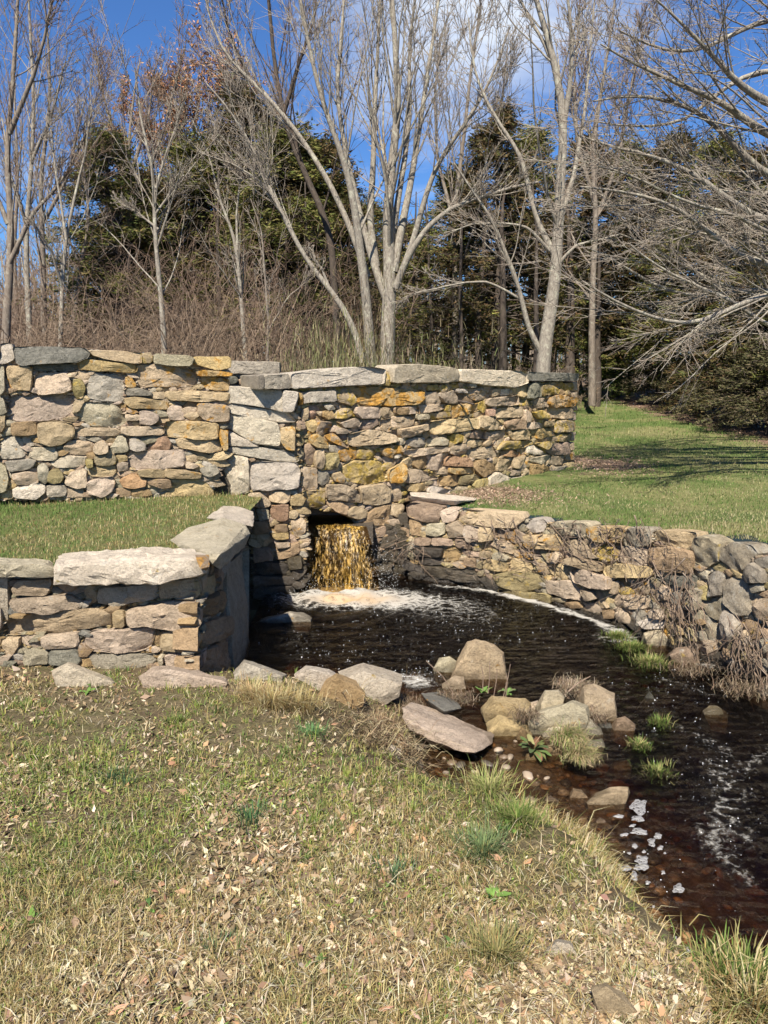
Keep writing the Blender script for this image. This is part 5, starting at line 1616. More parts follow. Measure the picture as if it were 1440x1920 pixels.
# dead leaves
X, Y, Z = near_points(60000, 0.85); d2 = fbm(X, Y, 1.9, 12, 4)
keep = r2.random(len(X)) < np.clip(0.06 + 4.2 * (d2 - 0.49) + 0.40 * sstep(2.3, 1.8, Y) + 0.75 * (Y > 4.1) * (X < -0.7), 0.05, 1)
X, Y, Z = X[keep], Y[keep], Z[keep]; n = len(X)
V, F, C = leaves(np.stack([X, Y, Z + 0.005 + 0.006 * r2.random(n)], 1), r2.gamma(3.2, 0.0062, n) + 0.005, r2, pick(DEAD, n, r2, .35), .6)
o = link('leaf_litter', np_mesh('leaf_litter', V, F, LEAF, False, C)); tag(o, 'curled dead leaves scattered over the near bank', kind='stuff')
X, Y, Z = near_points(260, 0.8); n = len(X)
V, F, C = leaves(np.stack([X, Y, Z + 0.015], 1), r2.uniform(0.03, 0.06, n), r2, pick([(0.42, 0.24, 0.13), (0.34, 0.20, 0.12), (0.46, 0.35, 0.24), (0.26, 0.16, 0.11)], n, r2, .2), 0.4)
o = link('oak_leaves', np_mesh('oak_leaves', V, F, LEAF, False, C)); tag(o, 'larger rust-brown leaves lying here and there on the near bank', kind='stuff')

# terrace grass, short and green, worn brown towards the pier
n = 42000; X = r2.uniform(-5.2, -1.25, n); Y = r2.uniform(4.75, 7.6, n)
k = (Y < 6.95 + (X + 3.6) * 0.30 + 0.05) & ~((X > -1.75) & (Y < 6.2) & (X > -1.3 - (6.2 - Y) * 0.35)) & (Y > 4.85); X, Y = X[k], Y[k]; n = len(X)
br = fbm(X, Y, 1.8, 3, 3) + 0.42 * sstep(-2.6, -1.5, X)
col = np.where((r2.random(n) < np.clip((br - 0.42) * 2.4, 0.05, 0.85))[:, None], pick(DRY + OLIVE, n, r2), pick([(0.085, 0.155, 0.03), (0.12, 0.19, 0.045), (0.06, 0.11, 0.025), (0.17, 0.23, 0.06)], n, r2))
edge = np.exp(-((Y - 4.95) / 0.12) ** 2) + np.exp(-((Y - (6.95 + (X + 3.6) * .3)) / 0.1) ** 2)
V, F, C = blades(np.stack([X, Y, ter_z(X, Y) - 0.003], 1), r2.gamma(5, 0.0055, n) * (1 + 1.3 * edge * r2.random(n)), r2.uniform(.003, .006, n), rot_az(n, r2), np.abs(r2.normal(.4, .3, n)), col)
o = link('terrace_grass', np_mesh('terrace_grass', V, F, BLADE, True, C)); tag(o, 'short green grass covering the small left terrace', kind='stuff')

# lawn grass
def lawn_pts(n):
    px = r2.uniform(760, 1560, n); py = 742 + (1100 - 742) * r2.random(n) ** 0.8
    a = (px - CX) / FPX; b = (CY - py) / FPX; dz = -SP + b * CP; dy = CP + b * SP; zz = np.full(n, 0.1)
    for _ in range(8):
        t = (zz - CAMZ) / np.minimum(dz, -0.02); X, Y = a * t, dy * t; zz = lawn_z(X, Y)
    wallx = np.interp(Y, [5.0, 5.4, 6.7, 7.9, 8.5, 10.7, 26], [3.1, 3.0, 2.3, 0.95, 0.35, 2.9, 2.9])
    hw = in_poly(X, Y, [(p.x + 0.14, p.y + 0.16) for p in W3] + [(9, 2), (9, 26), (2.9, 26), (2.78, 10.76), (0.30, 8.50)])
    ok = hw & (Y < 25) & (X < 6.7)
    return X[ok], Y[ok], zz[ok]
X, Y, Z = lawn_pts(85000); n = len(X)
pt = fbm(X, Y, 0.8, 9, 4)
wl_ = np.minimum(seg_dist(X, Y, [(0.3, 8.5), (2.75, 10.7), (3.1, 11.1)]) * 1.0, 9)
col = np.where((r2.random(n) < np.clip((pt - 0.46) * 5 + 0.18, 0.05, 0.85))[:, None], pick([(0.27, 0.25, 0.11), (0.36, 0.31, 0.17), (0.22, 0.21, 0.085)], n, r2), pick([(0.10, 0.165, 0.035), (0.14, 0.205, 0.05), (0.075, 0.125, 0.03)], n, r2))
keep = r2.random(n) < sstep(0.25, 0.8, wl_) * 1.0 + 0.05
X, Y, Z, col = X[keep], Y[keep], Z[keep], col[keep]; n = len(X)
V, F, C = blades(np.stack([X, Y, Z - 0.004], 1), r2.gamma(5, 0.006, n) * np.clip(Y / 11, .9, 1.4), r2.uniform(.004, .008, n) * np.clip(Y / 8, 1, 2.2), rot_az(n, r2), np.abs(r2.normal(.5, .3, n)), col)
o = link('lawn_grass', np_mesh('lawn_grass', V, F, BLADE, True, C)); tag(o, 'mown grass of the right lawn, green with straw-coloured patches', kind='stuff')
n = 9000; X = np.concatenate([r2.normal(3.15, .4, n // 3), r2.normal(1.2, .5, n // 3), r2.uniform(6.3, 7.4, n // 3)]); Y = np.concatenate([r2.normal(10.9, .45, n // 3), r2.normal(8.85, .35, n // 3), r2.uniform(11, 26, n // 3)])
k = in_poly(X, Y, [(0.3, 8.45), (2.75, 10.65), (2.5, 11.4), (6, 30), (9, 26), (9, 8), (1.2, 7.75)]); X, Y = X[k], Y[k]; n = len(X)
V, F, C = leaves(np.stack([X, Y, lawn_z(X, Y) + .008], 1), r2.gamma(4, .0055, n) + .006, r2, pick([(0.30, 0.21, 0.14), (0.38, 0.27, 0.19), (0.22, 0.15, 0.10)], n, r2))
o = link('fallen_leaves', np_mesh('fallen_leaves', V, F, LEAF, False, C)); tag(o, 'reddish-brown old leaves drifted along the foot of the right wall and under the cedars', kind='stuff')

# tufts
def tuft(loc, n, h, spread, cols, label, cat='grass tuft', name='grass_tuft', wid=(.003, .006), lean=.6, droop=None, sx=1.0, group=None):
    az = rot_az(n, r2); rr = np.abs(r2.normal(0, spread, n))
    P = np.stack([np.cos(az) * rr * sx, np.sin(az) * rr, np.zeros(n)], 1)
    if droop is not None: az = np.where(r2.random(n) < 0.75, droop + r2.normal(0, .5, n), az)
    V, F, C = blades(P, h * r2.uniform(.5, 1.15, n), r2.uniform(*wid, n), az + r2.normal(0, .4, n), np.abs(r2.normal(lean, lean * .5, n)), pick(cols, n, r2), .8)
    o = link(name, np_mesh(name, V, F, BLADE, True, C), None, loc); tag(o, label, cat, group)
    return o
GB = [(0.11, 0.165, 0.035), (0.16, 0.205, 0.05), (0.09, 0.13, 0.03), (0.28, 0.25, 0.10)]
def wz(px, py, dz=0): return at_z(px, py, WZ + dz)
tuft(wz(1158, 1196), 600, .07, .05, GB, 'first of three bright green tufts by the curved wall, nearest the fall', sx=1.2)
tuft(wz(1185, 1216), 700, .07, .06, GB, 'middle of three bright green tufts by the curved wall', sx=1.3)
tuft(wz(1218, 1246), 800, .08, .06, GB + [DRY[0]], 'last of three bright green tufts by the curved wall, with dry blades', sx=1.3)
tuft(wz(1200, 1402), 260, .07, .035, GB + [DRY[0]], 'small green tuft mid-stream beside the lone brown rock')
tuft(wz(1235, 1358), 160, .07, .045, GB, 'sparse green tuft in the current above the small mid-stream one')
tuft(wz(1235, 1450), 220, .06, .06, GB + OLIVE, 'green tuft lying half drowned in the stream')
tuft(wz(1062, 1388, .10), 1000, .15, .04, [(0.45, 0.36, 0.2), (0.38, 0.30, 0.16), (0.2, 0.26, 0.07)], 'drooping clump of straw and green blades at the end of the rock pile', droop=-0.7, lean=1.1, sx=1.3)
tuft(wz(1085, 1420, .05), 900, .14, .04, [(0.45, 0.36, 0.2), (0.38, 0.30, 0.16), (0.24, 0.26, 0.09)], 'lower trailing clump of straw blades touching the stream', droop=-0.7, lean=1.25, sx=1.2)
o = tuft(at_z(1385, 1868, -0.74), 2600, .13, .11, GB + GB + [DRY[0], OLIVE[0]], 'big lush grass tussock at the lower right corner beyond the water', wid=(.004, .007), lean=.95, sx=1.4)
tuft(at_z(1415, 1925, -0.72), 2400, .20, .13, DRY + [GB[0]], 'dry straw tussock below the lush one at the lower right corner', wid=(.004, .007), lean=1.0, droop=-1.2)
for k, (px, py, hh, nn, pal, lab) in enumerate((
    (470, 1545, .09, 120, [(0.06, 0.12, 0.05), (0.08, 0.15, 0.06)], 'dark green onion-grass clump mid-bank, left of centre'),
    (205, 1465, .07, 90, [(0.07, 0.13, 0.06)], 'dark green onion-grass clump at the left of the bank'),
    (235, 1475, .06, 60, [(0.07, 0.13, 0.06)], 'thin onion-grass clump just right of the leftmost one'),
    (740, 1650, .08, 90, [(0.08, 0.13, 0.06)], 'thin dark green grass clump in the middle of the bank'),
    (398, 1795, .06, 90, [(0.08, 0.13, 0.06)], 'small blue-green clump low on the bank'),
    (585, 1378, .06, 220, [(0.10, 0.20, 0.07), (0.14, 0.24, 0.08)], 'fresh green clump behind the pool-edge boulders'),
    (970, 1545, .09, 700, GB, 'bright green tuft on the bank near the rounded tan stone'),
    (915, 1490, .13, 420, [(0.30, 0.30, 0.10), (0.42, 0.36, 0.17), (0.2, 0.25, 0.07)], 'tall yellow-green tuft standing at the waterline'),
    (905, 1600, .10, 400, [(0.12, 0.17, 0.07), (0.16, 0.2, 0.08)], 'grey-green tuft on the bank below the tall yellow-green one'),
    (930, 1800, .09, 500, OLIVE + [DRY[2]], 'brown and olive clump on the lower bank'),
    (510, 1325, .14, 700, DRY, 'pale straw clump by the end of the near wall'),
    (560, 1330, .14, 600, DRY, 'russet straw clump between two pool-edge boulders'),
    (475, 1310, .13, 500, [(0.5, 0.4, 0.2), (0.36, 0.25, 0.12)], 'straw clump leaning on the pale grey boulder'),
    (330, 1355, .05, 300, GB, 'low green patch of blades below the long pink rock'),
    (40, 1330, .05, 260, GB, 'low green patch of blades below the near wall at far left'),
    (710, 1360, .10, 400, [(0.3, 0.2, 0.11), (0.4, 0.3, 0.18)], 'brown dead-stalk clump below the biggest boulder'),
    (775, 1285, .10, 260, [(0.3, 0.2, 0.11), (0.42, 0.34, 0.2)], 'dead-stalk clump between the biggest boulder and the olive one'))):
    z = gz(px, py); tuft(at_z(px, py, z), nn, hh, .03 + hh * .35, pal, lab, wid=(.002, .0045), lean=.35 if k < 5 else .65)
# straw fringe hanging over the bank edge along the stream
P = []; AZ = []
for k in range(9000):
    i = r2.integers(9, len(SH) - 3); f = r2.random(); a, b = SH[i], SH[i + 1]
    x, y = a[0] + (b[0] - a[0]) * f, a[1] + (b[1] - a[1]) * f
    nx_, ny_ = -(b[1] - a[1]), (b[0] - a[0]); L_ = math.hypot(nx_, ny_); nx_, ny_ = nx_ / L_, ny_ / L_
    if _NZ(np.array(x + nx_ * .1), np.array(y + ny_ * .1)) < WZ - .01: nx_, ny_ = -nx_, -ny_
    d = abs(r2.normal(.15, .16)); clump = float(vnoise(np.array(x), np.array(y), 4.0, 2))
    if r2.random() > 2.4 * (clump - .3): continue
    P.append((x + nx_ * d, y + ny_ * d)); AZ.append(math.atan2(-ny_, -nx_) + r2.normal(0, .7))
P = np.array(P); n = len(P); Z = _NZ(P[:, 0], P[:, 1])
V, F, C = blades(np.column_stack([P, Z]), r2.gamma(5, .019, n), r2.uniform(.0018, .004, n), np.array(AZ), np.abs(r2.normal(.95, .35, n)), pick(DRY + [(0.5, 0.42, 0.26), (0.22, 0.24, 0.08)], n, r2), .9)
o = link('bank_straw', np_mesh('bank_straw', V, F, BLADE, True, C)); tag(o, 'long straw-coloured grass hanging over the bank edge along the stream', kind='stuff')
# matted dead reeds caught between the big boulder and the pink slab
P = []
for k in range(1500):
    f = r2.random(); a = (640 + 130 * f + r2.normal(0, 26), 1345 + 75 * f + r2.normal(0, 22)); z = gz(*a) if k % 5 == 0 else z
    q = at_z(*a, z + .02 + .03 * r2.random()); P.append(tuple(q))
P = np.array(P); n = len(P)
V, F, C = blades(P, r2.gamma(5, .020, n), r2.uniform(.003, .007, n), r2.normal(-.9, .7, n), r2.uniform(1.0, 1.6, n), pick([(0.27, 0.19, 0.11), (0.40, 0.31, 0.18), (0.13, 0.09, 0.055), (0.50, 0.41, 0.25)], n, r2, .3), .2)
o = link('dead_reeds', np_mesh('dead_reeds', V, F, BLADE, True, C)); tag(o, 'matted brown dead reeds caught between the big boulder and the pink slab', kind='stuff')
# debris mat on top of the rock pile
n = 900; c = at_y(1078, 1290, 4.95)
P = np.stack([r2.normal(0, .06, n), r2.normal(0, .05, n), np.abs(r2.normal(0, .03, n)) - .03], 1)
V, F, C = blades(P, r2.uniform(.04, .12, n), r2.uniform(.002, .004, n), rot_az(n, r2), r2.uniform(.8, 1.9, n), pick([(0.30, 0.22, 0.14), (0.22, 0.16, 0.10), (0.42, 0.34, 0.24)], n, r2), .3)
tag(link('twig_debris', np_mesh('twig_debris', V, F, BLADE, True, C), None, c), 'mat of washed-up twigs on top of the mid-stream rock pile', 'debris')
for (px, py, zz_, nn_, sp_, lab) in ((985, 1350, .10, 260, .04, 'twigs and roots jammed between the yellowish rock and the pale blocky rock'), (850, 1318, .02, 420, .07, 'dead stems and mud lodged beside the flat wet grey stone'), (745, 1330, .02, 500, .09, 'mat of brown dead stems between the biggest boulder and the flat wet stone'), (1110, 1355, .03, 350, .05, 'straggle of dead roots trailing off the right end of the rock pile'),
        (1300, 1262, .02, 300, .10, 'washed-up brown twigs at the foot of the curved wall'), (1400, 1300, .02, 450, .12, 'heap of washed-up roots and twigs under the curved wall by the right edge')):
    n = nn_; c = at_z(px, py, WZ + zz_)
    P = np.stack([r2.normal(0, sp_, n), r2.normal(0, sp_ * .6, n), np.abs(r2.normal(0, .025, n))], 1)
    V, F, C = blades(P, r2.uniform(.04, .14, n), r2.uniform(.002, .0045, n), rot_az(n, r2), r2.uniform(.9, 1.7, n), pick([(0.20, 0.145, 0.09), (0.12, 0.085, 0.055), (0.30, 0.235, 0.16)], n, r2), .3)
    tag(link('twig_debris', np_mesh('twig_debris', V, F, BLADE, True, C), None, c), lab, 'debris')
def stick(name, pts, r, label, mat=STRAW_TWIG, cat='stick', group=None):
    c = pts[0]; tag(link(name, tube_mesh(name, pts, np.linspace(r, r * .6, len(pts)), 6, mat, tuple(c)), None, c), label, cat, group)
stick('stick', [at_y(1065, 1297, 4.8), at_y(1085, 1280, 4.85), at_y(1107, 1268, 4.9)], .006, 'pale straight stick lying on the twig mat of the rock pile')
stick('stick', [at_y(800, 1240, 4.7), at_y(830, 1268, 4.7), at_y(850, 1300, 4.65)], .004, 'thin grey stalk leaning before the tallest boulder')
for k, (a, b) in enumerate((((905, 1285), (903, 1250)), ((925, 1300), (932, 1255)), ((944, 1296), (957, 1245)), ((948, 1300), (950, 1262)), ((915, 1290), (918, 1240)))):
    stick('dead_stalk', [at_y(a[0], a[1] + 10, 4.85), at_y((a[0] + b[0]) / 2 + 2, (a[1] + b[1]) / 2, 4.85), at_y(*b, 4.85)], .004, 'short broken dead stalk standing in water before the tallest boulder', STRAW_TWIG, 'stalk', 'dead stalks by the tallest boulder')
# broad-leaved plants
def big_leaf(L, W, az, el, curl, r, fold=.25):
    rows = 7; V = []
    d = Vector((math.cos(az), math.sin(az), 0)); s = Vector((-math.sin(az), math.cos(az), 0)); p = Vector((0, 0, 0)); e = el
    for i in range(rows):
        f = i / (rows - 1); w = W * math.sin(math.pi * min(1, f * 0.9 + 0.08)) ** .7 * (1 + .18 * math.sin(i * 2.3 + r.random() * 3)); w = max(w, W * .08)
        up = Vector((0, 0, 1)); t = d * math.cos(e) + up * math.sin(e); nn = d * -math.sin(e) + up * math.cos(e)
        for k in (-1, 0, 1): V.append(tuple(p + s * w * .5 * k + nn * (fold * w * .5 * abs(k) + r.uniform(-.004, .004))))
        p = p + t * (L / (rows - 1)); e -= curl / rows
    F = [(i * 3 + k, i * 3 + k + 1, i * 3 + k + 4, i * 3 + k + 3) for i in range(rows - 1) for k in range(2)]
    return V, F
def broad_plant(loc, n, L, label, cols, name='dock_plant'):
    root = empty(name, loc, label, 'plant'); rr = random.Random(hash(label) % 999)
    rr = random.Random(len(label) * 7 + n)
    for k in range(n):
        az = 2 * math.pi * k / n + rr.uniform(-.3, .3)
        V, F = big_leaf(L * rr.uniform(.65, 1.1), L * .32, az, rr.uniform(.3, 1.2), rr.uniform(.6, 2.0), rr)
        c = np.array(cols[rr.randrange(len(cols))]) * rr.uniform(.8, 1.2)
        link('leaf', np_mesh('leaf', np.array(V), np.array(F), BLADE, True, np.tile(c, (len(V), 1))), root, loc)
broad_plant(tuple(at_z(1000, 1408, WZ + .04)), 24, .12, 'leafy green and yellowing dock plant growing at the foot of the mid-stream rocks', [(0.11, 0.16, 0.05), (0.18, 0.20, 0.07), (0.28, 0.26, 0.11), (0.08, 0.11, 0.045), (0.20, 0.10, 0.055)])
broad_plant(tuple(at_z(905, 1300, WZ)), 7, .09, 'small green water plant at the foot of the tallest boulder', [(0.12, 0.20, 0.05), (0.2, 0.27, 0.08)], 'water_plant')
broad_plant(tuple(at_z(952, 1300, WZ)), 6, .08, 'second small water plant, right beside the tallest boulder foot', [(0.12, 0.20, 0.05), (0.16, 0.2, 0.08)], 'water_plant')
broad_plant(tuple(at_z(882, 1395, WZ)), 5, .06, 'tiny bright green sprout in the water under the pink slab end', [(0.2, 0.3, 0.06)], 'water_plant')
for (px, py, n, L, lab) in ((275, 1712, 7, .055, 'bright green rosette weed low on the left bank'), (955, 1556, 6, .06, 'dark green leafy weed under the bright tuft on the bank'), (925, 1688, 8, .07, 'dark green leafy weed near the lower right of the bank'),
                           (60, 1730, 6, .05, 'green weed at the far lower left of the bank'), (160, 1285, 6, .07, 'leafy weed growing beside the flat pinkish rock'), (165, 1300, 4, .06, 'flat green leaf pair by the flat pinkish rock'), (850, 1775, 5, .045, 'small yellow-green weed beside the white quartz stone'), (590, 1810, 5, .045, 'pale green sprout near the bottom centre of the bank')):
    broad_plant(tuple(at_z(px, py, gz(px, py))), n, L, lab, [(0.12, 0.22, 0.04), (0.16, 0.27, 0.06), (0.08, 0.15, 0.04)], 'weed')

# ------------------------------------------------------------------ trees
def polyres(pts, rad, k):
    P = np.array([tuple(p) for p in pts], float); r = np.array(rad, float)
    s = np.concatenate([[0], np.cumsum(np.linalg.norm(np.diff(P, axis=0), axis=1))])
    # smooth by Catmull-Rom on a dense parameter
    t = np.linspace(0, s[-1], k); out = np.stack([np.interp(t, s, P[:, i]) for i in range(3)], 1)
    for _ in range(2): out[1:-1] = out[1:-1] * .5 + (out[:-2] + out[2:]) * .25
    return out, np.interp(t, s, r)
def grow(P, Rr, n, t0, t1, length, ang, k, up, wob, rf, r, rmin=.002, az_flat=0.0, tpow=1.0, lpow=.6):
    """n children per parent; returns polylines (N,k,3) and radii"""
    m, kk, _ = P.shape
    par = np.repeat(np.arange(m), n); N = len(par)
    t = t0 + (t1 - t0) * r.random(N) ** tpow; x = t * (kk - 1); i = np.minimum(x.astype(int), kk - 2); f = (x - i)[:, None]
    B = P[par, i] * (1 - f) + P[par, i + 1] * f; T = P[par, i + 1] - P[par, i]; T /= np.linalg.norm(T, axis=1, keepdims=True) + 1e-9
    rb = Rr[par, i] * (1 - f[:, 0]) + Rr[par, i + 1] * f[:, 0]
    plen = np.linalg.norm(np.diff(P, axis=1), axis=2).sum(1)[par]
    Q = r.normal(0, 1, (N, 3)); Q[:, 2] *= (1 - az_flat); Q -= T * (Q * T).sum(1, keepdims=True); Q /= np.linalg.norm(Q, axis=1, keepdims=True) + 1e-9
    a = r.normal(ang, .22, N)[:, None]
    D = T * np.cos(a) + Q * np.sin(a)
    Ln = (length if length > 0 else -length * plen) * (1 - lpow * (t - t0) / (t1 - t0 + 1e-9)) * r.uniform(.55, 1.25, N)
    out = np.zeros((N, k, 3)); out[:, 0] = B; st = (Ln / (k - 1))[:, None]
    for j in range(1, k):
        D = D + r.normal(0, wob, (N, 3)) + np.array([0, 0, up]); D /= np.linalg.norm(D, axis=1, keepdims=True)
        out[:, j] = out[:, j - 1] + D * st
    r0_ = np.maximum(rb * rf, rmin * 1.3); R2 = r0_[:, None] * np.linspace(1, .28, k)[None]; R2 = np.maximum(R2, rmin)
    return out, R2
def join_tubes(sets):
    Vs, Fs, off = [], [], 0
    for P, Rr, s in sets:
        V, F = tubes(P, Rr, s); Vs.append(V); Fs.append(F + off); off += len(V)
    return np.vstack(Vs), np.vstack(Fs)
def bare_tree(name, label, stems, loc, bark, twig, r, n1=12, n2=9, n3=6, l1=-.35, l2=-.42, l3=-.45, a1=.7, up=.06, rmin=.004, group=None, az=0.0, k0=22, leaves_=None, t0=.25, wob=.13):
    """stems: [(points, radii)] in the world; loc is the foot"""
    base = np.array(tuple(loc))
    S = [polyres(p, q, k0) for p, q in stems]
    P0 = np.stack([s[0] for s in S]) - base; R0 = np.stack([s[1] for s in S])
    P0 += np.cumsum(r.normal(0, .006, P0.shape), axis=1) * np.linspace(0, 1, k0)[None, :, None]
    P1, R1 = grow(P0, R0, int(n1 * .72), t0, .98, l1 * 1.45, a1 * .9, 10, up * 1.2, wob * .5, .34, r, rmin, az, .8, .45)
    P2, R2 = grow(P1, R1, int(n2 * .85), .12, .97, l2 * 1.1, .62, 5, up, wob * .75, .45, r, rmin * .9, az, .9, .5)
    P3, R3 = grow(P2, R2, int(n3 * .8), .10, 1, l3 * 1.1, .62, 2, up, wob, .55, r, rmin * .7, az, .9, .4)
    R3[:, -1] *= .35
    root = empty(name, tuple(loc), label, 'tree', group)
    V, F = join_tubes([(P0, R0, 9), (P1, R1, 5)]); link('trunk', np_mesh('trunk', V, F, bark), root, tuple(loc))
    V, F = join_tubes([(P2, R2, 3), (P3, R3, 3)]); tw = link('crown', np_mesh('crown', V, F, twig), root, tuple(loc))
    if leaves_:
        E = np.concatenate([P3[:, 1:].reshape(-1, 3), P2[:, 1:].reshape(-1, 3)]); E = E + r.normal(0, .05, E.shape); E = E[r.random(len(E)) < leaves_[0]]
        V, F, C = leaves(E, r.uniform(*leaves_[2], len(E)), r, pick(leaves_[1], len(E), r), 1.0)
        link('dead_leaves', np_mesh('dead_leaves', V, F, LEAF, False, C), root, tuple(loc))
    return root
def stem_px(pts, y, r0_, r1_=None, dy=0.0):
    r0_ *= .76
    """pixel line -> world line at distance y, drifting dy towards its tip"""
    n = len(pts); P = [at_y(p[0], p[1], y + dy * i / (n - 1)) for i, p in enumerate(pts)]
    r1_ = r1_ if r1_ is not None else r0_ * .18
    return P, [r0_ + (r1_ - r0_) * (i / (n - 1)) ** .8 for i in range(n)]
rt = np.random.default_rng(77)
# big many-stemmed tree in the centre
Y1 = 14.0
st = [stem_px([(722, 760), (727, 640), (730, 560), (733, 500), (728, 430), (729, 380), (732, 330), (745, 250), (752, 180), (746, 100), (740, 0), (736, -80)], Y1, .21, .03),
      stem_px([(700, 760), (693, 640), (690, 600), (683, 520), (672, 450), (668, 400), (655, 340), (640, 280), (612, 210), (592, 140), (575, 60), (560, -60)], Y1 - .2, .15, .02, -.6),
      stem_px([(728, 570), (702, 500), (690, 460), (672, 390), (650, 300), (640, 240), (632, 160), (640, 80), (652, -40)], Y1, .11, .02, .5),
      stem_px([(738, 510), (752, 430), (765, 370), (777, 300), (790, 220), (802, 140), (816, 60), (832, -50)], Y1, .11, .02, .6),
      stem_px([(742, 540), (765, 480), (800, 425), (850, 385), (905, 368), (965, 345), (1010, 338)], Y1 - .1, .09, .02, -.8),
      stem_px([(745, 530), (770, 470), (790, 400), (805, 345), (832, 290), (870, 240), (905, 190), (930, 140), (962, 50)], Y1, .09, .015, -.5),
      stem_px([(705, 500), (692, 400), (700, 330), (702, 250), (706, 160), (712, 60), (716, -60)], Y1 + .1, .10, .02, .3),
      stem_px([(690, 520), (655, 420), (612, 330), (560, 250), (510, 190), (462, 140), (420, 100), (398, 40), (380, -40)], Y1 + .1, .085, .015, .4),
      stem_px([(733, 470), (745, 380), (762, 280), (770, 190), (765, 100), (778, 0), (785, -60)], Y1 + .1, .09, .015, .8)]
bare_tree('bare_tree', 'big pale many-stemmed bare tree rising behind the centre of the walls', st, at_y(722, 760, Y1), BARK_PALE, TWIG, rt, 22, 10, 7, -.28, -.38, -.42, .55, .07, .0042, az=.1, t0=.35)
# dark leaning one behind it
st = [stem_px([(640, 740), (628, 560), (622, 430), (592, 370), (562, 300), (540, 250), (522, 180), (512, 90), (500, -40)], 15.2, .11, .03), stem_px([(565, 310), (545, 230), (470, 150), (430, 60), (415, -20)], 15.2, .06, .012), stem_px([(530, 220), (560, 120), (590, 40), (600, -40)], 15.2, .055, .012)]
bare_tree('bare_tree', 'dark-barked bare tree leaning left beside the big pale one', st, at_y(640, 740, 15.2), BARK_DARK, TWIG_RED, rt, 18, 9, 7, -.3, -.4, -.45, .6, .07, .0045, t0=.4)
# tree right of centre with a kinked trunk
Y2 = 13.0
st = [stem_px([(1014, 790), (1017, 700), (1022, 640), (1034, 570), (1043, 520), (1044, 460), (1047, 400), (1052, 330), (1060, 250), (1055, 190), (1042, 130), (1030, 80), (1010, 20), (985, -60)], Y2, .185, .035),
      stem_px([(1014, 660), (990, 615), (978, 560), (958, 495), (945, 470), (930, 425), (905, 385), (875, 340), (848, 300)], Y2, .07, .012, -.4),
      stem_px([(1042, 480), (1018, 440), (1003, 400), (987, 335), (975, 285), (940, 240), (908, 185), (886, 120), (880, 40)], Y2, .08, .013, .4),
      stem_px([(1046, 430), (1062, 370), (1075, 340), (1085, 280), (1100, 200), (1108, 110), (1118, 0)], Y2, .075, .013, .5),
      stem_px([(1040, 505), (1060, 480), (1082, 458), (1118, 452), (1160, 440)], Y2, .05, .012, -.3),
      stem_px([(1057, 230), (1070, 160), (1075, 80), (1070, 0), (1068, -70)], Y2, .07, .013, -.3),
      stem_px([(1042, 130), (1015, 70), (985, 20), (965, -40)], Y2, .05, .012, .2),
      stem_px([(982, 565), (950, 545), (910, 525), (860, 530), (800, 545), (745, 560)], Y2 - .05, .035, .008, -.3),
      stem_px([(1030, 470), (990, 425), (950, 418), (890, 420), (830, 440)], Y2, .04, .008, -.4)]
bare_tree('bare_tree', 'pale grey tree with a bent lichened trunk behind the right wall end', st, at_y(1014, 790, Y2), BARK_PALE, TWIG, rt, 18, 9, 7, -.26, -.38, -.42, .65, .05, .004, az=.1, t0=.3)
# tree out of frame at the right whose boughs sweep in over the lawn
def limb(pts, y0, r0_): return stem_px([(1760, pts[0][1] + 130), (1600, pts[0][1] + 40)] + pts, y0, r0_, .008, -1.2)
st = [(([Vector((6.6, 9.9, 0.0)), Vector((6.62, 9.9, 2.5)), Vector((6.5, 9.8, 5.5)), Vector((6.4, 9.7, 9.5))]), [.32, .28, .2, .06])]
for pts, y0, rr in (([(1440, 195), (1400, 172), (1350, 122), (1292, 60), (1230, 0)], 9.6, .10), ([(1440, 255), (1390, 215), (1340, 182), (1270, 160), (1190, 120), (1120, 80)], 9.4, .09), ([(1440, 330), (1400, 290), (1330, 215), (1270, 190), (1180, 175), (1120, 190)], 9.9, .085),
                    ([(1440, 415), (1380, 385), (1340, 352), (1290, 312), (1200, 275), (1130, 262), (1080, 240)], 9.5, .08), ([(1440, 492), (1400, 490), (1370, 470), (1330, 432), (1290, 400), (1240, 370), (1150, 352), (1085, 345)], 9.3, .08),
                    ([(1440, 548), (1380, 575), (1320, 608), (1270, 618), (1230, 607), (1180, 590), (1130, 560), (1090, 535)], 9.0, .06), ([(1440, 540), (1360, 548), (1330, 556), (1250, 548), (1190, 510), (1150, 480), (1100, 462)], 9.6, .055),
                    ([(1440, 470), (1380, 440), (1290, 425), (1210, 412), (1140, 400)], 10.2, .05), ([(1440, 360), (1370, 370), (1290, 350), (1210, 330), (1150, 300)], 10.2, .05), ([(1440, 30), (1380, 60), (1290, 100), (1210, 90), (1150, 60)], 9.8, .06),
                    ([(1440, 560), (1370, 535), (1290, 500), (1220, 455), (1150, 430)], 10.0, .05), ([(1440, 120), (1360, 160), (1290, 230), (1200, 240), (1130, 225)], 10.4, .06), ([(1440, 610), (1380, 560), (1300, 530), (1230, 500), (1180, 455)], 9.2, .05), ([(1440, 440), (1370, 400), (1280, 380), (1190, 330), (1110, 310)], 9.1, .045)):
    st.append(limb(pts, y0, rr))
bare_tree('bare_tree', 'pale boughs sweeping in low over the lawn from a tree beyond the right edge', st, (6.6, 9.9, 0.05), BARK_PALE, TWIG, rt, 21, 10, 8, -.24, -.40, -.42, .55, .015, .0032, az=.45, t0=.22, wob=.10)
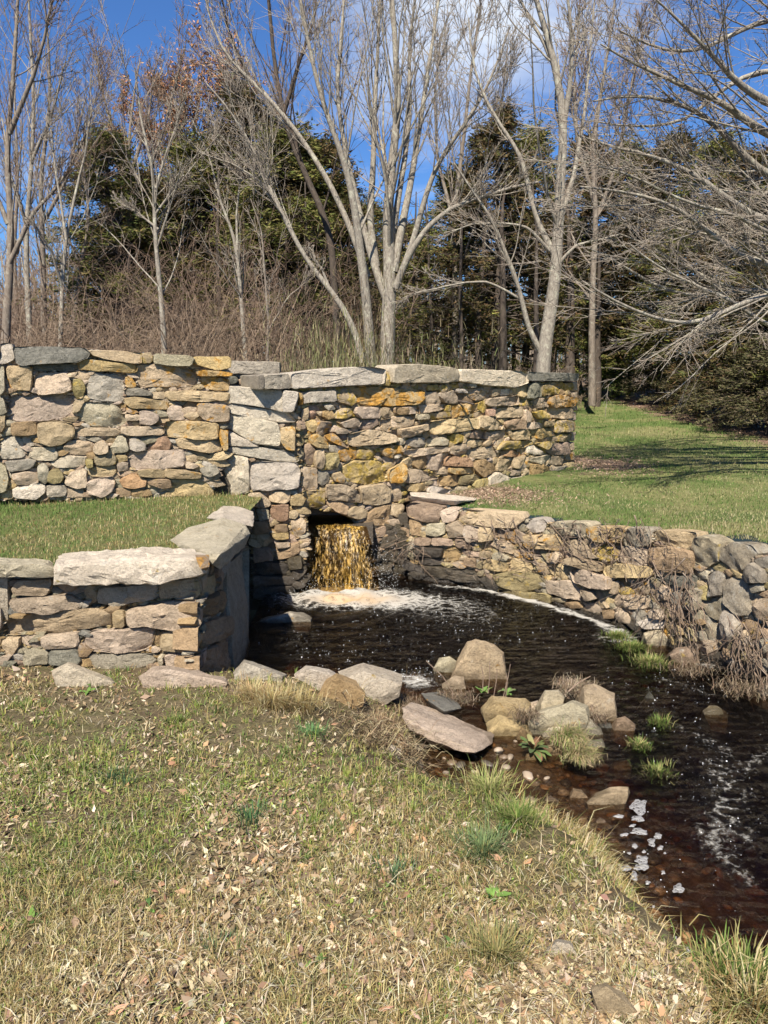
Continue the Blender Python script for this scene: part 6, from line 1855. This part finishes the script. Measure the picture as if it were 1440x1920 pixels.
# leaning slender trunk, left of the big tree
st = [stem_px([(680, 680), (665, 615), (640, 570), (600, 520), (562, 470), (540, 420), (512, 372), (490, 320), (465, 262), (425, 200), (380, 150)], 13.2, .085, .012), stem_px([(620, 545), (600, 500), (575, 470)], 13.2, .035, .01), stem_px([(540, 420), (500, 350), (440, 310), (380, 290)], 13.2, .04, .008)]
bare_tree('bare_tree', 'slender pale tree leaning far left from beside the big many-stemmed one', st, at_y(680, 700, 13.2), BARK_PALE, TWIG, rt, 24, 9, 7, -.28, -.4, -.45, .6, .06, .004, t0=.3)
st = [stem_px([(309, 720), (308, 640), (303, 560), (294, 460), (290, 380), (292, 320), (272, 260), (262, 200), (255, 130)], 13, .075, .012), stem_px([(291, 360), (310, 290), (335, 230), (350, 170)], 13, .035, .008), stem_px([(297, 430), (260, 400), (225, 380)], 13, .03, .007), stem_px([(292, 400), (330, 350), (352, 330)], 13, .03, .007)]
bare_tree('bare_tree', 'slim pale birch-like tree standing behind the left wall before the cedars', st, at_y(309, 720, 13), BARK_PALE, TWIG, rt, 24, 9, 7, -.30, -.4, -.45, .65, .05, .004, t0=.25)
st = [stem_px([(462, 700), (455, 600), (448, 500), (440, 440), (420, 400), (405, 350), (392, 290), (360, 220)], 13.4, .06, .01), stem_px([(445, 470), (443, 400), (450, 340), (470, 290)], 13.4, .035, .008)]
bare_tree('bare_tree', 'thin forked grey tree behind the right end of the left wall', st, at_y(462, 700, 13.4), BARK_PALE, TWIG, rt, 22, 9, 6, -.28, -.4, -.45, .6, .05, .004, t0=.2)
st = [stem_px([(500, 710), (504, 600), (498, 520), (492, 440), (470, 380)], 12.4, .035, .008), stem_px([(502, 620), (540, 560), (590, 520)], 12.4, .02, .005)]
bare_tree('bare_tree', 'spindly sapling just left of the concrete block', st, at_y(500, 710, 12.4), BARK_GREY, TWIG, rt, 14, 6, 4, -.3, -.4, -.45, .6, .06, .004, t0=.2)
# left edge group
left = [('leftmost tall bare tree, cut by the left edge of the picture', 13.5, [[(8, 760), (12, 600), (22, 450), (12, 300), (25, 150), (35, 0), (40, -80)], [(15, 500), (60, 400), (120, 330), (160, 240)], [(15, 420), (-20, 330), (-40, 200)], [(18, 250), (60, 150), (90, 60), (110, -20)]], .12, BARK_GREY),
        ('tall pale bare tree, second from the left edge', 16, [[(60, 760), (55, 600), (48, 450), (60, 300), (62, 150), (52, 0), (50, -60)], [(50, 420), (20, 330), (0, 220)], [(60, 300), (95, 220), (120, 120)]], .10, BARK_PALE),
        ('thin pale tree with the clean straight stem near the left wall', 12.8, [[(112, 720), (113, 640), (116, 560), (124, 450), (142, 360), (160, 280), (170, 200)], [(118, 540), (95, 470), (60, 420)], [(124, 450), (110, 350), (100, 240)]], .06, BARK_PALE),
        ('grey bare tree behind the thin pale one', 17, [[(90, 760), (82, 600), (80, 450), (75, 330), (95, 200), (90, 80), (80, -50)], [(80, 420), (130, 330), (150, 240), (165, 180)]], .11, BARK_GREY),
        ('slim bare tree in the gap left of the cedars', 18, [[(140, 760), (135, 620), (150, 500), (170, 400), (150, 300), (165, 200)], [(150, 500), (110, 400), (105, 320)]], .08, BARK_GREY),
        ('bare tree with forked stem at the far left, further back', 20, [[(30, 760), (35, 620), (25, 480), (35, 350), (28, 200), (30, 60)], [(30, 480), (60, 380), (80, 260)]], .12, BARK_GREY)]
for lab, y, ss, r0_, bk in left:
    st = [stem_px(q, y, r0_ * (1 if i == 0 else .5), .012, rt.uniform(-.5, .5)) for i, q in enumerate(ss)]
    bare_tree('bare_tree', lab, st, st[0][0][0], bk, TWIG if bk is BARK_PALE else TWIG_RED, rt, 20, 9, 8, -.28, -.42, -.45, .6, .06, .0042, t0=.25)
# taller ones behind, against the sky
back_ = [('tall bare tree behind the cedars with its fine top against the sky', 22, [[(235, 760), (240, 560), (245, 400), (240, 280), (250, 180), (262, 110)], [(242, 420), (300, 260), (330, 140), (345, 80)], [(242, 350), (210, 240), (190, 160), (182, 90)], [(244, 330), (280, 220), (290, 130)]], .14, TWIG_RED, None),
         ('tree keeping its rusty dead leaves above the left cedars', 24, [[(360, 760), (362, 560), (365, 400), (360, 280), (372, 190), (380, 120)], [(362, 480), (330, 330), (340, 220), (335, 140)], [(364, 430), (400, 300), (410, 200), (420, 130)], [(362, 420), (300, 300), (270, 230), (250, 200)], [(365, 380), (430, 270), (450, 200), (440, 160)], [(363, 340), (320, 220), (300, 165)], [(362, 440), (260, 340), (210, 270)]], .15, TWIG_RED, (.95, [(0.44, 0.22, 0.10), (0.36, 0.17, 0.08), (0.48, 0.27, 0.14)], (.07, .15))),
         ('bare tree between the rusty one and the big pale one', 21, [[(470, 760), (472, 560), (480, 420), (470, 300), (455, 210), (440, 160)], [(478, 430), (520, 320), (530, 220), (510, 150)], [(472, 400), (430, 300), (400, 230)]], .12, TWIG, None),
         ('bare tree with many upright shoots right of the big pale one', 19, [[(850, 760), (855, 560), (850, 400), (870, 270), (880, 150), (900, 30), (905, -50)], [(852, 420), (820, 300), (815, 180), (830, 60)], [(856, 400), (910, 300), (940, 200), (955, 80)]], .12, TWIG, None),
         ('tall bare tree behind the bent-trunked one at the right', 18, [[(1110, 760), (1110, 560), (1120, 400), (1110, 280), (1130, 160), (1150, 40), (1160, -60)], [(1115, 420), (1160, 300), (1180, 180), (1210, 60)], [(1114, 380), (1080, 260), (1075, 130), (1085, 10)]], .12, TWIG_RED, None)]
for lab, y, ss, r0_, tw, lv in back_:
    st = [stem_px(q, y, r0_ * (1 if i == 0 else .55), .012, rt.uniform(-.5, .5)) for i, q in enumerate(ss)]
    bare_tree('bare_tree', lab, st, st[0][0][0], BARK_GREY, tw, rt, 24, 11, 8, -.28, -.42, -.45, .55, .08, .0055, leaves_=lv, t0=.25)

# ---- evergreen cedars
def cedar_meshes(Ht, Wd, r, dens=1.0, lo=.12, cols=None, leafsz=(.09, .19)):
    k = 14; z = np.linspace(0, Ht, k); P0 = np.stack([.08 * np.sin(z * .7 + r.random() * 6), .08 * np.cos(z * .5), z], 1)[None]; R0 = (np.linspace(.15, .02, k) * Ht / 8)[None]
    n = int(110 * dens); tt = lo + (1 - lo) * r.random(n) ** .85
    az = rot_az(n, r); prof = np.sin(np.clip((1 - tt) * 1.9, 0, math.pi / 2)) ** .8 * (.75 + .4 * r.random(n))
    L = Wd * prof + .15
    B = np.stack([np.interp(tt * Ht, z, P0[0, :, 0]), np.interp(tt * Ht, z, P0[0, :, 1]), tt * Ht], 1)
    kk = 7; f = np.linspace(0, 1, kk)[None, :, None]; d = np.stack([np.cos(az), np.sin(az), np.zeros(n)], 1)[:, None]
    rise = r.uniform(-.12, .5, n)[:, None]
    P1 = B[:, None] + d * L[:, None, None] * f; P1[:, :, 2] += (rise * f[..., 0] - .28 * f[..., 0] ** 2) * L[:, None]; P1 += np.cumsum(r.normal(0, .02, P1.shape), axis=1)
    R1 = (.03 * (1 - .8 * f[..., 0])) * np.ones((n, 1)) * Ht / 8
    P2, R2 = grow(P1, R1, 9, .25, 1, .55 * Wd / 2, .7, 4, .0, .15, .5, r, .006, .3)
    # sprays of foliage
    E = P2[:, 1:].reshape(-1, 3); E = np.concatenate([E, P1[:, 3:].reshape(-1, 3)])
    m = 5; E = np.repeat(E, m, axis=0) + r.normal(0, .085, (len(E) * m, 3)) * np.array([1, 1, .55])
    n3 = len(E); az = rot_az(n3, r); sz = r.uniform(*leafsz, n3)
    A = np.stack([np.cos(az), np.sin(az), r.normal(.15, .45, n3)], 1); A /= np.linalg.norm(A, axis=1, keepdims=True)
    Bq = np.cross(A, r.normal(0, 1, (n3, 3))); Bq /= np.linalg.norm(Bq, axis=1, keepdims=True) + 1e-9
    w = sz * r.uniform(.18, .4, n3)
    V = np.stack([E - Bq * w[:, None] / 2, E + Bq * w[:, None] / 2, E + A * sz[:, None]], 1).reshape(-1, 3)
    F = np.arange(n3 * 3).reshape(-1, 3)
    c = pick(cols, n3, r, .3); cl = fbm(E[:, 0] + E[:, 2] * .7, E[:, 1] + E[:, 2], 1.4, 3)[:, None]
    c = c * (0.7 + .6 * cl); C = np.repeat(c, 3, axis=0)
    V0, F0 = join_tubes([(P0, R0, 9), (P1, R1, 5), (P2, R2, 3)])
    return np_mesh('trunk', V0, F0, BARK_DARK), np_mesh('crown', V, F, NEEDLE, False, C)
CG = [(0.125, 0.135, 0.034), (0.16, 0.155, 0.042), (0.19, 0.15, 0.055), (0.10, 0.11, 0.028)]
CB = [(0.095, 0.078, 0.03), (0.07, 0.072, 0.022), (0.11, 0.08, 0.034), (0.14, 0.088, 0.04)]
CL = [(0.14, 0.19, 0.045), (0.10, 0.15, 0.035), (0.18, 0.19, 0.06)]
CED = [cedar_meshes(8.5, 2.2, rt, 1.6, .18, CG), cedar_meshes(8, 2.2, rt, 1.35, .25, CB), cedar_meshes(6.5, 1.8, rt, 1.1, .05, CB), cedar_meshes(4.2, 1.7, rt, .8, .12, CL, (.08, .18)), cedar_meshes(2.8, 1.4, rt, .55, .02, [(0.12, 0.11, 0.05), (0.085, 0.085, 0.035), (0.14, 0.11, 0.06)], (.06, .14))]
CH = [8.5, 8, 6.5, 4.2, 2.8]
def cedar(v, px, y, top, label, wide=1.0, rz=0, z0=None, group=None):
    base = at_y(px, 700, y); zb = float(lawn_z(np.array(base.x), np.array(y))) if z0 is None else z0
    tp = at_y(px, top, y); s = (tp.z - zb) / CH[v]
    root = empty('evergreen_tree', (base.x, y, zb - .05), label, 'evergreen tree', group)
    root.rotation_euler = (0, 0, rz); root.scale = (s * wide, s * wide, s)
    for me, nm in zip(CED[v], ('trunk', 'crown')):
        o = bpy.data.objects.new(nm, me); COL.objects.link(o); o.parent = root
    return root
cedar(0, 232, 19, 250, 'dark cedar at the left end of the evergreens, against blue sky', 1.15, .3)
cedar(1, 300, 20, 330, 'dark cedar behind the slim pale tree, right of the leftmost cedar', 1.4, 1.3)
cedar(0, 385, 21, 265, 'broad brownish cedar under the rusty-leaved tree', 1.45, 2.2)
cedar(1, 470, 22, 165, 'tallest cedar, its pointed top against the sky right of the rusty tree', 1.15, .9)
cedar(0, 545, 20, 240, 'tall cedar behind the dark leaning tree', 1.3, 4.1)
cedar(1, 605, 21, 265, 'brownish cedar directly left of the big pale tree', 1.25, 5.0)
cedar(0, 690, 24, 380, 'far cedar seen between the stems of the big pale tree', 1.0, 1.9)
cedar(0, 845, 20, 320, 'dark green cedar just right of the big pale tree', 1.2, 2.7)
cedar(1, 925, 19, 210, 'tall cedar with a narrow top left of the bent trunk', .95, 3.6)
cedar(0, 985, 21, 245, 'green cedar immediately left of the bent trunk', .95, .2)
cedar(1, 1080, 22, 260, 'brownish cedar immediately right of the bent trunk', 1.0, 1.1)
cedar(0, 1160, 23, 270, 'far cedar behind the sweeping boughs, first right of the bent trunk', 1.0, 5.6)
cedar(1, 1235, 21, 255, 'brown-green cedar behind the middle of the sweeping boughs', 1.1, 4.4)
cedar(0, 1310, 19, 262, 'cedar with two-pointed top behind the sweeping boughs', 1.1, 3.0)
cedar(1, 1385, 17, 285, 'big dark cedar by the right edge behind the boughs', 1.2, 2.0)
cedar(0, 1480, 15.5, 250, 'dark cedar on the right edge of the picture', 1.2, .7)
cedar(2, 1420, 15.2, 480, 'bushy cedar at the lawn edge under the lowest boughs, far right', 1.15, 1.5)
cedar(2, 1325, 17.5, 520, 'bushy brown cedar at the lawn edge right of centre of the dark hedge', 1.1, 2.5)
cedar(2, 1545, 13.6, 520, 'bushy cedar beyond the right edge by the lawn', 1.2, .4)
cedar(3, 1185, 23, 590, 'bright green spreading young cedar at the back of the lawn', 1.75, .9)
cedar(3, 1130, 25, 620, 'second bright green young cedar, left of the spreading one', 1.2, 2.9)
cedar(4, 1245, 21, 640, 'pale olive bushy juniper at the lawn edge, left one', 1.3, .5)
cedar(4, 1300, 18.5, 660, 'pale olive bushy juniper at the lawn edge, second from left', 1.3, 1.7)
cedar(4, 1370, 16, 650, 'brownish bushy juniper at the lawn edge, third from left', 1.3, 3.7)
cedar(4, 1440, 14.2, 640, 'dark bushy juniper at the lawn edge cut by the right of the picture', 1.3, 5.3)
# more of the wood outside and between
for k, (px, y, top, v) in enumerate(((-150, 20, 300, 0), (-330, 22, 260, 1), (1650, 15, 240, 1), (1800, 16, 250, 0), (760, 28, 420, 1), (640, 27, 350, 0), (1040, 27, 400, 1), (420, 26, 300, 0), (260, 25, 330, 1), (510, 26, 300, 1))):
    cedar(v, px, y, top, 'dark cedar standing deep in the wood behind the nearer trees', 1.1, k * 1.3, group='deep-wood cedars')

# trunks one can tell apart in the shade
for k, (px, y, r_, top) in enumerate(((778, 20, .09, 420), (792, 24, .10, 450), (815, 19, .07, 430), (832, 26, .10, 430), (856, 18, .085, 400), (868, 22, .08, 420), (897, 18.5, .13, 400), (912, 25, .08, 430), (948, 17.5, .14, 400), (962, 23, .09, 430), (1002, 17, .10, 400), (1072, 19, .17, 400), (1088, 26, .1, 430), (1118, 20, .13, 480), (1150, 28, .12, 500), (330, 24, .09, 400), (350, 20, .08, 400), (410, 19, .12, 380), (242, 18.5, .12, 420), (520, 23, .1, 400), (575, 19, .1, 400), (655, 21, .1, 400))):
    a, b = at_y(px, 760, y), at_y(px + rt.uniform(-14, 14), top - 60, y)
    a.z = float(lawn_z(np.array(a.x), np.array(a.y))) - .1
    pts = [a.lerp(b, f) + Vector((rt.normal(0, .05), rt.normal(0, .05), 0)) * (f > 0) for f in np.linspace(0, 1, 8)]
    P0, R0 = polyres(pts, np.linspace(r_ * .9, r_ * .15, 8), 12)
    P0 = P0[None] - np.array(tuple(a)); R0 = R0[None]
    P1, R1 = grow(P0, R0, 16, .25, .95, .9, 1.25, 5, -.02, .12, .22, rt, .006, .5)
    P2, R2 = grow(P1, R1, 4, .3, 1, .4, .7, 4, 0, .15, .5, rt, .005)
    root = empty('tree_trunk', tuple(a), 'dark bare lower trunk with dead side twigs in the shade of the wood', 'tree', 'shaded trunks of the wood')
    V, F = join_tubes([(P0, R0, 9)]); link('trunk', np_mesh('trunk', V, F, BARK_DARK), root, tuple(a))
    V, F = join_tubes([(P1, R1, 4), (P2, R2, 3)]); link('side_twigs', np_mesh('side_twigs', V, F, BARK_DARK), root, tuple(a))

# ---- undergrowth thickets behind the walls
def thicket(name, label, spots, r, mat, n=26, h=1.6, tw=6, arch=-.06):
    S = []
    for (x, y, s) in spots:
        z = float(lawn_z(np.array(x), np.array(y)))
        m = n; az = rot_az(m, r); P = np.zeros((m, 6, 3)); P[:, 0] = np.array([x, y, z]) + r.normal(0, .22, (m, 3)) * np.array([1, 1, 0])
        D = np.stack([np.cos(az) * .45, np.sin(az) * .45, np.ones(m)], 1); D /= np.linalg.norm(D, axis=1, keepdims=True)
        L = h * s * r.uniform(.5, 1.25, m) / 5
        for j in range(1, 6):
            D = D + r.normal(0, .13, (m, 3)) + np.array([0, 0, arch]) * j * .5; D /= np.linalg.norm(D, axis=1, keepdims=True); P[:, j] = P[:, j - 1] + D * L[:, None]
        S.append(P)
    P = np.concatenate(S); Rr = np.linspace(.009, .004, 6)[None] * r.uniform(.6, 1.5, (len(P), 1))
    P2, R2 = grow(P, Rr, tw, .2, 1, -.38, .75, 3, -.01, .2, .6, r, .0035)
    P3, R3 = grow(P2, R2, 3, .2, 1, -.5, .7, 2, 0, .2, .7, r, .003)
    V, F = join_tubes([(P, Rr, 3), (P2, R2, 3), (P3, R3, 3)])
    o = link(name, np_mesh(name, V, F, mat)); tag(o, label, kind='stuff'); return o
def along(px0, px1, y0, y1, n, s0=.7, s1=1.3):
    out = []
    for k in range(n):
        px = rt.uniform(px0, px1); y = rt.uniform(y0, y1); p = at_y(px, 700, y); out.append((p.x, y, rt.uniform(s0, s1)))
    return out
thicket('undergrowth', 'tangled brown leafless thicket behind the left wall', along(-60, 560, 11, 16, 44, .8, 1.7), rt, TWIG_BROWN, 20, 1.65, 6)
thicket('undergrowth', 'reddish-brown brambles deeper in the wood behind the left wall', along(-60, 720, 15, 21, 40, 1.1, 2.2), rt, TWIG_RED, 18, 2.1, 6)
thicket('undergrowth', 'low brown brush behind the right wall among the trunks', along(700, 1100, 16, 24, 22, .5, 1.1), rt, TWIG_BROWN, 16, 1.6, 4)
def green_scrub(spots, r, pal, h):
    P = []; 
    for (x, y, s) in spots:
        m = 380; z = float(lawn_z(np.array(x), np.array(y)))
        q = r.normal(0, 1, (m, 3)) * np.array([.42, .35, .3]) * s; q[:, 2] = np.abs(q[:, 2]) * 1.6 * h + .3; P.append(q + np.array([x, y, z]))
    P = np.concatenate(P); n = len(P)
    return blades(P, r.uniform(.10, .30, n), r.uniform(.006, .012, n), rot_az(n, r), np.abs(r.normal(.5, .4, n)), pick(pal, n, r))
V, F, C = green_scrub(along(535, 700, 10.8, 12.2, 20, .7, 1.1) + along(700, 900, 10.9, 12.2, 14, .5, .9), rt, [(0.20, 0.20, 0.09), (0.16, 0.17, 0.06), (0.28, 0.24, 0.13), (0.24, 0.19, 0.12)], 1.5)
o = link('green_scrub', np_mesh('green_scrub', V, F, BLADE, True, C)); tag(o, 'grey-green scrub showing over the wall tops right of the concrete block', kind='stuff')
V, F, C = green_scrub(along(640, 720, 12.5, 14.5, 12, .6, .9), rt, [(0.11, 0.10, 0.04), (0.14, 0.10, 0.05)], 2.4)
o = link('green_scrub', np_mesh('green_scrub', V, F, BLADE, True, C)); tag(o, 'dark olive juniper scrub round the foot of the big pale tree', kind='stuff')

# ---- far woods: a band of grey-brown trees closing the view
S = []
n = 620
px = rt.uniform(-100, 1500, n); y = rt.uniform(32, 75, n)
X = (px - CX) / FPX * y; Zb = lawn_z(X, y * 0 + 26); Hh = rt.uniform(4.5, 9.5, n) * (1 + .25 * (y - 32) / 40)
k = 5; P = np.zeros((n, k, 3)); P[:, 0] = np.stack([X, y, Zb], 1); D = np.stack([rt.normal(0, .08, n), rt.normal(0, .08, n), np.ones(n)], 1)
for j in range(1, k): D = D + rt.normal(0, .05, (n, 3)); D /= np.linalg.norm(D, axis=1, keepdims=True); P[:, j] = P[:, j - 1] + D * (Hh / (k - 1))[:, None]
Rr = np.linspace(.09, .02, k)[None] * rt.uniform(.5, 1.5, (n, 1))
P2, R2 = grow(P, Rr, 14, .2, 1, -.24, .6, 3, .05, .15, .5, rt, .016)
V, F = join_tubes([(P, Rr, 3), (P2, R2, 3)])
o = link('far_woods', np_mesh('far_woods', V, F, TWIG)); tag(o, 'far wood of bare grey-brown trees closing the view behind everything', kind='stuff')
thicket('far_brush', 'low brown brush at the foot of the far wood', along(0, 1400, 26, 38, 36, 1.2, 2.4), rt, TWIG_BROWN, 12, 2.0, 3)

# ---- vines on the curved wall
VN = []
def vine_pts(face_px, drop, r, n=9, w=.03):
    px, py = face_px; f = next((q for l, q in LFACES if px < l), LFACES[-1][1])
    u0, v0 = f.uv(px, py); P = []
    du = r.normal(0, .03)
    for j in range(n):
        P.append(tuple(f.pt(u0 + du * j + r.normal(0, .012), v0 - drop * j / (n - 1), w + r.uniform(0, .035)))); 
    return P
for k in range(48): VN.append(vine_pts((rt.uniform(880, 1260), rt.uniform(965, 1010)), rt.uniform(.12, .5), rt))
for k in range(42): VN.append(vine_pts((rt.uniform(1225, 1330), rt.uniform(1040, 1140)), rt.uniform(.25, .65), rt, 9, .09))
for k in range(32): VN.append(vine_pts((rt.uniform(1380, 1460), rt.uniform(1140, 1200)), rt.uniform(.25, .5), rt, 9, .10))
for k in range(40): VN.append(vine_pts((rt.uniform(850, 1230), rt.uniform(985, 1080)), rt.uniform(-.03, .08), rt, 9, .03))
for k in range(14): VN.append(vine_pts((rt.uniform(740, 800), rt.uniform(1000, 1030)), rt.uniform(.1, .4), rt))
VN = np.array(VN); Rr = np.linspace(.0045, .002, 9)[None] * rt.uniform(.5, 1.4, (len(VN), 1))
P2, R2 = grow(VN, Rr, 2, .1, 1, .14, .9, 5, -.12, .3, .6, rt, .0018)
V, F = join_tubes([(VN, Rr, 5), (P2, R2, 3)])
o = link('dry_vines', np_mesh('dry_vines', V, F, STRAW_TWIG)); tag(o, 'dry tangled vines and roots hanging down the curved low wall', kind='stuff')
